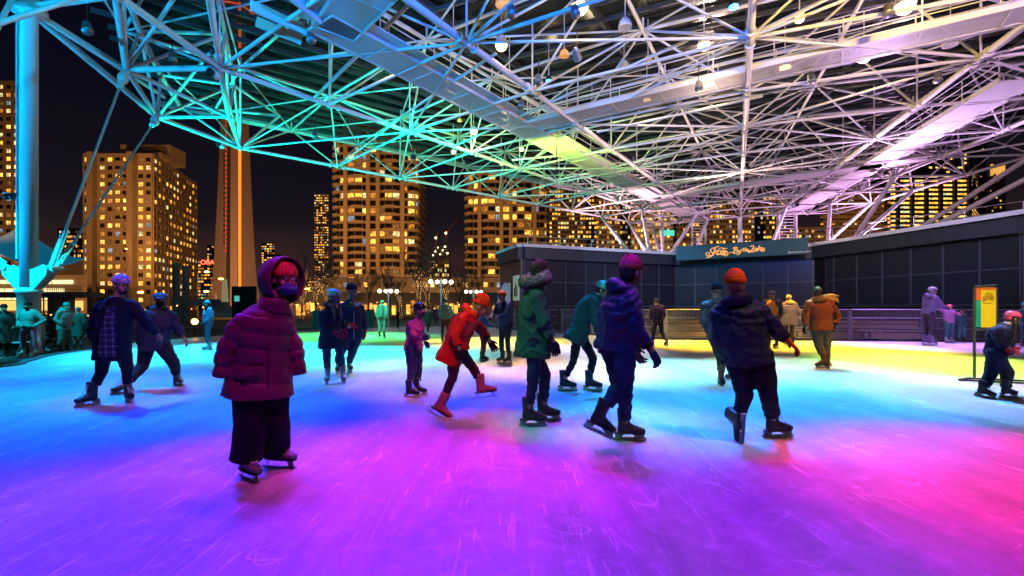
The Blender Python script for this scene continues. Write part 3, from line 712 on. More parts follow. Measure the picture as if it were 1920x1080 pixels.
for k in range(5): block('crown_pier', (wx(1858 + k * 5.5, D), D - 1, wz(319, D)), (1.6, 2, wz(310 + (k % 2) * 7, D) - wz(331, D)), mat('gold_lit_stone', (0.4, 0.28, 0.12), 0.8, emit=(1.0, 0.5, 0.1), es=0.8), th)
simple(1990, 2200, 330, 330, 3.2, 30, 0.3, 'broad apartment block past the right end of the pavilion', 65, 'apartment_block')
simple(-420, -120, 210, 300, 3.0, 34, 0.4, 'long apartment slab past the left end of the plaza', 66, 'apartment_block')

# communications tower: three buttresses round a hexagonal core
TOWM = mat('tower_concrete', (0.34, 0.30, 0.28), 0.9, 0, 0.12, 0.05)
D = 540; cx = wx(440, D)
th = empty('communications_tower', (cx, D, 0), 'very tall tapering concrete communications tower with an orange light strip and red lit pod', 'tower')
prof = [(0, 30, 7.5), (30, 23.5, 7.0), (80, 20, 6.2), (140, 17, 5.6), (200, 14.5, 5.2), (270, 12, 4.8), (330, 10, 4.4)]
g = MB(); vs = []
for z, Lf, c in prof:
    for k in range(3):
        t = RAD(-90 + 28 + 120 * k); u = V((math.cos(t), math.sin(t), 0)); s = V((-u.y, u.x, 0)); hw = 3.4
        t2 = t + RAD(60); w2 = V((math.cos(t2), math.sin(t2), 0))
        for q in (u * Lf - s * hw, u * Lf + s * hw, u * c * 1.0 + s * hw * 1.15 + w2 * 0.5): vs.append(V((cx, D, z)) + q)
        vs.append(V((cx, D, z)) + w2 * (c * 1.25))
n = 12; fs = [(i * n + k, i * n + (k + 1) % n, (i + 1) * n + (k + 1) % n, (i + 1) * n + k) for i in range(len(prof) - 1) for k in range(n)]
fs.append(tuple(range((len(prof) - 1) * n, len(prof) * n))); g.add(vs, fs); g.build('shaft', TOWM, th)
OSTR = mat('orange_light_strip', (0.3, 0.1, 0.02), 0.5, emit=(1.0, 0.17, 0.02), es=2.2); RSTR = mat('red_light_strip', (0.3, 0.02, 0.02), 0.5, emit=(1.0, 0.06, 0.02), es=0.9)
block('light_strip', (wx(449.5, D - 26), D - 26, 175), (2.9, 0.6, 310), OSTR, th)
for k in range(52): block('light_dot', (wx(423.5, D - 30), D - 30, 62 + k * 4.9), (0.9, 0.6, 2.6), RSTR, th)
g = MB(); g.lathe((cx, D, 0), [(9, 318), (17, 330), (19, 336), (19, 341), (17, 346), (15, 352), (8, 356), (5, 370), (4, 440)], 28); g.build('pod', TOWM, th, True)
for z, r, in ((333, 18.8), (338.5, 19.6), (345, 18.2)):
    g = MB(); g.lathe((cx, D, 0), [(r, z), (r + .4, z + .6), (r, z + 1.8)], 28); g.build('light_ring', mat('red_ring_light', (0.3, 0.02, 0.01), 0.5, emit=(1.0, 0.09, 0.02), es=3), th)

# building crane and half built tower
D = 420; th = empty('construction_tower', (wx(827, D), D, 0), 'unfinished tower lit by work lamps between the two condominium towers', 'building')
body_box(th, [(wx(812, D), D), (wx(842, D), D), (wx(842, D), D + 14), (wx(812, D), D + 14)], 0, wz(486, D), CONC, 'wall')
for k in range(5): block('floor_slab', (wx(827, D), D + 2, wz(484 - k * 5, D)), (wx(32 - k * 2, D) - wx(0, D), 14, 0.7), CONC, th)
for k in range(7): block('work_lamp', (wx(814 + k * 4.4, D), D - 5.5, wz(480 - (k * 7) % 19, D)), (1.2, 0.3, 1.2), mat('work_lamp', (0.5, 0.5, 0.4), 0.5, emit=(1.0, 0.8, 0.35), es=9), th)
facade(th, (wx(812, D), D - 0.2), (wx(842, D), D - 0.2), 8, 8, 4, 7, 0.7, 0.6, 0.6, CONC, False, 0.3, 71, pal=(1, 1, 0, 3))
for (px, yb, yt, jx, jy, lab) in ((835, 486, 436, 856, 410, 'taller luffing tower crane with a work lamp'), (816, 486, 445, 821, 432, 'small red lit tower crane left of the taller crane')):
    cr_ = empty('tower_crane', (wx(px, D), D + 4, wz(yb, D)), lab, 'crane')
    m_ = mat('crane_red_steel', (0.35, 0.10, 0.06), 0.6)
    for s_ in (-0.7, 0.7): bar('mast_rail', (wx(px, D) + s_, D + 4, wz(yb, D)), (wx(px, D) + s_, D + 4, wz(yt, D)), 0.35, 0.35, m_, cr_)
    for k in range(10):
        za = wz(yb, D) + (wz(yt, D) - wz(yb, D)) * k / 10; zb_ = wz(yb, D) + (wz(yt, D) - wz(yb, D)) * (k + 1) / 10; s_ = 0.7 if k % 2 else -0.7
        bar('lattice', (wx(px, D) + s_, D + 4, za), (wx(px, D) - s_, D + 4, zb_), 0.2, 0.2, m_, cr_)
    bar('jib', (wx(px, D), D + 4, wz(yt, D)), (wx(jx, D), D + 4, wz(jy, D)), 0.9, 0.9, m_, cr_)
    link('lamp', unit_ball(mat('work_lamp', (0.5, 0.5, 0.4), 0.5)), cr_, (0, -1, wz(yt, D) - wz(yb, D)), None, (0.9, 0.9, 0.9))

# low buildings, elevated walkway and tent roof at the left
D = 95; th = empty('parking_building', (wx(80, D), D, 0), 'long low terminal building with strips of pale lit windows behind the mast', 'building')
body_box(th, [(wx(-150, D), D + .4), (wx(160, D), D + .4), (wx(158, D + 30), D + 30), (wx(-150, D + 30), D + 30)], 0, wz(515, D), BRICKC)
WARM = mat('warm_lobby_glass', (0.3, 0.2, 0.1), 0.4, emit=(1.0, 0.55, 0.14), es=1.3); PALE = mat('pale_lit_glass', (0.3, 0.3, 0.2), 0.4, emit=(0.95, 0.85, 0.4), es=1.5)
rr = random.Random(8)
for (y0, y1, mt) in ((525, 532, PALE), (541, 548, PALE), (556, 562, PALE)):
    x = -140
    while x < 118:
        l = rr.choice((9, 12, 38)); g0 = 4
        block('window', ((wx(x, D) + wx(x + l, D)) / 2, D + 0.3, (wz(y0, D) + wz(y1, D)) / 2), (wx(l, D) - wx(0, D), 0.3, wz(y0, D) - wz(y1, D)), mt, th); x += l + g0
for k in range(25):
    x = -140 + k * 12
    block('window', (wx(x, D), D + 0.3, wz(573, D)), (wx(9.5, D) - wx(0, D), 0.3, 1.9), WARM if k % 5 else PALE, th)
# stepped back upper block
D = 120; th = empty('stepped_block', (wx(130, D), D, 0), 'blank stepped concrete block behind the tent roof', 'building')
body_box(th, [(wx(95, D), D), (wx(156, D), D), (wx(154, D + 20), D + 20), (wx(95, D + 20), D + 20)], 0, wz(484, D), BRICKC)
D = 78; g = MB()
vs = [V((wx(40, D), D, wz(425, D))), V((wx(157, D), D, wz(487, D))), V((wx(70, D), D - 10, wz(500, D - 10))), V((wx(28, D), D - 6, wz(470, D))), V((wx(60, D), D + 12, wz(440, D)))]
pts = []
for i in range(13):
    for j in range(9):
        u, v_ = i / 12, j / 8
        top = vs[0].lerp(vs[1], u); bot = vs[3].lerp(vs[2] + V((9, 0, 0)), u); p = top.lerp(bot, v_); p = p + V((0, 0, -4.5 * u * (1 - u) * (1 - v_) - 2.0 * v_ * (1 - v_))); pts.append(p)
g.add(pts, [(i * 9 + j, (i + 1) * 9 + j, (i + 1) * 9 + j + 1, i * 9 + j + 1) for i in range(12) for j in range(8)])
o = tag(g.build('tent_roof', mat('blue_glow_membrane', (0.35, 0.5, 0.6), 0.6, emit=(0.0, 0.25, 0.45), es=0.35), None, True), 'swooping blue lit membrane tent roof rising right of the mast', 'tent')  # blue light on the white membrane put into its colour and emission
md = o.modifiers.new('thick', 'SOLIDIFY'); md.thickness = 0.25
D = 60; th = empty('elevated_walkway', (wx(100, D), D, 0), 'grey concrete elevated walkway on columns with a wire railing behind the plaza', 'bridge')
for (a0, a1, ya, yb) in ((-120, 175, 549, 556), (335, 400, 563, 570)):
    bar('deck', (wx(a0, D), D, wz(ya + 4, D)), (wx(a1, D), D, wz(ya + 4, D)), 3, wz(ya, D) - wz(yb + 3, D), CONC, th)
bar('ramp', (wx(400, D), D, wz(566, D)), (wx(440, D), D - 2, wz(590, D)), 2.5, 0.7, CONC, th)
for px in (-60, 102, 128, 338): block('column', (wx(px, D), D, wz(585, D)), (0.9, 0.9, wz(560, D) + 1.2), CONC, th)
for k in range(30):
    px = 110 + k * 4 if k < 16 else 340 + (k - 16) * 5
    rod('rail_post', (wx(px, D), D - 1.4, wz(552 if px < 200 else 566, D)), (wx(px, D), D - 1.4, wz(536 if px < 200 else 549, D)), 0.035, GREYM, th, 6)
for (a0, a1, yy) in ((100, 175, 537), (335, 412, 550), (100, 175, 544), (335, 412, 557)): rod('rail', (wx(a0, D), D - 1.4, wz(yy, D)), (wx(a1, D), D - 1.4, wz(yy, D)), 0.03, GREYM, th, 6)
for px, yt in ((330, 494), (348, 499)):
    D = 50; g = MB(); g.lathe((wx(px, D), D, -0.25), [(0.27, 0), (0.27, wz(yt, D) + 0.1), (0.33, wz(yt, D) + 0.1), (0.33, wz(yt, D) + 0.3)], 14)
    tag(g.build('concrete_column', CONC, None, True), 'tall free standing pale column, ' + ('left and taller of the pair right of the slab tower' if px == 330 else 'right and shorter of the pair right of the slab tower'), 'column')
D = 55
g = MB(); g.add([(wx(415, D), D, wz(566, D)), (wx(424, D), D, wz(566, D)), (wx(421, D), D, wz(523, D)), (wx(417, D), D, wz(525, D)), (wx(415, D), D + .5, wz(566, D)), (wx(424, D), D + .5, wz(566, D)), (wx(421, D), D + .5, wz(523, D)), (wx(417, D), D + .5, wz(525, D))], [(0, 1, 2, 3), (7, 6, 5, 4), (0, 4, 5, 1), (1, 5, 6, 2), (2, 6, 7, 3), (3, 7, 4, 0)])
tag(g.build('marker_post', mat('pale_yellow_lit_panel', (0.5, 0.48, 0.3), 0.6, emit=(0.8, 0.65, 0.3), es=0.25)), 'slim pale tapering marker panel in front of the communications tower', 'marker')
D = 30; th = empty('information_kiosk', (wx(458, D), D, -0.25), 'dark information kiosk with a small teal screen behind the woman in the burgundy coat', 'kiosk')
block('cabinet', (wx(458, D), D, wz(570, D)), (wx(480, D) - wx(438, D), 0.3, 2.2), mat('kiosk_black', (0.008, 0.008, 0.008), 0.9, spec=0.1), th); block('screen', (wx(447, D), D - 0.17, wz(560, D)), (0.3, 0.03, 0.35), mat('teal_screen', (0, .2, .2), 0.4, emit=(0.1, 0.6, 0.5), es=0.8), th)
for px in (439, 477): block('leg', (wx(px, D), D, 0.2), (0.1, 0.2, 1.2), BLACKM, th)

# street lamps
BULB = mat('sodium_bulb', (0.8, 0.5, 0.2), 0.4, emit=(1.0, 0.45, 0.08), es=14); GLOBE = mat('white_lamp_globe', (0.8, 0.8, 0.7), 0.4, emit=(1.0, 0.85, 0.55), es=7)
def street_lamp(px, py, D, label, arm=-1):
    x, z = wx(px, D), wz(py, D); th = empty('street_lamp', (x, D, -0.25), label, 'street lamp', 'sodium street lamps beyond the plaza')
    rod('pole', (x, D, -0.25), (x, D, z), 0.09, GREYM, th, 8); rod('arm', (x, D, z), (x + arm * 1.3, D, z + 0.35), 0.05, GREYM, th, 6)
    b = MB(); b.ball((x + arm * 1.5, D, z + 0.3), 0.32, 10, (1.4, 1, 0.5)); b.build('lantern', BULB, th, True)
for a in ((371, 513, 80, 'orange street lamp glowing high at the right edge of the slab tower', 1), (398, 526, 85, 'orange street lamp at the foot of the communications tower, upper of the two', 1), (405, 550, 75, 'orange street lamp at the foot of the communications tower, lower of the two', -1), (283, 552, 70, 'orange street lamp between the two linked skaters', -1), (82, 547, 72, 'orange street lamp right behind the mast', -1), (561, 545, 90, 'orange street lamp above the string lit trees', 1), (229, 468, 172, 'small amber lamp high on the wall of the slab tower', 1)):
    street_lamp(*a)
def globe_lamp(px, ptop, D, label, w_=1.0):
    x, z = wx(px, D), wz(ptop, D); th = empty('globe_lamp_post', (x, D, -0.25), label, 'lamp post', 'multi globe promenade lamps')
    rod('pole', (x, D, -0.25), (x, D, z), 0.07, mat('cream_paint', (0.5, 0.47, 0.4), 0.5), th, 8)
    for k, dx in enumerate((-1, -0.45, 0.45, 1)):
        rod('arm', (x, D, z - 0.5), (x + dx * w_ * 1.6, D + (0.3 if k % 2 else -0.3), z - 0.1), 0.035, GREYM, th, 6)
        b = MB(); b.ball((x + dx * w_ * 1.6, D + (0.3 if k % 2 else -0.3), z - 0.22), 0.16, 12); b.build('globe', GLOBE, th, True)
globe_lamp(728, 541, 40, 'cream globe lamp post above the backpack wearer lit green', 0.4)
globe_lamp(827, 523, 36, 'cream four globe lamp post nearest the string lit trees', 0.45)
globe_lamp(888, 543, 48, 'cream globe lamp post farther off beside the pavilion corner', 0.45)

# bare trees, some wound with string lights
BARK = mat('winter_bark', (0.10, 0.065, 0.045), 0.9, 0, 0.4, 6); BEAD = mat('warm_string_light', (1, 0.6, 0.2), 0.5, emit=(1.0, 0.50, 0.14), es=3)
def bare_tree(x, y, h, label, seed, lights=0.0, depth=5, spread=0.5):
    rr = random.Random(seed); th = empty('bare_tree', (x, y, -0.25), label, 'tree', 'bare winter trees beyond the rink'); tr = MB(); br = MB(); be = MB(); segs = []
    def grow(p, d, l, r, k):
        q = p + d * l; (tr if k == 0 else br).tube(p, q, r, r * 0.68, n=6 if k < 2 else 4, cap=False); segs.append((p, q, r, k))
        if k >= depth: return
        for _ in range(3 if k < 3 else 2):
            ax = V((rr.gauss(0, 1), rr.gauss(0, 1), rr.gauss(0, 0.5))); nd = (d + ax.normalized() * spread * rr.uniform(0.6, 1.2) + V((0, 0, 0.12))).normalized()
            grow(p.lerp(q, rr.uniform(0.75, 1)), nd, l * rr.uniform(0.62, 0.85), r * 0.6, k + 1)
    grow(V((x, y, -0.25)), V((rr.uniform(-.05, .05), 0, 1)), h * 0.27, h * 0.018, 0)
    tr.build('trunk', BARK, th); br.build('branches', BARK, th, kind='stuff')
    if lights:
        for (p, q, r, k) in segs:
            if k > lights: continue
            n_ = int((q - p).length / (0.09 if k < 2 else 0.34))
            for i in range(n_):
                t = i / n_ * 1.0; ang = i * 1.9; c = p.lerp(q, t) + V((math.cos(ang), math.sin(ang), 0)) * (r * 0.95 + 0.03)
                be.box(c, (0.038, 0.038, 0.038))
        be.build('light_string', BEAD, th, kind='stuff')
T = [(593, 60, 11.0, 2, 'bare tree with lit trunk behind the green box, brightest of the left group'), (566, 66, 10.0, 2, 'bare tree with lit branches left of the lit trunk'), (615, 70, 9.5, 2, 'bare tree behind the pompom hat woman'), (545, 74, 8.5, 2, 'small string lit tree beside the burgundy hood'), (690, 72, 10, 0, 'unlit bare tree between the couple and the globe lamp'), (730, 64, 9.5, 0, 'unlit bare tree behind the backpack wearer'), (664, 80, 10, 0, 'unlit bare tree above the black beanie man'), (752, 60, 8.5, 1, 'bare tree with amber glow left of the helmeted child'), (787, 56, 12.5, 2, 'bare tree with a lit forked trunk, left of the two above the child'), (803, 60, 13.0, 2, 'bare tree with a lit forked trunk, right of the two above the child'), (835, 66, 9.5, 2, 'string lit tree behind the teal jacket skater'), (860, 75, 11, 0, 'unlit bare tree left of the pavilion'), (905, 80, 11, 0, 'unlit bare tree nearest the pavilion corner'), (880, 60, 8, 0, 'small unlit tree beside the far globe lamp')]
for i, (px, D, h, li, lab) in enumerate(T): bare_tree(wx(px, D), D, h, lab, 100 + i, li, 5 if D < 70 else 5, 0.55)
# promenade: rows of lit shop fronts and small lights at eye level
D = 88; th = empty('shop_front', (wx(700, D), D, -0.25), 'row of low amber lit shop fronts behind the bare trees', 'shop')
body_box(th, [(wx(500, D), D + .4), (wx(935, D), D + .4), (wx(935, D), D + 6), (wx(500, D), D + 6)], -0.25, wz(548, D), CONCD)
rr = random.Random(3)
for k in range(48):
    px = 504 + k * 9
    if rr.random() < 0.72: block('window', (wx(px, D), D + 0.3, wz(582 - rr.random() * 8, D)), (wx(7, D) - wx(0, D), 0.3, rr.uniform(0.8, 2.2)), LITW[rr.choice((0, 1, 0, 2))], th)
g = MB()
for k in range(90):
    px = rr.choice((rr.uniform(500, 600), rr.uniform(690, 930), rr.uniform(0, 480))); D = rr.uniform(45, 85)
    g.ball((wx(px, D), D, wz(rr.uniform(566, 596), D)), rr.uniform(0.04, 0.09), 6)
tag(g.build('fairy_lights', BEAD), 'scattered amber fairy lights over the promenade behind the rink', 'lights', kind='stuff')
# ================================================================== SPACE FRAME CANOPY
C0 = V((33.8, 71.6, 0)); AX = 24.9
can = empty('steel_canopy', (-16.0, 15.9, -0.25), 'huge white tubular steel space frame roof on a mast covering the whole rink', 'canopy')
def PL(r, th, z=11.0):
    p = RAD(AX - th); return V((C0.x - r * math.sin(p), C0.y - r * math.cos(p), z))
ua = V((math.sin(RAD(AX)), math.cos(RAD(AX)), 0))
def inside(p, m=0.0):
    def t(x, y): return x + 0.47 * y > -6.9 - m
    rx = 2 * (p.x * ua.x + p.y * ua.y) * ua.x - p.x; ry = 2 * (p.x * ua.x + p.y * ua.y) * ua.y - p.y
    return t(p.x, p.y) and t(rx, ry) and p.y > 3.0 and p.y > -3 + abs(p.x) * 0.25
def tube(n, a, b, r): return rod(n, a, b, r, STEEL, can, 10)
ZB, ZT = 11.0, 13.6
ST = [69.3 + 4.7 * i for i in range(3, -13, -1)]        # stations: distance from the far fan centre
THB = [-25, -16.3, -8.4, 0, 8.5, 16.3, 24]
THT = [-27.2, -20.6, -12.4, -4.2, 4.2, 12.4, 20.2, 27]
BN = {}; TN = {}
for j, t in enumerate(THB):
    for i, r in enumerate(ST):
        rr_ = 65.8 if (j == 0 and i == 4) else r
        if r < 19: continue
        if j == 0 and i < 4: continue
        p = PL(rr_, t, ZB)
        if inside(p, 0.3) or (j == 0 and i >= 4): BN[j, i] = p
for j, t in enumerate(THT):
    for i in range(len(ST) - 1):
        r = (ST[i] + ST[i + 1]) / 2
        if r < 17: continue
        p = PL(r, t, ZT)
        if inside(p, 1.2): TN[j, i] = p
for (j, i), p in BN.items():
    rc = 0.13 if j in (2, 4) else (0.125 if j == 3 else 0.105)
    if (j, i + 1) in BN: tube('chord', p, BN[j, i + 1], rc)
    if (j + 1, i) in BN and not (j == 0 and i == 4): tube('cross_chord', p, BN[j + 1, i], 0.07)
    link('joint', unit_ball(STEEL), can, p - par(can), None, (0.17, 0.17, 0.17))
    for (jj, ii) in ((j, i), (j + 1, i), (j, i - 1), (j + 1, i - 1)):
        if (jj, ii) in TN: tube('diagonal_strut', p, TN[jj, ii], 0.05)
    # slender hanger up to the purlins
    if j in (1, 2, 3, 4, 5): tube('hanger', p, p + V((0, 0, 3.1)), 0.04)
    # plan bracing
    if (j + 1, i + 1) in BN and (i + j) % 2 == 0: tube('plan_brace', p, BN[j + 1, i + 1], 0.055)
    if (j - 1, i + 1) in BN and (i + j) % 2 == 0: tube('plan_brace', p, BN[j - 1, i + 1], 0.055)
for (j, i), p in TN.items():
    if (j, i + 1) in TN: tube('top_chord', p, TN[j, i + 1], 0.085)
    if (j + 1, i) in TN: tube('top_cross_chord', p, TN[j + 1, i], 0.07)
# bolted flange rings beside the nearer nodes, secondary web of thin rods, slack power cables
for (j, i), p in BN.items():
    for q in ((j, i + 1), (j, i - 1)):
        if q in BN and p.y < 42:
            d = (BN[q] - p).normalized(); rod('flange', p + d * 0.42, p + d * 0.50, 0.19 if j in (2, 3, 4) else 0.16, STEEL, can, 10)
for (j, i), p in TN.items():
    if (j, i + 1) in TN and (j + 1, i + 1) in TN: tube('top_brace', p, TN[j + 1, i + 1], 0.045)
    if (j + 1, i - 1) in TN: tube('top_brace', p, TN[j + 1, i - 1], 0.045)
    if p.y > 12: tube('purlin_post', p, p + V((0, 0, 0.55)), 0.05)
CBL = mat('black_cable', (0.02, 0.02, 0.02), 0.6); g = MB(); rc_ = random.Random(12); ks = [k for k in BN if BN[k].y < 45]
for _ in range(26):
    k = rc_.choice(ks); q = (k[0], k[1] + 1) if rc_.random() < .6 else (k[0] + 1, k[1])
    if q in BN:
        a, b = BN[k], BN[q]; sg_ = rc_.uniform(.15, .5); g.path([a.lerp(b, t / 8) + V((0, 0, -.12 - sg_ * 4 * (t / 8) * (1 - t / 8))) for t in range(9)], 0.014, 4)
g.build('power_cables', CBL, can, kind='stuff')
# back end columns: struts that stand on the pavilion roof
def bn(j, i): return BN.get((j, i))
legs = [((0, 11), (9.2, 36.5)), ((0, 12), (11.0, 38.0)), ((1, 11), (11.0, 38.0)), ((1, 12), (13.5, 43)), ((0, 13), (13.5, 43)), ((2, 12), (13.5, 43)), ((2, 13), (17.6, 48)), ((6, 8), (26, 34)), ((6, 9), (26, 34)), ((5, 10), (26, 38)), ((6, 11), (27.5, 42)), ((5, 12), (27.5, 42)), ((6, 12), (27.5, 46)), ((4, 12), (25, 48))]
for k, (x, y) in legs:
    if k in BN: tube('leg', V((x, y, 5.06)), BN[k], 0.16)
# central column near the back
pc = None
for i in range(len(ST) - 1, -1, -1):
    if (3, i) in BN: pc = BN[3, i]; break
tube('column', V((pc.x, pc.y, 5.06)), pc, 0.26)
# left wing: boundary nodes and their tubes
NA, NB = V((-15.75, 19.6, 11)), V((-18.1, 24.5, 11)); NC = BN[0, 4]; ND = BN.get((1, 3)) or PL(69.3, -16.3)
NM = PL(64.6, -16.3); NE = V((-14.4, 24.4, 11)); NF = V((-12.3, 14.9, 11)); MT = V((-15.9, 15.7, 11.1))
ap = [(NA, NB, .10), (NB, NC, .12), (NA, ND, .12), (NB, NE, .09), (ND, NE, .11), (NE, NC, .11), (NA, NE, .09), (ND, NF, .13), (MT, NF, .12), (NF, NA, .12), (MT, NA, .11), (MT, NB, .13), (MT, V((-20.0, 27.6, 13.4)), .09)]
TL = [V((-13.2, 14.5, 13.6)), V((-14.9, 18.4, 13.6)), V((-16.6, 21.4, 13.6)), V((-18.6, 25.4, 13.6)), V((-20.3, 29.4, 13.6))]
TI = [V((-10.5, 16.5, 13.6)), V((-12.9, 21.6, 13.6)), V((-15.4, 26.6, 13.6)), V((-14.9, 30.8, 13.6))]
for a, b in zip(TL[:-1], TL[1:]): ap.append((a, b, .13))
for a, b in zip(TI[:-1], TI[1:]): ap.append((a, b, .09))
for a, b in zip(TL[1:], TI): ap.append((a, b, .08))
for p, qs in ((NA, (TL[1], TL[2], TI[0], TI[1])), (NB, (TL[3], TL[2], TI[1], TI[2])), (NC, (TL[4], TI[2], TI[3])), (ND, (TI[0], TI[1])), (NE, (TI[1], TI[2])), (NF, (TL[0], TI[0]))):
    for q in qs: ap.append((p, q, .075))
for a, b, r in ap: tube('wing_tube', a, b, r)
for p in (NA, NB, NE, NF): link('joint', unit_ball(STEEL), can, p - par(can), None, (0.2, 0.2, 0.2))

# purlins (left fan: along the eave; rest: square to the axis)
PZ = 14.15
dl = V((math.sin(RAD(AX + 29)), math.cos(RAD(AX + 29)), 0)); nl = V((dl.y, -dl.x, 0))   # along the eave, away from camera
E0 = PL(20, -29, PZ)
def seg_inside(a, b, n=60):
    """longest stretch of a..b inside the roof outline"""
    best = None; cur = None
    for k in range(n + 1):
        p = a.lerp(b, k / n); v = p - C0; ang = AX - math.degrees(math.atan2(-v.x, -v.y))
        ok = inside(p, 1.6) and -29.3 < ang < 29.3 and V((v.x, v.y, 0)).length > 15 and p.y > 4
        if ok: cur = (cur[0], p) if cur else (p, p)
        if not ok or k == n:
            if cur and (best is None or (cur[1] - cur[0]).length > (best[1] - best[0]).length): best = cur
            cur = None if not ok else cur
    return best
def th_of(p):
    v = p - C0; return AX - math.degrees(math.atan2(-v.x, -v.y))
for k in range(15):
    a = E0 + nl * (0.15 + 1.15 * k) + dl * 6; b = a - dl * 95
    s = seg_inside(a, b, 190)
    if not s: continue
    # stop at theta = -12
    a, b = s; n_ = 120; pts = [a.lerp(b, q / n_) for q in range(n_ + 1)]; pts = [p for p in pts if th_of(p) < -11.2]
    if len(pts) > 3: bar('purlin', pts[0], pts[-1], 0.11, 0.20, PURL if k else STEEL, can)
na = V((ua.y, -ua.x, 0))
for k in range(52):
    s0 = 18 + 1.25 * k; c = C0 - ua * s0 + V((0, 0, PZ))
    s = seg_inside(c - na * 45, c + na * 45, 240)
    if not s: continue
    a, b = s; pts = [a.lerp(b, q / 160) for q in range(161)]; pts = [p for p in pts if th_of(p) > -11.6]
    if len(pts) > 3:
        m_ = pts[len(pts) // 2]; bar('purlin', pts[0], m_, 0.10, 0.18, PURL, can); bar('purlin', m_, pts[-1], 0.10, 0.18, PURL, can)
for t in (-29, -24, -18, -11.5, -6, 0, 6, 12, 18, 24, 29):   # rafters over the purlins
    a, b = PL(17, t, PZ + 0.28), PL(95, t, PZ + 0.28); s = seg_inside(a, b, 200)
    if s: bar('rafter', s[0], s[1], 0.16, 0.3, STEEL if abs(t) == 29 else PURL, can)

# dark glass roof panels
def roofglass():
    m = bpy.data.materials.new('dark_tinted_roof_glass'); m.use_nodes = True; n = m.node_tree; n.nodes.clear(); o = n.nodes.new('ShaderNodeOutputMaterial')
    t = n.nodes.new('ShaderNodeBsdfTransparent'); t.inputs[0].default_value = (0.7, 0.75, 0.75, 1); g = n.nodes.new('ShaderNodeBsdfGlossy'); g.inputs[0].default_value = (0.5, 0.5, 0.5, 1); g.inputs['Roughness'].default_value = 0.18
    d = n.nodes.new('ShaderNodeBsdfDiffuse'); d.inputs[0].default_value = (0.03, 0.034, 0.036, 1)
    z = n.nodes.new('ShaderNodeTexNoise'); z.inputs['Scale'].default_value = 0.6; z.inputs['Detail'].default_value = 6; tc_ = n.nodes.new('ShaderNodeTexCoord'); n.links.new(tc_.outputs['Object'], z.inputs['Vector'])
    mr_ = n.nodes.new('ShaderNodeMapRange'); mr_.inputs['To Min'].default_value = 0.15; mr_.inputs['To Max'].default_value = 0.6; n.links.new(z.outputs['Fac'], mr_.inputs['Value'])
    m1 = n.nodes.new('ShaderNodeMixShader'); m1.inputs[0].default_value = 0.35; m2 = n.nodes.new('ShaderNodeMixShader')
    n.links.new(mr_.outputs[0], m2.inputs[0]); n.links.new(t.outputs[0], m2.inputs[1]); n.links.new(m1.outputs[0], m2.inputs[2]); n.links.new(d.outputs[0], m1.inputs[1]); n.links.new(g.outputs[0], m1.inputs[2]); n.links.new(m2.outputs[0], o.inputs[0]); return m
RG = roofglass()
def panel(name, quad, m, parent, t=0.04):
    b = MB(); vs = [V(q) for q in quad]; b.add(vs + [v + V((0, 0, t)) for v in vs], [(0, 3, 2, 1), (4, 5, 6, 7), (0, 1, 5, 4), (1, 2, 6, 5), (2, 3, 7, 6), (3, 0, 4, 7)]); return b.build(name, m, parent)
ths = [-29, -24, -18, -11.5, -6, 0, 6, 12, 18, 24, 29]
for t0, t1 in zip(ths[:-1], ths[1:]):
    r = 17.0
    while r < 96:
        q = [PL(r, t0, 14.6), PL(r, t1, 14.6), PL(r + 4.9, t1, 14.6), PL(r + 4.9, t0, 14.6)]
        if all(inside(p, 2.2) or p.y > 28 for p in q) and all(p.y > 4 for p in q): panel('glass_panel', q, RG, can)
        r += 5.0

# mast, collar, base bracket, cables
mast = empty('mast', (-16.0, 15.9, -0.25), 'thick round blue lit mast with a collar and flared cable brackets at the left', 'mast')
MX, MY = -16.0, 15.9
g = MB(); g.lathe((MX, MY, -0.25), [(0.34, 0), (0.34, 0.12), (0.30, 0.14), (0.30, 2.0), (0.36, 2.02), (0.36, 2.10), (0.24, 2.2)], 28); g.build('base', STEEL, mast, True)
g = MB(); g.lathe((MX, MY, 1.9), [(0.235, 0), (0.235, 9.1), (0.48, 9.12), (0.48, 9.26), (0.25, 9.28), (0.25, 14.0)], 28); g.build('shaft', STEEL, mast, True)
rod('conduit', (MX - 0.29, MY - 0.1, 2.9), (MX - 0.29, MY - 0.1, 11), 0.035, STEEL, mast, 8)
def bracket(dx, dy, label):
    d = V((dx, dy, 0)).normalized(); s = V((-d.y, d.x, 0))
    g = MB()
    for o in (-0.16, 0.16):
        poly = [(0.1, 1.98), (0.3, 2.02), (0.62, 2.45), (0.66, 2.72), (0.54, 2.82), (0.22, 2.65), (0.1, 2.65)]
        vs = [V((MX, MY, 0)) + d * x + s * (o + e) + V((0, 0, z - 0.1)) for e in (-0.02, 0.02) for x, z in poly]; n = len(poly)
        g.add(vs, [tuple(range(n - 1, -1, -1)), tuple(range(n, 2 * n))] + [(k, (k + 1) % n, n + (k + 1) % n, n + k) for k in range(n)])
    g.build('bracket_plate', STEEL, mast)
    return V((MX, MY, 0)) + d * 0.54 + V((0, 0, 2.58))
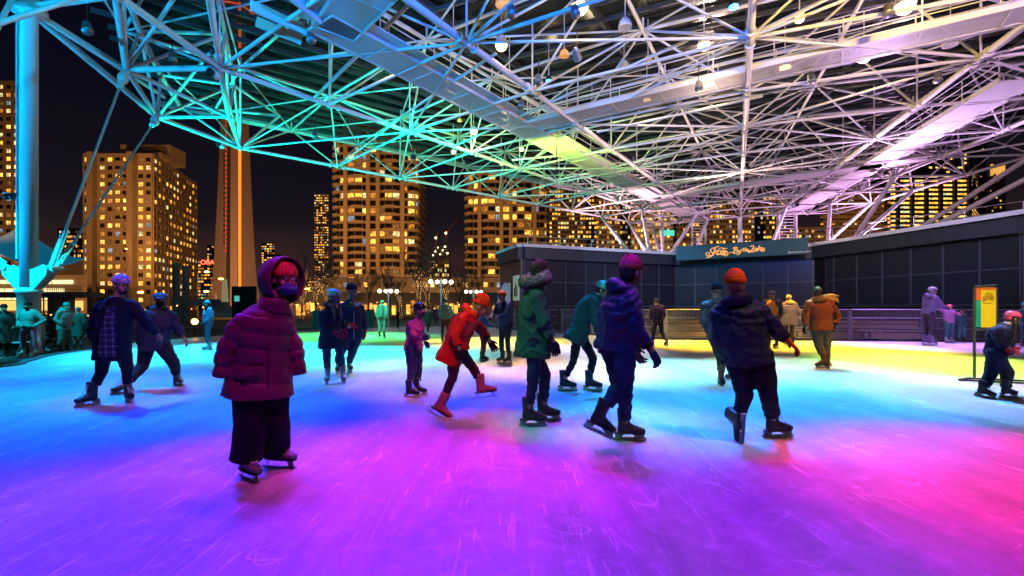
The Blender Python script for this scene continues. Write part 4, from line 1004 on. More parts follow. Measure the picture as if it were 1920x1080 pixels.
def cable(anchor, top, label):
    d = (top - anchor).normalized(); th = empty('stay_cable', anchor, label, 'cable', 'stay cables anchored at the foot of the mast')
    rod('cable', anchor + d * 1.2, top - d * 0.9, 0.045, CABLE, th, 8)
    rod('fork', anchor, anchor + d * 0.5, 0.07, STEEL, th, 10)
    rod('turnbuckle', anchor + d * 0.5, anchor + d * 1.15, 0.085, STEEL, th, 10)
    s = d.cross(V((0, 1, 0))).normalized()
    for o in (-0.11, 0.11): rod('fork_arm', anchor + s * o + d * 0.15, anchor + s * o + d * 1.5, 0.028, STEEL, th, 8)
    rod('pin', anchor - V((0, .22, 0)), anchor + V((0, .22, 0)), 0.08, STEEL, th, 12)
    rod('socket', top - d * 1.0, top - d * 0.15, 0.12, STEEL, th, 10); 
    b = MB(); b.ball(top - d * 0.45, 0.2, 10, (1, 1, 1.3)); b.build('knuckle', STEEL, th, True)
cable(bracket(0.85, 0.5, ''), NA, 'steep stay cable from the mast foot to the nearer lower roof corner')
cable(bracket(0.98, 0.15, '') + V((0.2, 0.1, 0.02)), NB, 'flatter stay cable from the mast foot to the farther lower roof corner')
al = bracket(-0.9, -0.2, '')
cable(al, V((-23, 13.4, 8.5)), 'stay cable rising from the mast foot out of the left edge')
rod('backstay_tube', V((-14.6, 9.4, 6.0)) + V((-.9, 0, -0.9)), H(160, -8, 10.8), 0.075, STEEL, can, 10)
rod('backstay_tube', H(-10, 62, 9.8), H(32, -20, 11.6), 0.075, STEEL, can, 10)
# small cameras on the mast
cc = empty('security_camera', (MX - 0.5, MY - 0.1, 4.9), 'small white twin dome camera on a bracket at the left of the mast', 'camera')
rod('arm', (MX - 0.24, MY, 5.05), (MX - 0.75, MY - 0.1, 5.05), 0.03, STEEL, cc, 8)
for dx in (-0.62, -0.42):
    b = MB(); b.ball((MX + dx, MY - 0.12, 4.93), 0.11, 12); b.build('dome', BLACKM, cc, True)

# catwalks with perforated decks
def perf():
    m = bpy.data.materials.new('perforated_white_metal'); m.use_nodes = True; n = m.node_tree; b = n.nodes['Principled BSDF']; b.inputs['Base Color'].default_value = (0.7, 0.7, 0.7, 1); b.inputs['Roughness'].default_value = 0.45
    t = n.nodes.new('ShaderNodeTexCoord'); v_ = n.nodes.new('ShaderNodeTexVoronoi'); v_.inputs['Scale'].default_value = 16.0; v_.inputs['Randomness'].default_value = 0.0
    n.links.new(t.outputs['Object'], v_.inputs['Vector']); r_ = n.nodes.new('ShaderNodeMath'); r_.operation = 'GREATER_THAN'; r_.inputs[1].default_value = 0.36
    n.links.new(v_.outputs['Distance'], r_.inputs[0]); n.links.new(r_.outputs[0], b.inputs['Alpha']); return m
PERF = perf(); DECK = mat('white_deck_sheet', (0.68, 0.68, 0.67), 0.45, 0, 0.08, 2, 0.1, 8)
def catwalk(a, b, wd, label, side=1, perf_n=1.0, rails=True, z=11.0, plen=2.4):
    a, b = V(a), V(b); a.z = b.z = z; d = (b - a); L_ = d.length; d.normalize(); s = V((d.y, -d.x, 0)) * side; th = empty('catwalk', a, label, 'catwalk', 'service catwalks hung in the roof')
    ang = math.atan2(d.y, d.x); n_ = max(1, round(L_ / plen))
    pm = MB(); pm.box((0, 0, 0), (1, 1, 1)); 
    for i in range(n_):
        c = a + d * L_ * (i + 0.5) / n_ + V((0, 0, -0.02)); m_ = PERF if (i / n_) < perf_n else DECK
        g = MB(); g.box((0, 0, 0), (L_ / n_ - 0.05, wd - 0.16, 0.03)); me = g.mesh('deck_panel', m_)
        link('deck_panel', me, th, c - a, Quaternion((0, 0, 1), ang))
        bar('cross_bearer', a + d * L_ * i / n_ - s * wd / 2 + V((0, 0, -0.01)), a + d * L_ * i / n_ + s * wd / 2 + V((0, 0, -0.01)), 0.06, 0.10, STEEL, th)
    for o in (-1, 1):
        bar('side_beam', a + s * o * (wd / 2) + V((0, 0, 0.06)), b + s * o * (wd / 2) + V((0, 0, 0.06)), 0.09, 0.24, STEEL, th)
    bar('toe_fascia', a + s * (wd / 2 + 0.30) + V((0, 0, 0.10)), b + s * (wd / 2 + 0.30) + V((0, 0, 0.10)), 0.44, 0.05, STEEL, th)
    if rails:
        for o in (-1, 1):
            for h in (0.45, 0.8, 1.15): rod('handrail', a + s * o * (wd / 2) + V((0, 0, h)), b + s * o * (wd / 2) + V((0, 0, h)), 0.022, STEEL, th, 6)
            for i in range(n_ + 1): rod('rail_post', a + s * o * wd / 2 + d * L_ * i / n_, a + s * o * wd / 2 + d * L_ * i / n_ + V((0, 0, 1.15)), 0.028, STEEL, th, 6)
    return th
p0 = H(600, 42, 11.0); p1 = PL(21.5, -11.3)
catwalk(p0, p1, 1.45, 'long catwalk running from upper left down to the service ladder', 1, 0.45)
catwalk(H(1000, 236, 11.0), H(2080, -12, 11.0), 1.25, 'catwalk with perforated underside crossing the upper right', -1, 1.0)
catwalk(H(1225, 372, 11.0), H(1740, 296, 11.0), 1.3, 'far short catwalk crossing low in the middle of the roof', -1, 0.0)
catwalk(PL(52.5, 11.6), PL(22, 11.6), 1.5, 'lavender lit catwalk descending from the right edge', 1, 0.0)
catwalk(H(626, 60, 11.02), H(745, -75, 11.02), 1.5, 'broad blue lit catwalk stub at top centre left', 1, 0.3)
bar('channel_beam', H(470, 10, 11), H(585, 62, 11), 0.10, 0.34, STEEL, can); bar('channel_beam', H(480, 40, 11.3), H(566, 76, 11.0), 0.10, 0.34, STEEL, can); bar('channel_beam', H(520, -30, 11), H(600, 36, 11), 0.10, 0.34, STEEL, can)

# extra members that the photograph shows hung between the catwalk and the chords
for (x0, y0, x1, y1) in ((440, 195, 400 + 395, -15), (590, 180, 0, 0)):
    if x1: tube('tie_tube', H(590, 183, 11), H(775, 0, 11.6), 0.07)
for (x0, y0, x1, y1) in ((731, 233, 930, 100), (850, 275, 1290, 75), (1120, 248, 1430, 180), (960, 300, 1400, 262), (1040, 339, 1400, 255), (1113, 365, 1880, 250), (1210, 397, 1640, 355)):
    tube('tie_tube', H(x0, y0, 11.0), H(x1, y1, 11.05), 0.06)

# ladder tower at the far end of the catwalk
lt = empty('service_ladder', (p1.x, p1.y, 5.1), 'white service ladder tower between the pavilion roof and the far end of the catwalk', 'ladder')
for o in (-0.75, 0.75): bar('stile', V((p1.x + o, p1.y, 5.1)), V((p1.x + o, p1.y, 11)), 0.35, 0.12, STEEL, lt)
for k in range(18): bar('rung', V((p1.x - 0.75, p1.y, 5.4 + k * 0.32)), V((p1.x + 0.75, p1.y, 5.4 + k * 0.32)), 0.06, 0.06, STEEL, lt)
q1 = PL(22, 11.6); lt = empty('service_ladder', (q1.x, q1.y, 5.1), 'white service ladder tower above the right part of the teal sign', 'ladder')
for o in (-0.9, 0.9): bar('stile', V((q1.x + o, q1.y, 5.1)), V((q1.x + o, q1.y, 11)), 0.5, 0.12, STEEL, lt)
for k in range(18): bar('rung', V((q1.x - 0.9, q1.y, 5.4 + k * 0.32)), V((q1.x + 0.9, q1.y, 5.4 + k * 0.32)), 0.06, 0.06, STEEL, lt)

# pendant lamps in the roof
WLAMP = mat('lit_pendant_lens', (0.9, 0.8, 0.6), 0.4, emit=(1.0, 0.66, 0.26), es=9); OGLOW = mat('orange_glow_dome', (0.7, 0.4, 0.15), 0.5, emit=(1.0, 0.36, 0.05), es=0.5); BLAMP = mat('blue_lit_lens', (0.3, 0.5, 0.9), 0.4, emit=(0.02, 0.45, 1.0), es=14); DOME = mat('white_lamp_dome', (0.7, 0.66, 0.6), 0.5)  # orange glow on the unlit domes is put into their colour and emission
LP = [(1087, 12, 1.25, 'w', 'lit globe pendant at top centre, largest of all'), (1328, 157, 1, 'w', 'lit pendant left of the upright white chord'), (1213, 187, .8, 'w', 'lit pendant under the perforated catwalk, second from left'), (1110, 216, .85, 'w', 'lit pendant under the left end of the perforated catwalk'), (1037, 248, .8, 'w', 'lit pendant above the crossing of two catwalks'), (888, 245, .8, 'w', 'lit pendant below the long catwalk near its middle'), (978, 279, .6, 'w', 'small lit pendant below the catwalk crossing'), (1472, 126, 1, 'w', 'lit pendant right of the upright white chord'), (1620, 104, 1.25, 'w', 'big lit pendant hanging under the perforated catwalk at right'), (1697, 10, 1.3, 'w', 'lit pendant above the perforated catwalk at upper right'), (1320, 84, 1, 'w', 'lit pendant above the perforated catwalk left of the upright chord'), (940, 84, 1, 'w', 'lit pendant right of the green roof bay'), (713, 82, 1, 'w', 'lit pendant beside the long catwalk at upper left'), (948, 206, .8, 'w', 'lit pendant above the long catwalk middle'), (845, 150, .8, 'w', 'lit pendant over the left part of the long catwalk'), (850, 284, .6, 'w', 'small lit pendant on the front chord'), (940, 306, .5, 'w', 'smallest lit pendant near the yellow lit chord'), (1499, 34, .7, 'w', 'small amber lit pendant near the top right of the upright chord'),
      (850, 86, .8, 'o', 'unlit dome with painted orange glow before the green roof bay'), (944, 10, 1.1, 'o', 'unlit dome with painted orange glow at the top edge right of the green bay'), (955, 144, .8, 'o', 'unlit dome with painted orange glow below the green bay'), (1058, 106, .8, 'o', 'unlit dome with painted orange glow behind the blue struts'), (862, 228, .5, 'o', 'tiny dome with painted orange glow left of the long catwalk middle'), (1170, 130, 1, 'd', 'unlit mauve dome over the perforated catwalk'), (1172, 52, 1, 'd', 'unlit grey dome in a dark roof bay'), (1782, 85, 1.1, 'd', 'unlit lilac dome at the upper right'), (1215, 118, .8, 'o', 'unlit dome with painted amber glow just above the perforated catwalk'),
      (1376, 12, .75, 'b', 'bright blue stage lamp lens at top right of centre'), (1029, 151, .6, 'b', 'small blue stage lamp lens among blue struts')]
for px, py, s, k, lab in LP:
    p = H(px, py, 12.0); th = empty('pendant_lamp', p + V((0, 0, 0.25)), lab, 'lamp', 'pendant lamps hung in the roof frame'); s *= 0.52
    rod('stem', p + V((0, 0, 0.3 * s)), V((p.x, p.y, 13.9)), 0.02, STEEL, th, 6)
    mm = {'w': DOME, 'o': OGLOW, 'd': DOME, 'b': BLACKM}[k]
    b = MB(); b.lathe(p, [(0.05 * s, 0.75 * s), (0.22 * s, 0.7 * s), (0.42 * s, 0.45 * s), (0.5 * s, 0.12 * s), (0.5 * s, 0.0), (0.44 * s, 0.02 * s)], 18); b.build('shade', mm, th, True)
    if k == 'w' and s > .37:
        ld = bpy.data.lights.new('pendant_light', 'POINT'); ld.energy = 90; ld.color = (1.0, 0.74, 0.45); ld.shadow_soft_size = 0.3; lo = bpy.data.objects.new('pendant_light', ld); COL.objects.link(lo); lo.parent = th; lo.location = (0, 0, -0.85)
    if k in 'wb':
        b = MB(); b.ball(p - V((0, 0, 0.02)), 0.46 * s, 14, (1, 1, 0.95) if k == 'w' else (0.9, 0.9, 0.5)); b.build('lens', WLAMP if k == 'w' else BLAMP, th, True)
# housings of the stage lamps and the added fill lamps, and floods
HOUS = mat('stage_lamp_housing', (0.25, 0.26, 0.28), 0.4, 0.5)
def housing(name, l, t, c, label, s, grp, back=0.12):
    l, t = V(l), V(t); th = empty(name, l, label, 'stage light', grp); q = (t - l).normalized().to_track_quat('Z', 'Y').to_matrix()
    b = MB(); b.lathe(l - (t - l).normalized() * (0.42 * s + back), [(0.05 * s, -0.1 * s), (0.13 * s, 0.0), (0.17 * s, 0.35 * s), (0.19 * s, 0.36 * s), (0.19 * s, 0.38 * s)], 14, q); b.build('housing', HOUS, th, True)
    return th
def hue(c):
    r, g_, b_ = c; m_ = max(c)
    if r > .7 * m_ and g_ > .7 * m_ and b_ > .7 * m_: return 'white'
    if r > .8 * m_ and g_ > .8 * m_: return 'lime'
    if r == m_ and b_ > .5 * m_: return 'magenta' if g_ < .3 * m_ else 'pale pink'
    if r == m_: return 'red' if g_ < .25 * m_ else ('orange' if g_ < .6 * m_ else 'yellow')
    if g_ == m_: return 'green' if b_ < .6 * m_ else 'teal'
    if r > .4 * m_: return 'lavender'
    return 'violet' if r > .15 * m_ else ('azure' if g_ > .12 * m_ else 'deep blue')
_seen = {}
for i, (l, t, c) in enumerate(LAMPS):
    l = V(l); t = V(t); tz = 'the ice' if t.z < .1 else 'dim parts as added fill'
    near_ = 'over near ice' if l.y < 6 else ('over mid rink' if l.y < 13 else 'over far ice')
    side_ = 'toward the mast' if l.x < -5 else ('toward the banner' if l.x > 6 else 'at the middle')
    q = empty('stage_or_fill_lamp', l, 'stage lamp beaming ' + hue(c) + ' at ' + tz + ' ' + near_ + ' ' + side_, 'stage light', 'stage lamps hung under the roof') 
    d = (t - l).normalized(); qq = d.to_track_quat('Z', 'Y').to_matrix(); b = MB(); b.lathe(l - d * 0.62, [(0.05, -0.1), (0.12, 0.0), (0.15, 0.34), (0.17, 0.36), (0.17, 0.38)], 14, qq); b.build('housing', HOUS, q, True); _seen.setdefault(q['label'], []).append(q)
    rod('yoke', l - d * 0.4, l - d * 0.4 + V((0, 0, 0.9)), 0.02, BLACKM, q, 6)
for lab_, qs in _seen.items():
    if len(qs) > 1:
        qs.sort(key=lambda o: o.location.x)
        for n_, o in enumerate(qs): o['label'] = lab_ + (', left one' if n_ == 0 else (', right one' if n_ == len(qs) - 1 else ', middle one'))
for i, (l, t, c, p, a) in enumerate(FLOODS):
    l = V(l); t = V(t); d = (t - l).normalized(); q = empty('flood_lamp', l, 'black flood lamp aimed up, ' + ['on the deck left of the mast', 'on the deck beyond the mast', 'hung above the near left ice', 'hung above the near ice in the middle', 'hung under the green lit left chords', 'hung under the yellow green chords', 'hung under the yellow lit chords', 'on the pavilion roof behind the sign', 'on the pavilion roof at the right wall', 'hung above the right part of the rink', 'far back on the pavilion roof at right', 'far back on the pavilion roof at left'][i], 'flood lamp', 'flood lamps that wash the roof')
    b = MB(); b.box(l - d * 0.4, (0.26, 0.2, 0.14), M=d.to_track_quat('Z', 'Y').to_matrix()); b.build('housing', BLACKM, q)
    z0 = -0.25 if l.z < 5 else 5.08
    if l.z < 8: rod('stand', (l.x, l.y, z0), l - d * 0.4, 0.03, BLACKM, q, 6)
    else: rod('stand', l - d * 0.4, V((l.x, l.y, 10.9)), 0.02, BLACKM, q, 6)
for k, (px, py, z, lab) in enumerate(((405, 142, 10.6, 'moving head lamp hung at the blue lit left node'), (416, 274, 10.8, 'spotlight clamped at the front corner of the green lit chord'), (1398, 317, 10.8, 'grey lamp head on the upright chord'), (1654, 327, 10.8, 'grey lamp head on the right chord'), (1490, 386, 9.2, 'white speaker box on a right leg'), (1205, 408, 9.8, 'white speaker box on a left leg'), (407, 103, 11.2, 'round lamp head above the blue lit left node'))):
    p = H(px, py, z); th = empty('spot_lamp', p, lab, 'spotlight', 'spotlights clamped to the steelwork'); b = MB(); b.ball(p, 0.16, 12, (1, 1.4, 1)); b.build('head', STEEL, th, True); rod('yoke', p, (p.x, p.y, 11.0 if z < 11 else 11.6), 0.03, GREYM, th, 6); b = MB(); b.lathe(p + V((0, -0.3, 0)), [(0.1, -0.03), (0.13, 0.0), (0.13, 0.12)], 12, Matrix.Rotation(RAD(90), 3, 'X')); b.build('lens', BLACKM, th, True)
# ================================================================== PEOPLE
def cloth(name, col, rough=0.75, noise=0.18, nscale=9, bump=0.25, bscale=60, sheen=0.0, spec=0.2, **k):
    return mat('cloth_' + name, col, rough, 0, noise, nscale, bump, bscale, spec=spec, sheen=sheen, **k)
SKIN = mat('skin', (0.50, 0.30, 0.22), 0.5, 0, 0.06, 12, 0.05, 200)
SKIND = mat('skin_tanned', (0.36, 0.21, 0.15), 0.5, 0, 0.06, 12)
BOOTB = mat('black_skate_leather', (0.018, 0.018, 0.022), 0.35, 0, 0.2, 20, 0.1, 60)
BOOTW = mat('white_skate_leather', (0.55, 0.55, 0.58), 0.4, 0, 0.1, 20); BOOTG = mat('grey_skate_shell', (0.20, 0.21, 0.26), 0.4); BOOTR = mat('dark_red_skate', (0.20, 0.012, 0.02), 0.4); BOOTT = mat('brown_skate_leather', (0.14, 0.07, 0.035), 0.5)
HOLD = mat('white_blade_holder', (0.72, 0.72, 0.74), 0.35); BLADE = mat('steel_blade', (0.6, 0.6, 0.62), 0.2, 1.0); LACE = mat('white_laces', (0.7, 0.7, 0.7), 0.7); SOLEM = mat('black_sole', (0.02, 0.02, 0.02), 0.5)
HAIRD = mat('dark_brown_hair', (0.03, 0.018, 0.012), 0.6, 0, 0.3, 30, 0.4, 120); FURD = mat('dark_fur', (0.05, 0.04, 0.035), 0.95, 0, 0.5, 30, 1.0, 90, sheen=0.4)

def remesh(mb, vox, smooth=2, fac=0.6):
    me = mb.mesh('tmp', SKIN); o = bpy.data.objects.new('tmp', me); COL.objects.link(o)
    m = o.modifiers.new('r', 'REMESH'); m.mode = 'VOXEL'; m.voxel_size = vox
    if smooth: s = o.modifiers.new('s', 'SMOOTH'); s.iterations = smooth; s.factor = fac
    dg = bpy.context.evaluated_depsgraph_get(); e = bpy.data.meshes.new_from_object(o.evaluated_get(dg)); bpy.data.objects.remove(o); bpy.data.meshes.remove(me); return e
def ring_loft(mb, rings, n=20, p=2.4):
    """rings: (centre, lateral vector, depth vector, a, b) superellipse rings"""
    vs = []
    for c, l, d, a, b in rings:
        for k in range(n):
            t = 2 * math.pi * k / n; ct, st = math.cos(t), math.sin(t)
            x = math.copysign(abs(ct) ** (2 / p), ct) * a; y = math.copysign(abs(st) ** (2 / p), st) * b
            vs.append(c + l * x + d * y)
    m = len(rings); fs = [(i * n + k, i * n + (k + 1) % n, (i + 1) * n + (k + 1) % n, (i + 1) * n + k) for i in range(m - 1) for k in range(n)]
    fs += [tuple(range(n - 1, -1, -1)), tuple(range((m - 1) * n, m * n))]
    mb.add(vs, fs)
def limb(mb, pts, rs, n=12):
    for i in range(len(pts) - 1): mb.tube(pts[i], pts[i + 1], rs[i], rs[i + 1], n)
    for p, r in zip(pts, rs): mb.ball(p, r, n)
def wrinkle(me, bones, amp=0.006, puff=0.0, puffw=0.11, seed=0, fold=0.0):
    """bones: list of (a, b, radius). displaces along normals: quilted baffles plus soft folds"""
    n = len(me.vertices); co = np.empty(n * 3); me.vertices.foreach_get('co', co); co = co.reshape(-1, 3)
    no = np.empty(n * 3); me.vertices.foreach_get('normal', no); no = no.reshape(-1, 3)
    best = np.full(n, 1e9); tt = np.zeros(n)
    off = 0.0
    for a, b, r in bones:
        a = np.array(a); b = np.array(b); d = b - a; L_ = np.linalg.norm(d); u = d / max(L_, 1e-6); t = (co - a) @ u; tc_ = np.clip(t, -0.15, L_ + 0.15)
        dist = np.linalg.norm(co - a - np.outer(np.clip(t, 0, L_), u), axis=1) / r; m = dist < best; best = np.where(m, dist, best); tt = np.where(m, tc_ + off, tt); off += 1.37 * puffw * 0
    disp = np.zeros(n)
    if puff: disp += puff * (np.abs(np.sin(math.pi * tt / puffw)) ** 0.55 - 0.7)
    rs = np.random.RandomState(seed)
    for f, a_ in ((9, 1.0), (17, 0.6), (31, 0.35)):
        for _ in range(3):
            k = rs.randn(3); k = k / np.linalg.norm(k) * f * (0.7 + 0.6 * rs.rand()); disp += amp * a_ * 0.5 * np.sin(co @ k + rs.rand() * 6.28 + 1.5 * np.sin(co @ (rs.randn(3) * 5)))
    if fold:
        for q_ in range(3):
            k = rs.randn(3); k[2] = k[2] * 1.6; k = k / np.linalg.norm(k) * (14 + 9 * q_); ph = co @ k + 1.8 * np.sin(co @ (rs.randn(3) * 7)) + 1.2 * np.sin(co @ (rs.randn(3) * 13)); msk = np.clip(0.5 + 0.9 * np.sin(co @ (rs.randn(3) * 8) + rs.rand() * 6), 0, 1)
            disp += fold * 1.1 * ((1 - np.abs(np.sin(ph))) ** 1.7 - .35) * msk
        disp += fold * 0.6 * np.sin(tt * 48 + 2.5 * np.sin(co @ (rs.randn(3) * 9)) + co @ (rs.randn(3) * 12)) * (0.5 + 0.5 * np.sin(co @ (rs.randn(3) * 6)))
    co = co + no * disp[:, None]; me.vertices.foreach_set('co', co.ravel())
    me.polygons.foreach_set('use_smooth', [True] * len(me.polygons)); me.update(); return me
def flat_ends(me, ends):
    n = len(me.vertices); co = np.empty(n * 3); me.vertices.foreach_get('co', co); co = co.reshape(-1, 3)
    for e, u, rad in ends:
        e = np.array(e); u = np.array(u); t = (co - e) @ u; d = np.linalg.norm(co - e - np.outer(t, u), axis=1); m = (t > 0) & (d < rad) & (t < rad); co[m] -= np.outer(t[m] * 0.95, u)
    me.vertices.foreach_set('co', co.ravel()); me.update()
def add_mesh(name, me, m, parent, org):
    me.transform(Matrix.Translation(-org)); me.materials.clear(); me.materials.append(m); me.polygons.foreach_set('use_smooth', [True] * len(me.polygons)); me.name = name
    return link(name, me, parent)

# ---- skates in their own frame: origin at the ankle, toe +y, up +z, ice at z=-0.165
_sk = {}
def skate_meshes(kind, bm_):
    k = (kind, bm_.name)
    if k in _sk: return _sk[k]
    b = MB(); X = V((1, 0, 0)); Y = V((0, 1, 0))
    ring_loft(b, [(V((0, -0.012, 0.15)), X, Y, 0.056, 0.066), (V((0, -0.014, 0.08)), X, Y, 0.050, 0.060), (V((0, -0.010, 0.0)), X, Y, 0.043, 0.058), (V((0, 0.0, -0.05)), X, Y, 0.040, 0.075), (V((0, 0.0, -0.085)), X, Y, 0.036, 0.070)], 16)
    Z = V((0, 0, 1))
    ring_loft(b, [(V((0, -0.05, -0.045)), X, Z, 0.034, 0.044), (V((0, 0.03, -0.035)), X, Z, 0.040, 0.052), (V((0, 0.10, -0.052)), X, Z, 0.043, 0.036), (V((0, 0.16, -0.062)), X, Z, 0.040, 0.026), (V((0, 0.19, -0.066)), X, Z, 0.026, 0.020)], 16)
    boot = remesh(b, 0.008, 3); boot.materials.clear(); boot.materials.append(bm_); boot.polygons.foreach_set('use_smooth', [True] * len(boot.polygons))
    def ext(poly, w_, mb):
        n = len(poly); vs = [(-w_, y, z) for y, z in poly] + [(w_, y, z) for y, z in poly]
        mb.add(vs, [tuple(range(n - 1, -1, -1)), tuple(range(n, 2 * n))] + [(q, (q + 1) % n, n + (q + 1) % n, n + q) for q in range(n)])
    h = MB()
    if kind == 'hockey':
        for poly in ([(-0.095, -0.088), (-0.01, -0.088), (-0.02, -0.118), (-0.045, -0.132), (-0.09, -0.132), (-0.10, -0.11)], [(0.06, -0.088), (0.17, -0.086), (0.185, -0.132), (0.12, -0.132), (0.085, -0.12)], [(-0.11, -0.130), (0.195, -0.130), (0.20, -0.138), (0.195, -0.150), (-0.105, -0.150), (-0.115, -0.140)]):
            ext(poly, 0.012, h)
        bl = MB(); ext([(-0.10, -0.149), (0.19, -0.149), (0.20, -0.158), (0.19, -0.165), (-0.09, -0.165), (-0.105, -0.156)], 0.003, bl)
    else:
        for poly in ([(-0.08, -0.088), (-0.05, -0.088), (-0.058, -0.150), (-0.076, -0.150)], [(0.10, -0.088), (0.15, -0.086), (0.165, -0.150), (0.13, -0.150), (0.112, -0.12)], [(-0.06, -0.088), (0.12, -0.088), (0.12, -0.093), (-0.06, -0.093)]):
            ext(poly, 0.006, h)
        bl = MB(); ext([(-0.12, -0.148), (0.17, -0.148), (0.195, -0.138), (0.19, -0.156), (0.17, -0.165), (-0.11, -0.165), (-0.135, -0.156)], 0.003, bl)
    so = MB(); ring_loft(so, [(V((0, 0.045, -0.086)), X, Y, 0.042, 0.148), (V((0, 0.045, -0.096)), X, Y, 0.040, 0.142)], 18, 2.6)
    la = MB()
    for i in range(8):
        t = i / 7; y = 0.075 * t ** 2 + 0.046; z = 0.135 - 0.145 * t; w_ = 0.026; la.tube((-w_, y - 0.004, z), (w_, y + 0.004, z - 0.012), 0.0035, n=4); la.tube((w_, y - 0.004, z), (-w_, y + 0.004, z - 0.012), 0.0035, n=4)
    hm = h.mesh('blade_holder', HOLD if kind == 'hockey' else BLADE); bm2 = bl.mesh('blade', BLADE); sm = so.mesh('sole', SOLEM); lm = la.mesh('laces', LACE)
    _sk[k] = (boot, hm, bm2, sm, lm); return _sk[k]
def place_skate(parent, org, ankle, fwd, kind, bm_, s, laces=True, pitch=0.0, roll=0.0):
    y = V(fwd).normalized(); z = V((0, 0, 1)); x = y.cross(z)
    if x.length < 1e-3: x = V((1, 0, 0))
    x.normalize(); z = x.cross(y).normalized()
    M = Matrix((x, y, z)).transposed()
    if roll: M = M @ Matrix.Rotation(roll, 3, 'Y')
    q = M.to_quaternion(); boot, hm, bm2, sm, lm = skate_meshes(kind, bm_)
    o = link('skate', boot, parent, ankle - org, q, (s, s, s))
    link('blade_holder', hm, o); link('blade', bm2, o); link('sole', sm, o)
    if laces: link('laces', lm, o)
    return o
# ---- gloves: origin at the wrist, fingers +y, palm faces -z, thumb +x
_gl = {}
def glove_mesh(kind, m_, curl=0.5):
    k = (kind, m_.name, curl)
    if k in _gl: return _gl[k]
    b = MB(); 
    if kind == 'mitten':
        ring_loft(b, [(V((0, -0.06, 0)), V((1, 0, 0)), V((0, 0, 1)), 0.042, 0.036), (V((0, 0.0, 0)), V((1, 0, 0)), V((0, 0, 1)), 0.040, 0.03), (V((0, 0.07, -0.005)), V((1, 0, 0)), V((0, 0, 1)), 0.052, 0.030), (V((-0.002, 0.13, -0.025)), V((1, 0, 0)), V((0, 0, 1)), 0.046, 0.026), (V((-0.004, 0.165, -0.045)), V((1, 0, 0)), V((0, 0, 1)), 0.028, 0.018)], 14)
        limb(b, [V((0.03, 0.03, -0.01)), V((0.065, 0.07, -0.02)), V((0.07, 0.10, -0.03))], [0.02, 0.02, 0.016], 10)
        me = remesh(b, 0.007, 3)
    else:
        r = 0.0115 if kind == 'glove' else 0.0095
        ring_loft(b, [(V((0, -0.05, 0)), V((1, 0, 0)), V((0, 0, 1)), 0.034, 0.028), (V((0, 0.0, 0)), V((1, 0, 0)), V((0, 0, 1)), 0.030, 0.02), (V((0, 0.05, 0)), V((1, 0, 0)), V((0, 0, 1)), 0.044, 0.018), (V((0, 0.09, 0)), V((1, 0, 0)), V((0, 0, 1)), 0.044, 0.015)], 14)
        for i, (x, l) in enumerate(((0.034, 0.075), (0.0115, 0.085), (-0.0115, 0.078), (-0.034, 0.060))):
            p = V((x, 0.085, 0)); a = curl * 0.5; pts = [p]
            for j, f in enumerate((0.45, 0.32, 0.25)):
                a += curl * (0.25 if j == 0 else 0.75); p = p + V((x * 0.12, math.cos(a) * l * f, -math.sin(a) * l * f)); pts.append(p)
            limb(b, pts, [r, r * 0.96, r * 0.88, r * 0.78], 8)
        limb(b, [V((0.028, 0.015, -0.004)), V((0.055, 0.045, -0.018)), V((0.062, 0.075, -0.032))], [r * 1.35, r * 1.1, r * 0.85], 8)
        me = remesh(b, 0.0048, 1, 0.4)
    me.materials.clear(); me.materials.append(m_); me.polygons.foreach_set('use_smooth', [True] * len(me.polygons)); _gl[k] = me; return me

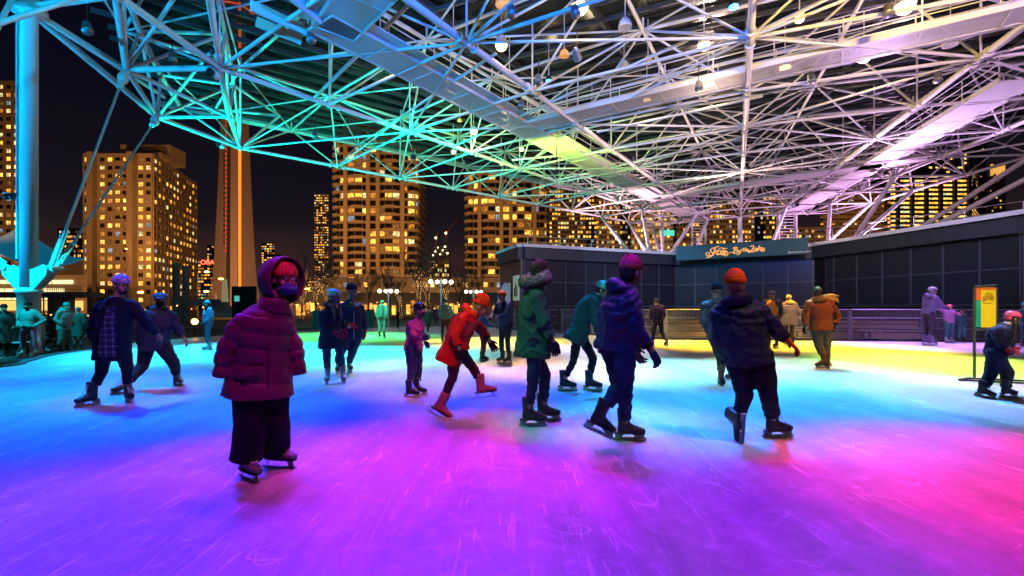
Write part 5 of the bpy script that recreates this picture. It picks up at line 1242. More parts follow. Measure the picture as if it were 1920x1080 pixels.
def person(label, J, f, D, s=1.0, head=None, jacket=None, jlen=0.12, jw=1.0, puff=0.0, puffw=0.10, flare=0.0, trousers=None, tw=1.0, wide=False, hat=None, hood=None, skate=('hockey', BOOTB), feet=None, gl=('glove', None), extras=(), vox=0.011, skin=SKIN, sleeve=1.0, group=None, group_only=False, tlen=0.10, plant=('aL', 'aR'), base=0.0, curl=0.5, hairm=None, fold=0.008, jmat2=None):
    """J gives joints as picture position of the reference at distance D plus their own depth offset; converted once to metres"""
    f = V((*f, 0)).normalized(); lf = V((-f.y, f.x, 0)); hw = {'s': .18, 'e': .24, 'h': .26, 'k': .10, 'a': .10}
    P = {}
    for k, v in J.items():
        if isinstance(v, Vector): P[k] = v.copy(); continue
        dd = v[2] if len(v) > 2 else 0.0
        if len(k) == 2 and k[1] in 'LR': dd += lf.y * hw[k[0]] * s * (1 if k[1] == 'L' else -1)
        P[k] = W(v[0], v[1], D + dd)
    for a in plant:
        if a in J and not isinstance(J[a], Vector):
            za = base + 0.165 * s; Dp = (CH - za) * F0 / max(J[a][1] - HY, 1e-3)
            Dp = min(max(Dp, D - 0.45), D + 0.45); q = W(J[a][0], J[a][1], Dp); q.z = za; P[a] = q
    ground = V(((P['aL'].x + P['aR'].x) / 2, (P['aL'].y + P['aR'].y) / 2, base)); org = ground
    up = (P['neck'] - P['pel']).normalized(); lat = (P['sL'] - P['sR']); lat = (lat - up * lat.dot(up)).normalized(); dep = up.cross(lat); dep = dep if dep.dot(f) > 0 else -dep
    hl = lf * 0.6 + lat * 0.4; hl.normalize()
    hipL, hipR = P['pel'] + hl * 0.095 * s, P['pel'] - hl * 0.095 * s
    hf = V((*(head or (f.x, f.y)), 0)) if not (head and len(head) == 3) else V(head); hf.normalize()
    hlat = V((0, 0, 1)).cross(hf).normalized(); hup = hf.cross(hlat).normalized() if hf.cross(hlat).z > 0 else -hf.cross(hlat).normalized()
    HM = Matrix((hlat, hf, hup)).transposed()   # x = person's left, y = forward, z = up
    hc = P['head']
    # ---- body: one continuous surface
    b = MB()
    b.ball(hc + HM @ V((0, -0.012, 0.022)) * s, 0.098 * s, 18, (0.80, 1.0, 1.0), HM)
    b.ball(hc + HM @ V((0, 0.028, -0.045)) * s, 0.072 * s, 16, (0.82, 0.85, 1.0), HM)
    b.ball(hc + HM @ V((0, 0.050, -0.088)) * s, 0.035 * s, 10, (0.9, 0.9, 0.75), HM)
    b.tube(hc + HM @ V((0, 0.084, 0.012)) * s, hc + HM @ V((0, 0.112, -0.030)) * s, 0.009 * s, 0.017 * s, 8)
    b.ball(hc + HM @ V((0, 0.108, -0.032)) * s, 0.016 * s, 8); b.ball(hc + HM @ V((0, 0.080, -0.062)) * s, 0.022 * s, 8, (1.2, 0.8, 0.6), HM)
    for x in (-1, 1):
        b.ball(hc + HM @ V((x * 0.034, 0.076, 0.026)) * s, 0.020 * s, 8, (1.3, 0.7, 0.5), HM); b.ball(hc + HM @ V((x * 0.082, -0.008, -0.008)) * s, 0.030 * s, 8, (0.35, 0.7, 1.0), HM)
        b.ball(hc + HM @ V((x * 0.042, 0.058, -0.030)) * s, 0.026 * s, 8, (1, .8, .9), HM)
    limb(b, [P['neck'], hc + HM @ V((0, -0.02, -0.05)) * s], [0.062 * s, 0.056 * s]); ch = P['chest']; 
    ring_loft(b, [(P['pel'] - up * 0.05 * s, hl, dep, .15 * s, .10 * s), (P['pel'] + up * 0.06 * s, hl, dep, .145 * s, .10 * s), (P['pel'].lerp(ch, .6), lat, dep, .13 * s, .095 * s), (ch, lat, dep, .155 * s, .11 * s), (ch.lerp(P['neck'], .65), lat, dep, .15 * s, .09 * s), (P['neck'], lat, dep, .07 * s, .06 * s)])
    for c, hp in (('L', hipL), ('R', hipR)):
        limb(b, [P['s' + c], P['e' + c], P['h' + c].lerp(P['e' + c], .35 if gl[0] == 'none' else 0)], [.052 * s, .040 * s, .028 * s]); limb(b, [hp, P['k' + c], P['a' + c]], [.070 * s, .042 * s, .030 * s])
        fd = V((tuple((feet or {}).get(c, tuple(f))) + (0,))[:3]).normalized(); b.ball(P['a' + c] + fd * .02 * s - V((0, 0, .02 * s)), .026 * s, 8)
    me = remesh(b, min(vox, 0.0085) if vox < 0.014 else vox, 2, 0.5); me.transform(Matrix.Translation(-org)); me.materials.clear(); me.materials.append(skin); me.polygons.foreach_set('use_smooth', [True] * len(me.polygons))
    root = link('person', me, None, org); tag(root, label, 'person', group)
    # ---- face details
    if vox < 0.014:
        ew = mat('eye_white', (0.75, 0.75, 0.75), 0.2); ei = mat('eye_iris', (0.03, 0.02, 0.012), 0.15); lipm = mat('lips', (0.42, 0.16, 0.14), 0.45)
        for x in (-1, 1):
            b = MB(); b.ball(hc + HM @ V((x * 0.034, 0.0805, 0.008)) * s, 0.0125 * s, 10); b.build('eye', ew, root, True)
            b = MB(); b.ball(hc + HM @ V((x * 0.034, 0.0895, 0.008)) * s, 0.0062 * s, 8, (1, .6, 1), HM); b.build('iris', ei, root, True)
            b = MB(); b.ball(hc + HM @ V((x * 0.034, 0.093, 0.030)) * s, 0.016 * s, 8, (1.2, .35, .25), HM); b.build('eyebrow', HAIRD, root, True)
        b = MB(); b.ball(hc + HM @ V((0, 0.098, -0.062)) * s, 0.022 * s, 8, (1.05, 0.4, 0.32), HM); b.build('lips', lipm, root, True)
    # ---- trousers
    tm = trousers or cloth('black_trousers', (0.012, 0.012, 0.014))
    b = MB(); ring_loft(b, [(P['pel'] - up * 0.10 * s, hl, dep, .165 * s, .125 * s), (P['pel'] + up * 0.02 * s, hl, dep, .17 * s, .125 * s), (P['pel'] + up * 0.14 * s, hl, dep, .155 * s, .115 * s)])
    bones = [(P['pel'], P['pel'] + up * .1, .16)]; ends_t = []
    for c, hp in (('L', hipL), ('R', hipR)):
        k_, a_ = P['k' + c], P['a' + c]; e_ = a_ + (k_ - a_).normalized() * tlen * s
        rs = (.112, .078, .062) if not wide else (.125, .115, .125)
        limb(b, [hp, hp.lerp(k_, .5), k_, e_], [rs[0] * s * tw, (rs[0] * .55 + rs[1] * .45) * s * tw, rs[1] * s * tw, rs[2] * s * tw], 14); bones += [(hp, k_, .09), (k_, e_, .07)]
        # cut the ball at the hem flat by a short cuff
        ends_t.append((e_ + (k_ - e_).normalized() * .01, (e_ - k_).normalized(), rs[2] * s * tw * 1.5))
    me = remesh(b, vox, 2); wrinkle(me, bones, 0.005 * s, 0, .1, int(D * 10), fold * .6 if vox < .014 else 0); flat_ends(me, ends_t); add_mesh('trousers', me, tm, root, org)
    # ---- jacket
    jm = jacket or cloth('black_jacket', (0.012, 0.013, 0.017)); b = MB(); hem = P['pel'] - up * jlen * s
    if jlen > .2: hem = P['pel'] - (up * .4 + V((0, 0, .6))).normalized() * jlen * s
    A_ = jw * s
    ring_loft(b, [(hem, hl, dep, (.185 + flare) * A_, (.145 + flare * .8) * A_), (P['pel'], hl, dep, (.185 + flare * .5) * A_, .145 * A_), (P['pel'].lerp(ch, .5), lat, dep, .178 * A_, .142 * A_), (ch, lat, dep, .20 * A_, .155 * A_), (ch.lerp(P['neck'], .6), lat, dep, .19 * A_, .135 * A_), (P['neck'] - up * .01, lat, dep, .10 * A_, .09 * A_), (P['neck'] + up * .045 * s, lat, dep, .078 * A_, .078 * A_)], 24)
    bones = [(hem, P['neck'], .2)]; ends_j = []
    for c in 'LR':
        sh, el, ha = P['s' + c], P['e' + c], P['h' + c]; e_ = ha + (el - ha).normalized() * .055 * s; q = sleeve * s
        limb(b, [sh.lerp(P['neck'], .25), sh, sh.lerp(el, .5), el, e_], [.085 * q, .088 * q, .078 * q, .070 * q, .054 * q], 14); bones += [(sh, el, .085), (el, e_, .07)]; ends_j.append((e_ + (e_ - el).normalized() * .01, (e_ - el).normalized(), .068 * q))
    me = remesh(b, vox, 2); wrinkle(me, bones, 0.005 * s, puff * s, puffw, int(D * 7), fold if vox < .014 else 0); flat_ends(me, ends_j); add_mesh('jacket', me, jm, root, org)
    # ---- pocket flaps, hem band and cuffs of the jacket
    if vox < .0125:
        for sd in (-1, 1):
            b = MB(); c0 = P['pel'] + up * .06 * s + lat * sd * .12 * A_ + dep * .135 * A_; b.beam(c0 - lat * sd * .045 * s + up * .015, c0 + lat * sd * .05 * s - dep * .03 * s - up * .02, .03 * s, .05 * s); b.build('pocket_flap', jm, root)
        for c in 'LR':
            e2 = P['h' + c] + (P['e' + c] - P['h' + c]).normalized() * .055 * s; u2 = (P['h' + c] - P['e' + c]).normalized(); b = MB(); b.tube(e2 - u2 * .03 * s, e2 + u2 * .012 * s, .052 * s * sleeve, n=16); b.build('cuff_band', jmat2 or BLK, root, True)
    # ---- skates
    for c in 'LR':
        fd = (feet or {}).get(c, (f.x, f.y, 0)); fd = fd if len(fd) == 3 else (*fd, 0); place_skate(root, org, P['a' + c], fd, skate[0], skate[1], s, vox < .013)
    # ---- hands
    for c in 'LR':
        kind, gm = gl; m_ = gm or BLACKM
        if kind == 'none': continue
        if kind == 'bare': m_ = skin
        y = (P['h' + c] - P['e' + c]).normalized(); palm = (-lf if c == 'L' else lf); palm = (palm - y * palm.dot(y)).normalized(); z = -palm; x = y.cross(z)
        fl = x if x.dot(f) > 0 else x
        Mx = Matrix((x, y, z)).transposed(); sx = 1 if x.dot(f) > 0 else -1
        if vox < 0.014 or kind == 'mitten':
            link('mitten' if kind == 'mitten' else ('hand' if kind == 'bare' else 'glove'), glove_mesh(kind, m_, curl), root, P['h' + c] - org, Mx.to_quaternion(), (s * sx, s, s))
        else:
            bb = MB(); bb.ball(P['h' + c] + y * .05 * s, .05 * s, 8, (.7, .7, .7)); 
            for q in range(4): bb.tube(P['h' + c] + y * .07 * s + x * (.025 - q * .017) * s, P['h' + c] + y * .15 * s + x * (.028 - q * .019) * s - z * .02 * s, .011 * s, n=5)
            bb.tube(P['h' + c] + x * .02 * s + y * .03 * s, P['h' + c] + x * .055 * s + y * .09 * s, .012 * s, n=5); bb.build('hand' if kind == 'bare' else 'glove', m_, root, True)
    # ---- headgear, helpers in head frame
    def HP(x, y, z): return hc + HM @ (V((x, y, z)) * s)
    kw = dict(P=P, HP=HP, HM=HM, hc=hc, s=s, root=root, org=org, up=up, lat=lat, dep=dep, f=f, lf=lf, hem=hem, vox=vox, hipL=hipL, hipR=hipR, A=A_, ch=ch, jlen=jlen)
    if hairm: hair(kw, hairm)
    if hat: hat[0](kw, *hat[1:])
    if hood: hood[0](kw, *hood[1:])
    for e in extras: e[0](kw, *e[1:])
    return root
def lumps(name, kw, mb, m, vox=None, smooth=2, ribs=0, amp=0.0, fuzz=0.0, tilt=None):
    me = remesh(mb, vox or kw['vox'], smooth)
    if ribs or fuzz or amp:
        n = len(me.vertices); co = np.empty(n * 3); me.vertices.foreach_get('co', co); co = co.reshape(-1, 3); no = np.empty(n * 3); me.vertices.foreach_get('normal', no); no = no.reshape(-1, 3)
        M = np.array(kw['HM']); loc = (co - np.array(kw['hc'])) @ M; ang = np.arctan2(loc[:, 1] + 0.012, loc[:, 0]); d = np.zeros(n)
        if ribs: d += 0.0035 * kw['s'] * np.sin(ang * ribs)
        rs = np.random.RandomState(4)
        if amp: d += amp * np.sin(co @ (rs.randn(3) * 22)) * np.sin(co @ (rs.randn(3) * 26))
        if fuzz: d += fuzz * (rs.rand(n) - .5) * 2
        co += no * d[:, None]; me.vertices.foreach_set('co', co.ravel())
    return add_mesh(name, me, m, kw['root'], kw['org'])
def hair(kw, m, long_=0.0):
    b = MB(); HP, s = kw['HP'], kw['s']; b.ball(HP(0, -0.022, 0.03), 0.104 * s, 16, (.86, .98, 1.0), kw['HM']); b.ball(HP(0, -0.05, -0.03), 0.075 * s, 12, (1.05, .8, 1), kw['HM'])
    lumps('hair', kw, b, m, amp=.003)
def beanie(kw, m, m2=None, h=0.0, slouch=0.0, pom=None, ribs=26):
    HP, HM, s = kw['HP'], kw['HM'], kw['s']; b = MB(); T = Matrix.Rotation(RAD(-9), 3, 'X')
    rings = []
    for z, r in ((0.038, .096), (0.06, .101), (0.090, .097), (0.118 + h * .5, .080), (0.140 + h * .8, .052), (0.150 + h, .018)):
        rings.append((HP(0, -0.012 - slouch * max(0, z - .05) * 3, z), HM.col[0] * 1, HM.col[1] * 1, r * .90 * s, r * 1.07 * s))
    ring_loft(b, rings, 24, 2.0); lumps('beanie', kw, b, m, min(kw['vox'], .008), 2, ribs, .002)
    b = MB(); ring_loft(b, [(HP(0, -0.010, 0.030), HM.col[0], HM.col[1], .096 * .90 * s, .096 * 1.08 * s), (HP(0, -0.012, 0.034), HM.col[0], HM.col[1], .103 * .90 * s, .103 * 1.07 * s), (HP(0, -0.013, 0.070), HM.col[0], HM.col[1], .105 * .90 * s, .105 * 1.07 * s), (HP(0, -0.013, 0.076), HM.col[0], HM.col[1], .100 * .90 * s, .100 * 1.07 * s)], 24, 2.0)
    lumps('cuff', kw, b, m2 or m, min(kw['vox'], .008), 1, ribs)
    if pom:
        for p in pom:
            b = MB(); b.ball(HP(*p[:3]), p[3] * s, 14); lumps('pompom', kw, b, m2 or m, .007, 1, 0, 0, .004)
def helmet(kw, m, vents=True, strap=True, visor=None, speck=None):
    HP, HM, s = kw['HP'], kw['HM'], kw['s']; b = MB()
    ring_loft(b, [(HP(0, -0.012, 0.035), HM.col[0], HM.col[1], .106 * s, .124 * s), (HP(0, -0.012, 0.06), HM.col[0], HM.col[1], .110 * s, .130 * s), (HP(0, -0.014, 0.10), HM.col[0], HM.col[1], .098 * s, .115 * s), (HP(0, -0.018, 0.132), HM.col[0], HM.col[1], .070 * s, .082 * s), (HP(0, -0.02, 0.145), HM.col[0], HM.col[1], .03 * s, .035 * s)], 24, 2.0)
    b.ball(HP(0, -0.07, 0.0), .075 * s, 12, (1.15, .8, .9), HM); lumps('helmet', kw, b, m, min(kw['vox'], .008), 2)
    if vents:
        for x, y, z, w_ in ((0.0, 0.06, 0.125, .02), (0.045, 0.05, 0.112, .016), (-0.045, 0.05, 0.112, .016), (0, -0.05, .138, .02), (.05, -.05, .122, .016), (-.05, -.05, .122, .016), (.1, 0, .06, .012), (-.1, 0, .06, .012)):
            b = MB(); b.ball(HP(x, y, z), w_ * s, 8, (0.7, 1.7, 0.55), HM); b.build('vent', SOLEM, kw['root'], True)
    if strap:
        for x in (-1, 1):
            b = MB(); b.path([HP(x * .09, .02, .02), HP(x * .075, .045, -.05), HP(0, .06, -.108)], .005 * s); b.path([HP(x * .09, -.05, .0), HP(x * .075, .045, -.05)], .005 * s); b.build('strap', SOLEM, kw['root'])
def flat_cap(kw, m):
    HP, HM, s = kw['HP'], kw['HM'], kw['s']; b = MB()
    ring_loft(b, [(HP(0, -0.008, 0.018), HM.col[0], HM.col[1], .094 * s, .112 * s), (HP(0, 0.0, 0.055), HM.col[0], HM.col[1], .108 * s, .126 * s), (HP(0, -0.005, 0.09), HM.col[0], HM.col[1], .096 * s, .108 * s), (HP(0, -0.01, 0.112), HM.col[0], HM.col[1], .06 * s, .07 * s)], 20, 2.0)
    b.ball(HP(0, 0.105, 0.028), .062 * s, 12, (1.15, .95, .18), HM); lumps('cap', kw, b, m, .009, 2)
def mask(kw, m, low=0.0):
    HP, HM, s = kw['HP'], kw['HM'], kw['s']; b = MB(); b.ball(HP(0, 0.060, -0.062), .062 * s, 14, (1.06, .98, .80), HM); b.ball(HP(0, 0.098, -0.036), .02 * s, 8, (1.0, 1, 1), HM); b.ball(HP(0, .03, -.075), .062 * s, 12, (1.15, 1, .7), HM)
    lumps('face_mask', kw, b, m, .007, 2)
def glasses(kw):
    HP, HM, s = kw['HP'], kw['HM'], kw['s']; fm = mat('glasses_frame', (0.5, 0.4, 0.35), 0.3)
    for x in (-1, 1):
        b = MB(); c = V((x * .034, .106, .006)); pts = [HP(c.x + .024 * math.cos(t), c.y - abs(math.cos(t)) * .004, c.z + .022 * math.sin(t)) for t in np.linspace(0, 2 * math.pi, 17)]; b.path(pts, .0022 * s, 5); b.path([HP(x * .058, .10, .008), HP(x * .085, 0.0, .008)], .002 * s, 4)
        if x > 0: b.path([HP(-.010, .108, .01), HP(.010, .108, .01)], .0022 * s, 4)
        b.build('glasses', fm, kw['root'])
def fur_ring(kw, m, c=(0, -0.05, -0.07), a=.125, b_=.12, r=.042, tilt=35, fuzz=.008, name='fur_trim'):
    HP, HM, s = kw['HP'], kw['HM'], kw['s']; mb = MB(); T = Matrix.Rotation(RAD(tilt), 3, 'X'); pts = []
    for k in range(17):
        t = 2 * math.pi * k / 16; v = T @ V((a * math.cos(t), b_ * math.sin(t), 0)); pts.append(HP(c[0] + v.x, c[1] + v.y, c[2] + v.z))
    limb(mb, pts, [r * s * (1 + .12 * math.sin(i * 2.3)) for i in range(17)], 10); lumps(name, kw, mb, m, .009, 1, 0, .004, fuzz)
def hood_down(kw, m, r=.07):
    P, s = kw['P'], kw['s']; mb = MB(); n_ = P['neck']; d = kw['dep']; l = kw['lat']; u = kw['up']; pts = []
    for k in range(-4, 5):
        t = k / 4 * 2.1; pts.append(n_ + u * (.035 - .02 * abs(t)) * s - d * math.cos(t) * .105 * s + l * math.sin(t) * .10 * s)
    limb(mb, pts, [r * s * (.55 + .45 * math.cos(k / 4 * 1.3)) for k in range(-4, 5)], 12); lumps('hood', kw, mb, m, kw['vox'], 2, 0, .006)
def hood_up(kw, m, fur=None):
    """deep quilted hood: a shell open towards the face"""
    HP, HM, s = kw['HP'], kw['HM'], kw['s']; n1, n2 = 26, 15; outer = []; inner = []
    for i in range(n2):
        v_ = i / (n2 - 1)   # 0 at back pole, 1 at the rim
        ph = v_ * RAD(108)
        for k in range(n1):
            t = 2 * math.pi * k / n1
            for lst, R_ in ((outer, 1.0), (inner, .93)):
                rx, rz = .148 * R_, (.168 if math.sin(t) > 0 else .195) * R_
                puff_ = 1 + .035 * abs(math.sin(v_ * 9)) if R_ == 1.0 else 1
                x = rx * math.sin(ph) * math.cos(t) * puff_; z = rz * math.sin(ph) * math.sin(t) * puff_; y = -.225 * R_ * math.cos(ph) * puff_ - .02
                lst.append(HP(x, y + .0, z + .01))
    mb = MB(); N = n1 * n2; fs = []
    for i in range(n2 - 1):
        for k in range(n1):
            a, b = i * n1 + k, i * n1 + (k + 1) % n1; fs.append((a, b, b + n1, a + n1)); fs.append((N + a, N + a + n1, N + b + n1, N + b))
    for k in range(n1):
        a, b = (n2 - 1) * n1 + k, (n2 - 1) * n1 + (k + 1) % n1; fs.append((a, b, N + b, N + a))
    fs += [tuple(range(n1 - 1, -1, -1)), tuple(range(N, N + n1))]
    mb.add(outer + inner, fs); o = mb.build('hood', m, kw['root'], True)
    b = MB(); c = kw['P']['neck']; ring_loft(b, [(c - V((0, 0, .05)) * s, kw['lat'], kw['dep'], .135 * s, .12 * s), (c + V((0, 0, .02)) * s + kw['dep'] * .02, kw['lat'], kw['dep'], .108 * s, .112 * s), (c + V((0, 0, .06)) * s + kw['dep'] * .03, kw['lat'], kw['dep'], .09 * s, .10 * s)], 18); lumps('collar', kw, b, m, .011, 2, 0, .006)
def ponytail(kw, m, side=1, ln=.3):
    HP, s = kw['HP'], kw['s']; b = MB(); pts = [HP(side * .06, -.02, -.04), HP(side * .085, .02, -.11), HP(side * .08, .05, -.11 - ln * .5), HP(side * .07, .06, -.11 - ln)]; limb(b, pts, [.035 * s, .034 * s, .028 * s, .012 * s], 10); lumps('hair', kw, b, m, .009, 1, 0, .006)
def shirt_panel(kw, m):
    P, s, d = kw['P'], kw['s'], kw['dep']; b = MB(); ch, pe, nk = kw['ch'], P['pel'], P['neck']; l = kw['lat']
    ring_loft(b, [(pe - kw['up'] * .15 * s + d * .10 * s, l, d, .125 * s, .068 * s), (pe + d * .10 * s, l, d, .125 * s, .072 * s), (pe.lerp(ch, .5) + d * .10 * s, l, d, .115 * s, .070 * s), (ch + d * .10 * s, l, d, .10 * s, .076 * s), (ch.lerp(nk, .7) + d * .08 * s, l, d, .055 * s, .055 * s)], 18); lumps('plaid_shirt', kw, b, m, kw['vox'], 2, 0, .003)
    for sg_ in (-1, 1):   # open coat fronts
        b = MB(); pts = [nk + l * sg_ * .07 * s + d * .05 * s, ch + l * sg_ * .12 * s + d * .14 * s, pe + l * sg_ * .145 * s + d * .14 * s, pe - kw['up'] * .16 * s + l * sg_ * .14 * s + d * .15 * s]; limb(b, pts, [.035 * s, .03 * s, .025 * s, .022 * s], 8); lumps('lapel', kw, b, m_coat_p2, kw['vox'], 2)
def vest(kw, m, m2):
    P, s, d, l = kw['P'], kw['s'], kw['dep'], kw['lat']; b = MB(); A_ = kw['A'] * 1.07; ch, pe, nk = kw['ch'], P['pel'], P['neck']
    ring_loft(b, [(pe + kw['up'] * .02, l, d, .185 * A_, .15 * A_), (pe.lerp(ch, .5), l, d, .182 * A_, .15 * A_), (ch, l, d, .198 * A_, .158 * A_), (ch.lerp(nk, .62), l, d, .165 * A_, .14 * A_), (nk + kw['up'] * .01, l, d, .09 * A_, .09 * A_)], 22); lumps('vest', kw, b, m, .016, 2)
    for t in (.15, .8):
        c = pe.lerp(ch, t); b = MB(); ring_loft(b, [(c, l, d, .203 * A_, .166 * A_), (c + kw['up'] * .045, l, d, .203 * A_, .166 * A_)], 22); b.build('reflective_band', m2, kw['root'], True)
def backpack(kw, m):
    P, s, d, l = kw['P'], kw['s'], kw['dep'], kw['lat']; b = MB(); c = kw['ch'] - d * .2 * s; ring_loft(b, [(c - kw['up'] * .26 * s, l, d, .14 * s, .08 * s), (c, l, d, .15 * s, .10 * s), (c + kw['up'] * .14 * s, l, d, .13 * s, .08 * s)], 18, 3); lumps('backpack', kw, b, m, .016, 2)
def hair_blow(kw, m, dx=(.5, 0, 0)):
    HP, s = kw['HP'], kw['s']; b = MB(); rr = random.Random(2); p = kw['P']['neck'] + V((.05, -.05, .06))
    for k in range(9):
        q = p + V((0.05, 0, .04 * math.sin(k))); e = q + V((.26 + .06 * rr.random(), rr.uniform(-.05, .05), rr.uniform(-.10, .05))); limb(b, [q, q.lerp(e, .5) + V((0, 0, .02)), e], [.03, .024, .009], 7)
    lumps('fur_trim', kw, b, m, .009, 1, 0, .003, .005)
def zipper(kw, m, w_=.006):
    P, s, d = kw['P'], kw['s'], kw['dep']; b = MB(); pts = [kw['hem'] + d * .152 * kw['A'], P['pel'] + d * .150 * kw['A'], kw['ch'] + d * .160 * kw['A'], P['neck'] + d * .092 * kw['A']]; b.path(pts, w_, 5); b.build('zipper', m, kw['root'])
def seam_line(kw, m, t=.5):
    pass
def emblem(kw, m, c='R'):
    P, s = kw['P'], kw['s']; h = P['h' + c]; b = MB(); b.ball(h + V((0, -.05, -.03)) * s, .026 * s, 8, (1, .35, 1)); 
    for k in range(5): t = k * 1.257; b.ball(h + V((.022 * math.cos(t), -.052, -.03 + .022 * math.sin(t))) * s, .011 * s, 6, (1, .5, 1))
    b.build('leaf_emblem', m, kw['root'])

def plaid():
    m = bpy.data.materials.new('navy_plaid_flannel'); m.use_nodes = True; n = m.node_tree; b = n.nodes['Principled BSDF']; b.inputs['Roughness'].default_value = .9
    t = n.nodes.new('ShaderNodeTexCoord'); sp = n.nodes.new('ShaderNodeSeparateXYZ'); n.links.new(t.outputs['Object'], sp.inputs[0]); outs = []
    for ax, sc in (('X', 14.0), ('Z', 13.0)):
        a = n.nodes.new('ShaderNodeMath'); a.operation = 'MULTIPLY'; a.inputs[1].default_value = sc; n.links.new(sp.outputs[ax], a.inputs[0]); f_ = n.nodes.new('ShaderNodeMath'); f_.operation = 'FRACT'; n.links.new(a.outputs[0], f_.inputs[0])
        g_ = n.nodes.new('ShaderNodeMath'); g_.operation = 'LESS_THAN'; g_.inputs[1].default_value = .22; n.links.new(f_.outputs[0], g_.inputs[0]); outs.append(g_)
    ad = n.nodes.new('ShaderNodeMath'); ad.operation = 'ADD'; n.links.new(outs[0].outputs[0], ad.inputs[0]); n.links.new(outs[1].outputs[0], ad.inputs[1]); h = n.nodes.new('ShaderNodeMath'); h.operation = 'MULTIPLY'; h.inputs[1].default_value = .5; n.links.new(ad.outputs[0], h.inputs[0])
    r = n.nodes.new('ShaderNodeValToRGB'); r.color_ramp.interpolation = 'CONSTANT'; r.color_ramp.elements[0].color = (.012, .02, .05, 1); r.color_ramp.elements[1].position = .9; r.color_ramp.elements[1].color = (.30, .34, .5, 1); e = r.color_ramp.elements.new(.4); e.color = (.06, .09, .2, 1); n.links.new(h.outputs[0], r.inputs[0]); n.links.new(r.outputs[0], b.inputs['Base Color']); return m
BLK = cloth('black', (0.007, 0.007, 0.009)); JEAN = cloth('dark_denim', (0.015, 0.03, 0.055), 0.85, .3, 14, .3, 140); NAVY = cloth('navy_shell', (0.006, 0.012, 0.032), 0.6); BLKN = cloth('blue_black', (0.012, 0.017, 0.032))

# 1 woman in the burgundy hooded puffer coat, front left
BURG = cloth('burgundy_puffer', (0.15, 0.008, 0.085), 0.45, .15, 12, .35, 34, .1, .5); PINKB = cloth('coral_knit', (0.85, 0.10, 0.09), .9)
person('woman in long burgundy hooded puffer coat, coral beanie, glasses and blue mask, standing front left', dict(head=(533, 525), neck=(512, 572), chest=(492, 628), pel=(490, 705), sL=(528, 606), eL=(552, 648), hL=(564, 712), sR=(456, 612), eR=(424, 655), hR=(412, 718), kL=(514, 785), kR=(470, 792), aL=(516, 838), aR=(462, 857)), (.55, -.83), 3.62, 1.0, head=(.84, -.54, -.05),
       jacket=BURG, jlen=.145, jw=1.02, puff=.016, puffw=.12, flare=.055, trousers=cloth('black_corduroy', (.010, .006, .009), .95), wide=True, tw=.92, hat=(beanie, PINKB, None, .0, 0, None, 30), hood=(hood_up, BURG), skate=('figure', BOOTG), feet={'L': (.95, -.2), 'R': (.75, -.55)}, gl=('none', None), sleeve=1.0, vox=.009, tlen=-.02, fold=.003, jmat2=BURG,
       extras=((mask, cloth('blue_mask', (.12, .14, .62), .8)), (glasses,), (zipper, BURG, .012)))
# 2 man with plaid shirt and open dark coat, far left
m_coat_p2 = cloth('open_black_coat', (0.006, 0.008, 0.014), .8)
person('bearded man in lavender beanie with open black coat over a plaid shirt, gliding at left', dict(head=(228, 536), neck=(220, 563), chest=(216, 600), pel=(212, 650), sL=(249, 575), eL=(276, 605), hL=(296, 628, .15), sR=(188, 578), eR=(172, 622, .1), hR=(186, 655, .05), kL=(239, 692), kR=(190, 698), aL=(240, 731), aR=(171, 737)), (.32, -.95), 6.4, 1.0, head=(.88, -.46, -.02),
       jacket=m_coat_p2, jlen=.17, jw=1.05, flare=.02, trousers=BLK, tw=.88, hat=(beanie, cloth('lavender_knit', (.45, .35, .70), .9), None, .012), skate=('hockey', BOOTB), feet={'L': (.75, -.6), 'R': (-.25, -.95)}, gl=('bare', None), vox=.011,
       extras=((shirt_panel, plaid()), (lambda kw: (lambda b: (b.ball(kw['HP'](0, .050, -.088), .046 * kw['s'], 12, (1.1, .95, .62), kw['HM']), lumps('beard', kw, b, HAIRD, .008, 1, 0, .003, .003)))(MB()),)))
# 3 man with blue cap leaning, linked behind
person('man in blue flat cap and dark mask striding wide beside the plaid shirt man', dict(head=(301, 562), neck=(297, 580), chest=(297, 605), pel=(290, 645), sL=(322, 594), eL=(336, 620), hL=(345, 633), sR=(270, 594), eR=(264, 625), hR=(262, 648, .1), kL=(325, 678), kR=(268, 685), aL=(331, 704), aR=(236, 720)), (.35, -.93), 7.6, .97, head=(.55, -.83),
       jacket=cloth('slate_jacket', (0.035, 0.045, 0.065), .7), jlen=.10, jw=1.12, trousers=cloth('green_black_trousers', (.012, .018, .018)), tw=1.15, hat=(flat_cap, cloth('blue_tweed', (.06, .22, .38), .9)), skate=('hockey', BOOTW), feet={'L': (.85, -.5), 'R': (-.5, -.85)}, gl=('bare', None), vox=.011, extras=((mask, BLK), (hood_down, BLKN, .05)), plant=('aL', 'aR'))
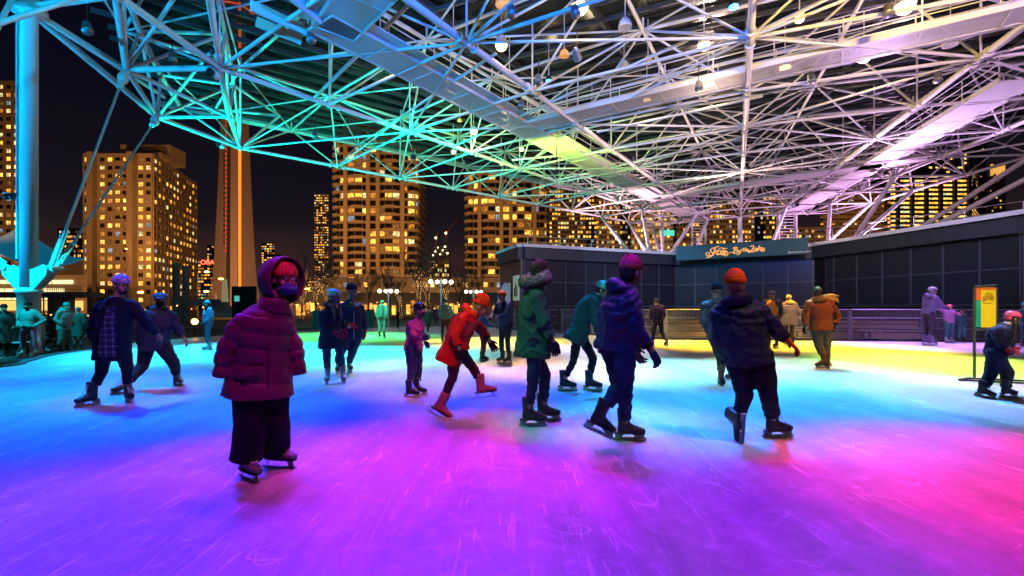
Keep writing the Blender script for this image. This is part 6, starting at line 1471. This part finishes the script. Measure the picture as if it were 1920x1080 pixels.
# 4 woman with pompom hat
GWH = cloth('white_knit', (.62, .68, .66), .9); GRYT = cloth('teal_grey_tights', (.035, .07, .075), .8); REDM = cloth('red_mitten', (.62, .015, .02), .8)
person('woman in white pompom hat and long black coat with red mittens', dict(head=(627, 558), neck=(621, 578), chest=(618, 600), pel=(621, 632), sL=(632, 588), eL=(640, 605), hL=(646, 620), sR=(607, 590), eR=(611, 614), hR=(629, 625), kL=(640, 672), kR=(613, 674), aL=(643, 699), aR=(614, 701)), (.75, -.65), 8.15, .98, head=(.92, -.38, .03),
       jacket=cloth('black_wool_coat', (.012, .016, .018), .9), jlen=.19, jw=.98, flare=.03, trousers=GRYT, tw=.80, hat=(beanie, GWH, None, .01, 0, ((.0, -.10, .12, .042), (.03, -.115, -.01, .04)), 20), skate=('hockey', BOOTW), feet={'L': (.5, -.86), 'R': (.25, -.96)}, gl=('mitten', REDM), vox=.012, hairm=mat('light_hair', (.28, .18, .12), .6, 0, .3, 30), extras=((ponytail, mat('light_hair', (.28, .18, .12), .6), 1, .3), (ponytail, mat('light_hair', (.28, .18, .12), .6), -1, .28), (fur_ring, FURD, (0, -.06, -.09), .12, .10, .03, 25)))
# 5 man with black beanie next to her
person('tall man in black beanie and navy jacket with red mittens beside the pompom hat', dict(head=(660, 546), neck=(655, 566), chest=(660, 588), pel=(660, 628), sL=(675, 577), eL=(683, 602), hL=(684, 622), sR=(640, 577), eR=(642, 602), hR=(656, 610, -.1), kL=(660, 660), kR=(637, 665), aL=(655, 682), aR=(634, 684)), (.5, -.87), 9.2, 1.0, head=(.92, -.38, .03),
       jacket=NAVY, jlen=.08, trousers=cloth('navy_trousers', (.012, .016, .03)), tw=1.05, hat=(beanie, BLK, None, .01), skate=('hockey', BOOTR), feet={'L': (.5, -.8), 'R': (.2, -.95)}, gl=('mitten', REDM), vox=.012, extras=((zipper, HOLD, .005), (emblem, HOLD, 'R')))
# 6 child with black helmet and pink jacket
PNKJ = cloth('pink_jacket', (.62, .07, .30), .7)
person('child in black helmet, pink jacket and patterned snow pants skating right', dict(head=(788, 582), neck=(783, 600), chest=(778, 618), pel=(775, 652), sL=(782, 606), eL=(790, 628, .1), hL=(797, 640, .12), sR=(772, 608), eR=(776, 630), hR=(793, 632, -.12), kL=(784, 690), kR=(773, 690), aL=(782, 724), aR=(768, 728)), (.95, -.3), 7.1, .80, head=(.97, -.25),
       jacket=PNKJ, jlen=.06, jw=1.05, trousers=cloth('spotted_snow_pants', (.03, .03, .09), .8, .9, 22), tw=1.15, hat=(helmet, mat('black_helmet', (.012, .012, .016), .15)), skate=('hockey', BOOTB), feet={'L': (.98, -.1), 'R': (1, -.12)}, gl=('glove', cloth('blue_glove', (.02, .03, .08))), vox=.010, hairm=HAIRD, extras=((mask, BLK), (ponytail, HAIRD, -1, .06)))
# 7 red skater bending forward
REDJ = cloth('red_jacket', (.75, .02, .015), .6); ORH = cloth('orange_red_hat', (.9, .07, .02), .9)
person('skater in red coat and orange red hat leaning forward with the rear leg trailing, centre', dict(head=(902, 576), neck=(884, 588), chest=(868, 610), pel=(852, 652), sL=(880, 598, .1), eL=(905, 620, .1), hL=(918, 640, .1), sR=(868, 600), eR=(852, 630), hR=(862, 655), kL=(888, 690, .1), kR=(850, 705), aL=(903, 722, .1), aR=(828, 757)), (1, .05), 5.75, .97, head=(.95, -.1, -.3),
       jacket=REDJ, jlen=.2, jw=1.05, flare=.02, trousers=cloth('maroon_black', (.05, .012, .03)), tw=.85, hat=(beanie, ORH, None, .03), skate=('figure', mat('pink_skate', (.55, .10, .22), .5)), feet={'L': (.98, .1, .1), 'R': (.8, -.1, -.45)}, gl=('glove', BLK), vox=.011, extras=((hood_down, ORH, .06),), plant=())
# 8 green parka man
GRNP = cloth('green_parka', (.022, .10, .055), .8, .2, 10, .35, 50); TEALF = mat('teal_grey_fur', (.07, .13, .11), .95, 0, .5, 30, 1.0, 90, sheen=.4)
person('man in dark green parka with fur hood down, seen from behind left of centre', dict(head=(1013, 508), neck=(1003, 541), chest=(998, 588), pel=(998, 640), sL=(1000, 554, .05), eL=(1018, 600, .1), hL=(1026, 640, .15), sR=(1007, 556), eR=(1020, 604), hR=(1036, 640), kL=(1022, 702), kR=(1000, 706), aL=(1019, 762), aR=(992, 770)), (.86, .5), 5.1, 1.02, head=(.75, .66),
       jacket=GRNP, jlen=.16, jw=1.02, flare=.02, trousers=JEAN, tw=.84, hat=(hair, mat('dark_curly_hair', (.015, .02, .018), .8, 0, .4, 40, 1.0, 90)), hood=(fur_ring, TEALF, (0, -.075, -.095), (.120), .10, .066, 20, .011), skate=('hockey', BOOTB), feet={'L': (.98, .1), 'R': (.99, -.05)}, gl=('glove', BLK), vox=.009, fold=.012)
# 9 bending man in green coat
person('man in teal beanie and long dark green coat bent forward between two taller skaters', dict(head=(1130, 545), neck=(1116, 556), chest=(1098, 580), pel=(1085, 622), sL=(1106, 562, .1), eL=(1118, 600, .1), hL=(1130, 632, .1), sR=(1106, 566), eR=(1118, 606), hR=(1128, 640), kL=(1112, 670), kR=(1074, 678), aL=(1106, 712), aR=(1058, 712)), (.95, -.3), 7.3, 1.02, head=(.85, -.35, -.35),
       jacket=cloth('bottle_green_coat', (.022, .06, .055), .85), jlen=.17, jw=1.02, flare=.03, trousers=BLK, tw=.78, hat=(beanie, cloth('teal_knit', (.18, .48, .48), .9)), skate=('hockey', BOOTB), feet={'L': (.95, -.25), 'R': (.98, -.1)}, gl=('glove', BLK), vox=.011, hairm=HAIRD, fold=.010)
# 10 navy puffer man with magenta beanie
PUFN = cloth('navy_puffer', (.006, .014, .075), .45, .15, 12, .3, 40, .1, .5)
person('man in magenta beanie and navy puffer jacket with jeans, right of centre', dict(head=(1184, 512), neck=(1170, 545), chest=(1158, 588), pel=(1157, 645), sL=(1152, 558, .1), eL=(1172, 618, .1), hL=(1190, 655, .1), sR=(1180, 562), eR=(1196, 618), hR=(1221, 658), kL=(1162, 722), kR=(1172, 718), aL=(1126, 778), aR=(1172, 794)), (.80, .6), 4.3, 1.0, head=(.88, .47),
       jacket=PUFN, jlen=.06, jw=1.12, puff=.012, puffw=.085, trousers=cloth('blue_denim', (.02, .04, .11), .85, .3, 14, .3, 140), tw=1.0, hat=(beanie, cloth('magenta_knit', (.55, .04, .14), .9), cloth('rust_knit', (.50, .08, .06), .9), .025, 0, None, 34), hood=(hood_down, PUFN, .075), skate=('hockey', BOOTB), feet={'L': (.86, .1, -.42), 'R': (.98, -.12)}, gl=('glove', cloth('navy_glove', (.012, .02, .05))), vox=.010, plant=('aR',), fold=.009, hairm=HAIRD, sleeve=1.05)
# 11 orange beanie man
ORG = cloth('orange_knit', (.95, .13, .01), .9)
person('man in bright orange beanie and gloves, dark navy jacket, pushing off', dict(head=(1377, 538), neck=(1380, 566), chest=(1388, 610), pel=(1402, 668), sL=(1350, 590), eL=(1350, 640), hL=(1362, 680, .15), sR=(1420, 585), eR=(1452, 615), hR=(1479, 640), kL=(1397, 738), kR=(1440, 740), aL=(1381, 786, .12), aR=(1450, 789)), (.25, .97), 4.5, 1.03, head=(.15, .98),
       jacket=cloth('navy_coach_jacket', (.012, .026, .055), .55), jlen=.07, jw=1.10, trousers=cloth('black_snow_pants', (.006, .006, .012), .75), tw=1.02, hat=(beanie, ORG, None, .022, 0, None, 22), skate=('hockey', BOOTB), feet={'L': (.0, .15, -1), 'R': (.96, .1)}, gl=('glove', ORG), vox=.010, plant=('aR',), extras=((hood_down, NAVY, .06),), fold=.011, sleeve=1.08)
# 12 black beanie, grey blue jacket
person('man in black beanie and grey blue jacket seen from behind, left of the orange beanie', dict(head=(1343, 546), neck=(1344, 562), chest=(1342, 590), pel=(1352, 634), sL=(1324, 573), eL=(1319, 602), hL=(1330, 625, .1), sR=(1364, 573), eR=(1372, 600), hR=(1372, 625), kL=(1352, 672), kR=(1366, 670), aL=(1352, 704), aR=(1372, 700, .25)), (-.1, 1), 8.1, 1.0, head=(-.35, .93),
       jacket=cloth('grey_blue_jacket', (.10, .15, .19), .7), jlen=.05, jw=1.1, trousers=cloth('olive_trousers', (.06, .08, .06), .85), tw=1.0, hat=(beanie, BLK), skate=('hockey', BOOTT), feet={'L': (.5, .6, -.35), 'R': (-.1, 1)}, gl=('bare', None), vox=.012, plant=('aL',))
# 13 rust puffer with blowing fur hood
RUST = cloth('rust_puffer', (.26, .065, .018), .5, .15, 12, .3, 40)
person('skater in rust orange puffer with fur hood blowing to the right, near the fence', dict(head=(1532, 549), neck=(1535, 563), chest=(1537, 585), pel=(1540, 618), sL=(1518, 570), eL=(1510, 594), hL=(1508, 612), sR=(1556, 570), eR=(1571, 592), hR=(1564, 612), kL=(1535, 648), kR=(1550, 650), aL=(1545, 674, -.1), aR=(1551, 676)), (.1, 1), 10.2, 1.02, head=(.1, 1),
       jacket=RUST, jlen=.02, jw=1.15, puff=.012, puffw=.06, trousers=cloth('grey_green_trousers', (.10, .11, .09), .85), tw=1.0, hat=(hair, HAIRD), hood=(hood_down, cloth('ochre_hood', (.34, .16, .04), .8), .08), skate=('hockey', BOOTT), feet={'L': (-.75, .4, -.25), 'R': (.2, .95)}, gl=('glove', BLK), vox=.012, plant=('aR',), extras=((hair_blow, mat('golden_fur', (.6, .32, .06), .9)),))
# 20 child with the pink helmet at the right edge
person('child in pink helmet and navy snowsuit with long braid by the yellow banner', dict(head=(1899, 598), neck=(1883, 612), chest=(1871, 628), pel=(1866, 662), sL=(1880, 622, .08), eL=(1893, 642, .1), hL=(1899, 650, .1), sR=(1868, 622), eR=(1875, 648), hR=(1887, 655), kL=(1888, 698), kR=(1858, 700), aL=(1886, 728), aR=(1843, 728)), (.9, -.4), 6.95, .78, head=(.93, -.3, -.25),
       jacket=cloth('navy_snowsuit', (.018, .02, .06), .65), jlen=.03, jw=1.15, trousers=cloth('navy_snowsuit', (.018, .02, .06), .65), tw=1.35, hat=(helmet, mat('pink_helmet', (.70, .08, .18), .25)), skate=('hockey', BOOTB), feet={'L': (.98, -.15), 'R': (.55, -.75, -.1)}, gl=('mitten', cloth('rose_mitten', (.42, .05, .10), .9)), vox=.010, tlen=.04, hairm=HAIRD, extras=((ponytail, HAIRD, -1, .34),), fold=.006)

# ---- smaller figures from a standing, striding or crouching pose in metres
def small(label, px, ytop, yfoot, f, base=0.0, hgt=1.75, pose='stand', lean=0.0, group=None, **kw):
    D = (CH - base) * F0 / (yfoot - HY); s = (yfoot - ytop) / F0 * D / hgt; s *= hgt / 1.80; x0 = wx(px, D); f3 = V((*f, 0)).normalized(); l = V((-f3.y, f3.x, 0)); o = V((x0, D, base))
    def Q(a, b, c): return o + (l * a + f3 * (b + lean * max(0, c - .9)) + V((0, 0, c))) * s
    J = dict(head=Q(0, .05, 1.66), neck=Q(0, 0, 1.50), chest=Q(0, 0, 1.28), pel=Q(0, 0, .98), sL=Q(.19, 0, 1.45), sR=Q(-.19, 0, 1.45), eL=Q(.25, -.03, 1.16), eR=Q(-.25, -.03, 1.16), hL=Q(.25, .08, .93), hR=Q(-.25, .08, .93), kL=Q(.11, .04, .57), kR=Q(-.11, .04, .57), aL=Q(.12, 0, .165), aR=Q(-.12, 0, .165))
    if pose == 'hips': J.update(eL=Q(.42, -.08, 1.18), eR=Q(-.42, -.08, 1.18), hL=Q(.22, .08, .98), hR=Q(-.22, .08, .98), aL=Q(.2, 0, .165), aR=Q(-.2, 0, .165), kL=Q(.16, .04, .57), kR=Q(-.16, .04, .57))
    if pose == 'stride': J.update(kL=Q(.1, .16, .60), aL=Q(.1, .22, .165), kR=Q(-.1, -.05, .56), aR=Q(-.12, -.42, .26), hL=Q(.3, -.15, .95), hR=Q(-.3, .25, 1.0))
    if pose == 'pocket': J.update(hL=Q(.18, .14, 1.02), hR=Q(-.18, .14, 1.02), eL=Q(.27, -.05, 1.2), eR=Q(-.27, -.05, 1.2))
    if pose == 'armsfwd': J.update(eL=Q(.22, .2, 1.2), eR=Q(-.22, .2, 1.2), hL=Q(.12, .42, 1.15), hR=Q(-.12, .42, 1.15))
    if pose == 'up': J.update(eR=Q(-.35, 0, 1.55), hR=Q(-.4, .05, 1.8), eL=Q(.38, 0, 1.35), hL=Q(.55, .05, 1.3))
    if pose == 'hold': J.update(eL=Q(.34, .05, 1.2), hL=Q(.5, .15, 1.35))
    if pose == 'crouch': J.update(head=Q(0, .32, 1.12), neck=Q(0, .2, .98), chest=Q(0, .08, .82), pel=Q(0, -.15, .55), sL=Q(.19, .16, .94), sR=Q(-.19, .16, .94), eL=Q(.25, .35, .72), eR=Q(-.25, .35, .72), hL=Q(.12, .5, .5), hR=Q(-.12, .5, .5), kL=Q(.16, .3, .55), kR=Q(-.16, .3, .55), aL=Q(.13, .1, .165), aR=Q(-.13, .1, .165))
    return person(label, J, f, D, s, group=group, vox=.016, plant=(), base=base, **kw)
TJ = cloth('pale_jacket', (.30, .34, .34), .8)
DK = -.23
small('person cropped by the left edge in a dark knee length coat with arms folded', 6, 570, 672, (.9, -.4), DK, pose='pocket', jacket=cloth('dark_teal_coat', (.05, .09, .09)), jlen=.45, flare=.04, hat=(beanie, BLK), hood=(hood_down, BLK, .07))
small('person in pale puffer and pink trousers with hands on hips in front of the mast', 55, 566, 668, (.05, -1), DK, pose='hips', jacket=TJ, jlen=.02, jw=1.2, puff=.01, trousers=cloth('pink_trousers', (.50, .14, .26), .8), tw=1.15, hat=(beanie, BLK), skate=('hockey', BOOTW), extras=((mask, BLK),))
small('person in hooded parka and loose trousers looking right beside the mast', 120, 567, 662, (.95, -.1), DK, pose='pocket', lean=.1, jacket=cloth('light_parka', (.22, .27, .27)), jlen=.14, jw=1.12, trousers=cloth('grey_green_loose', (.07, .10, .09)), wide=True, tw=.9, hood=(hood_down, cloth('light_parka', (.22, .27, .27)), .1), hat=(beanie, cloth('teal_cap', (.12, .32, .34))), skate=('hockey', BOOTB))
small('person in long dark coat with blue cap standing behind the hooded parka', 146, 576, 658, (-.3, .95), DK, jacket=cloth('forest_coat', (.04, .08, .07)), jlen=.38, flare=.03, hat=(beanie, cloth('blue_cap', (.05, .18, .3))), trousers=cloth('grey_tights', (.08, .09, .09)), tw=.8, skate=('hockey', BOOTB))
small('dark clothed person crouching low beside the folding stand at left', 92, 560, 656, (1, -.1), DK, pose='crouch', jacket=BLK, hat=(helmet, mat('blue_black_helmet', (.02, .04, .08), .25), False, False))
small('skater in pale blue quilted jacket and beanie pausing at left with a bright lamp behind', 391, 563, 656, (-.75, -.65), 0, pose='pocket', jacket=cloth('sky_puffer', (.18, .42, .62), .6), puff=.014, puffw=.09, jlen=.06, jw=1.12, trousers=cloth('slate_shorts', (.08, .14, .2)), tw=.95, hat=(beanie, cloth('sky_knit', (.2, .5, .62))), hairm=HAIRD, extras=((ponytail, HAIRD, 1, .2),), skate=('hockey', BOOTW))
small('distant skater with backpack in pale padded jacket lit green, walking away', 716, 563, 634, (.1, 1), 0, jacket=cloth('mint_jacket', (.32, .52, .44), .7), puff=.012, jlen=.06, jw=1.2, trousers=cloth('mint_trousers', (.25, .42, .36)), tw=1.1, hood=(hood_down, cloth('mint_jacket', (.32, .52, .44)), .09), hat=(beanie, cloth('mint_hat', (.3, .5, .42))), extras=((backpack, cloth('mint_pack', (.25, .42, .36))),))
small('distant skater in mint hooded jacket and dark trousers left of the red skater', 835, 560, 642, (-.2, 1), 0, pose='pocket', jacket=cloth('mint_hoodie', (.35, .58, .52), .8), jlen=.02, jw=1.1, trousers=cloth('wine_trousers', (.10, .03, .04)), hood=(hood_down, cloth('mint_hoodie', (.35, .58, .52)), .08), hat=(beanie, cloth('blue_cap', (.05, .18, .3))))
small('child in magenta helmet and blue jacket reaching towards the man in orange beanie', 905, 577, 676, (.9, .2), 0, 1.75, pose='armsfwd', jacket=cloth('child_blue', (.03, .14, .55), .7), trousers=cloth('child_red', (.45, .04, .06)), tw=1.1, jw=1.1, hat=(helmet, mat('magenta_helmet', (.75, .04, .35), .3), False, False), skate=('hockey', BOOTB))
small('man in orange beanie and navy top holding a child, left of the green parka', 948, 546, 681, (-.6, -.6), 0, pose='armsfwd', lean=.1, jacket=cloth('navy_top', (.02, .05, .11)), jlen=.02, trousers=JEAN, tw=.9, hat=(beanie, ORG), skate=('hockey', BOOTB))
small('skater in shiny purple black jacket gliding away by the fence', 1234, 558, 652, (-.15, 1), 0, pose='stride', lean=.15, jacket=cloth('plum_puffer', (.06, .035, .10), .3), puff=.012, puffw=.08, jlen=.02, jw=1.08, trousers=cloth('plum_trousers', (.05, .04, .07)), hat=(hair, HAIRD), skate=('hockey', BOOTW), gl=('bare', None))
OV = mat('orange_vest', (.95, .25, .03), .6, emit=(1, .25, .03), es=.12)
small('marshal in orange reflective vest and blue helmet standing behind the fence', 1449, 546, 652, (-.75, -.5), 0, jacket=cloth('indigo_sweater', (.05, .05, .16)), jlen=.02, trousers=cloth('indigo_trousers', (.03, .03, .06)), hat=(helmet, mat('indigo_helmet', (.08, .06, .35), .3), False, False), extras=((vest, OV, mat('reflective_tape', (.8, .8, .75), .3)),))
small('blurred stout person in ochre hat and grey purple coat right of the marshal', 1480, 553, 648, (.1, 1), 0, pose='pocket', jacket=cloth('mauve_coat', (.15, .11, .15)), jlen=.25, jw=1.25, flare=.04, trousers=cloth('grey_tan', (.12, .10, .08)), hat=(beanie, cloth('ochre_hat', (.55, .30, .10))), hood=(hood_down, cloth('ochre_scarf', (.55, .32, .10)), .09))
small('parent in spotted helmet and purple grey jacket bending to two children at the fence', 1740, 538, 646, (.97, -.1), 0, pose='armsfwd', lean=.12, jacket=cloth('purple_grey', (.16, .13, .26), .7), jlen=.03, jw=1.05, trousers=cloth('dark_plum', (.04, .03, .06)), tw=.95, hat=(helmet, mat('spotted_helmet', (.35, .36, .42), .3, 0, .95, 34), True, False), hood=(hood_down, cloth('purple_grey', (.16, .13, .26)), .07), skate=('hockey', mat('violet_skate', (.25, .18, .35), .4)))
small('small child in red helmet and goggles, pink fleece, arms spread, at the fence', 1779, 571, 643, (0, -1), 0, 1.75, pose='up', jacket=cloth('mauve_fleece', (.48, .20, .40), .9), jlen=.05, jw=1.15, trousers=cloth('sequin_green', (.04, .13, .12), .5, .9, 30), tw=1.2, hat=(helmet, mat('red_helmet', (.75, .05, .04), .3), False, False), skate=('hockey', BOOTW))
small('small child in dark green snowsuit and black helmet right of the red helmet child', 1802, 578, 642, (-.1, -1), 0, 1.75, pose='stand', jacket=cloth('green_snowsuit', (.03, .10, .09), .5, .9, 30), jw=1.15, trousers=cloth('sequin_green', (.04, .13, .12)), tw=1.25, hat=(helmet, mat('black_helmet', (.012, .012, .016), .15), False, False), hood=(hood_down, cloth('ochre_hat', (.55, .30, .10)), .05))
small('person in teal jacket and helmet half hidden behind the pink helmet child', 1921, 566, 652, (.3, -.9), 0, jacket=cloth('teal_jacket2', (.04, .16, .18)), trousers=cloth('teal_trousers', (.02, .07, .08)), hat=(helmet, mat('teal_helmet', (.05, .3, .32), .3), True, False))
small('dark clothed passer by on the far path left of the helmeted child', 746, 578, 617, (.8, .3), 0, jacket=BLK, hat=(hair, HAIRD))
small('dark clothed skater behind the child in the black helmet', 803, 576, 626, (.2, 1), 0, pose='stride', jacket=cloth('olive_dark', (.04, .045, .035)), hat=(beanie, BLK))
small('dark clothed passer by in a wine coloured coat on the far path', 818, 574, 612, (.2, 1), 0, jacket=cloth('wine_coat', (.12, .02, .04)), jlen=.3, hat=(beanie, BLK))

# ================================================================== small things on and round the ice
# yellow banner stand
YEL_B = mat('yellow_banner_print', (.92, .66, .01), .6); ORB = mat('orange_banner_print', (.80, .16, .02), .6); GRB = mat('green_banner_print', (.01, .42, .24), .6); BRN = mat('brown_banner_print', (.45, .20, .02), .6); FRM = mat('grey_green_frame', (.10, .13, .10), .4, .6)
Db = 8.4; xb = wx(1827, Db); th = empty('banner_stand', (wx(1848, Db), Db, 0), 'free standing yellow banner with Skate in script, left of the pink helmet child', 'banner')
zb0, zb1 = wz(617, Db), wz(536, Db); x1b = wx(1869, Db); ang_b = -.10
rod('post', (xb, Db, 0.04), (xb, Db, zb1 - .05), .022, FRM, th, 8); rod('post', (x1b + .02, Db + .03, zb0), (x1b + .02, Db + .03, zb1 - .03), .022, FRM, th, 8)
for z in (zb0, zb1): rod('rail', (xb, Db, z - .02), (x1b + .02, Db + .03, z - .02 + (0.03 if z == zb1 else 0)), .018, FRM, th, 8)
cxb = (xb + x1b) / 2; hb = zb1 - zb0 - .06; zc = (zb0 + zb1) / 2; wb = x1b - xb - .05
block('banner', (cxb + .04, Db, zc), (wb - .08, .02, hb), YEL_B, th); block('orange_stripe', (xb + .06, Db - .002, zc + hb * .33), (.09, .02, hb * .30), ORB, th); block('green_stripe', (xb + .06, Db - .002, zc - hb * .16), (.09, .02, hb * .66), GRB, th); block('orange_header', (cxb, Db - .006, zb1 - .05), (wb, .02, .035), ORB, th)
for k in range(4): g = MB(); c = V((xb + .06, Db - .016, zc - hb * (.0 + .12 * k))); g.path([c + V((.025 * math.cos(t), 0, .025 * math.sin(t))) for t in np.linspace(0, 6.28, 11)], .004, 4); g.build('ring_print', mat('light_green_print', (.05, .6, .3), .6), th)
script_letters(th, ('S', 'k', 'a', 't', 'e'), V((cxb - .07, Db - .014, zb1 - .10)), V((1, 0, 0)), V((0, -1, 0)), .50, .17, BRN, .003)
text_part('lettering', 'by the lake', .035, (cxb - .05, Db - .013, zb1 - .31), (RAD(90), 0, 0), BRN, th, .001)
for a, b in (((-.33, -.08), (.42, -.45)), ((-.33, -.08), (.0, .12)), ((.0, .12), (1.05, -.35)), ((.42, -.45), (1.05, -.35))): bar('base_bar', (xb + a[0], Db + a[1], .03), (xb + b[0], Db + b[1], .03), .04, .03, BLACKM, th)
# beach flag by the far corner
Df = 29; g = MB(); pts = [V((wx(934, Df), Df, 0)), V((wx(932, Df), Df, 1.3)), V((wx(935, Df), Df, 2.1)), V((wx(945, Df), Df, 2.75)), V((wx(955, Df), Df, 2.6))]
th = empty('beach_flag', pts[0], 'curved pale beach flag behind the man in the orange beanie at the far corner', 'flag')
C = crom([(p.x, p.z) for p in pts], 6); g.path([V((c.x, Df, c.y)) for c in C], .03, 6); g.build('pole', GREYM, th)
g = MB(); n = len(C); vs = [V((c.x, Df, c.y)) for c in C[6:]] + [V((wx(957, Df) - (c.y < 1.6) * .3, Df + .02, c.y * .97)) for c in C[6:]]; m_ = len(C[6:]); g.add(vs, [(i, i + 1, m_ + i + 1, m_ + i) for i in range(m_ - 1)]); o = g.build('cloth', mat('pale_green_flag', (.5, .55, .35), .8), th)
# green utility box and bins
for px, w_, D_, y0, y1, lab, nm, c in ((597, 16, 33, 583, 620, 'tall green utility box at the far edge of the ice behind the pompom hat woman', 'utility_box', (.01, .16, .08)), (694, 12, 34, 581, 613, 'dark green bin with white graffiti lettering left of the backpack wearer', 'litter_bin', (.02, .10, .05))):
    th = empty(nm, (wx(px, D_), D_, -.25), lab, 'box' if nm[0] == 'u' else 'bin'); hh = wz(y0, D_) + .25; ww_ = w_ / F0 * D_
    m_ = mat('painted_' + nm, c, .5, 0, .2, 2); block('body', (wx(px, D_), D_, hh / 2 - .25), (ww_, .5, hh), m_, th); block('lid', (wx(px, D_), D_ - .02, hh - .25), (ww_ * 1.05, .56, .06), m_, th); block('base', (wx(px, D_), D_, -.2), (ww_ * .9, .44, .12), BLACKM, th)
    for q in (-.22, .22): block('door_panel', (wx(px, D_) + q * ww_, D_ - .26, hh * .5 - .25), (ww_ * .4, .03, hh * .8), m_, th)
D_ = 15.4; th = empty('litter_bin', (wx(31, D_), D_, -.25), 'black cylindrical litter bin left of the mast foot behind the pink trousers', 'bin'); g = MB(); g.lathe((wx(31, D_), D_, -.25), [(.26, 0), (.28, .05), (.28, .85), (.30, .87), (.30, .93), (.2, .95)], 20); g.build('body', BLACKM, th, True)
for k in range(20): t = k / 20 * 6.283; block('slat', (wx(31, D_) + .285 * math.cos(t), D_ + .285 * math.sin(t), .18), (.05, .02, .75), BLACKM, th, t + 1.57)
th = empty('barrier_stand', (wx(76, 16.6), 16.6, -.25), 'upright grey ribbed heater panel right of the mast foot', 'heater'); block('panel', (wx(76, 16.6), 16.6, .35), (.22, .12, 1.15), GREYM, th); 
for k in range(4): block('rib', (wx(76, 16.6) - .08 + k * .052, 16.53, .35), (.014, .03, 1.1), HOLD, th)
block('foot', (wx(76, 16.6), 16.6, -.23), (.3, .3, .04), GREYM, th)
for px, D_, lab in ((8, 15.2, 'pale folding bench at the left edge beyond the dark coat'), (103, 17.0, 'pale folding bench behind the crouching person'), (180, 18.5, 'pale folding bench behind the plaid shirt man')):
    th = empty('folding_bench', (wx(px, D_), D_, -.25), lab, 'bench', 'folding benches on the deck'); 
    for k in range(3): link('slat', unit_box(HOLD), th, (0, -.12 + .12 * k, .44), None, (1.5, .1, .03))
    for sx in (-.45, .45):
        bar('leg', par(th) + V((sx - .18, 0, 0)), par(th) + V((sx + .18, 0, .43)), .03, .03, GREYM, th); bar('leg', par(th) + V((sx + .18, .03, 0)), par(th) + V((sx - .18, .03, .43)), .03, .03, GREYM, th)
# bright work lamp low behind the pale blue skater
th = empty('work_lamp', (wx(365, 24), 24, -.25), 'low glowing orange work lamp on a stand beside the pale blue skater', 'lamp'); rod('stand', (wx(365, 24), 24, -.25), (wx(365, 24), 24, wz(603, 24)), .03, BLACKM, th, 6); b = MB(); b.ball((wx(365, 24), 24, wz(603, 24)), .15, 12); b.build('lens', BULB, th, True); b = MB(); b.lathe((wx(365, 24), 24.1, wz(603, 24)), [(.1, 0), (.2, .05), (.2, .12)], 12, Matrix.Rotation(RAD(-90), 3, 'X')); b.build('housing', BLACKM, th, True)
print('objects', len(bpy.data.objects))
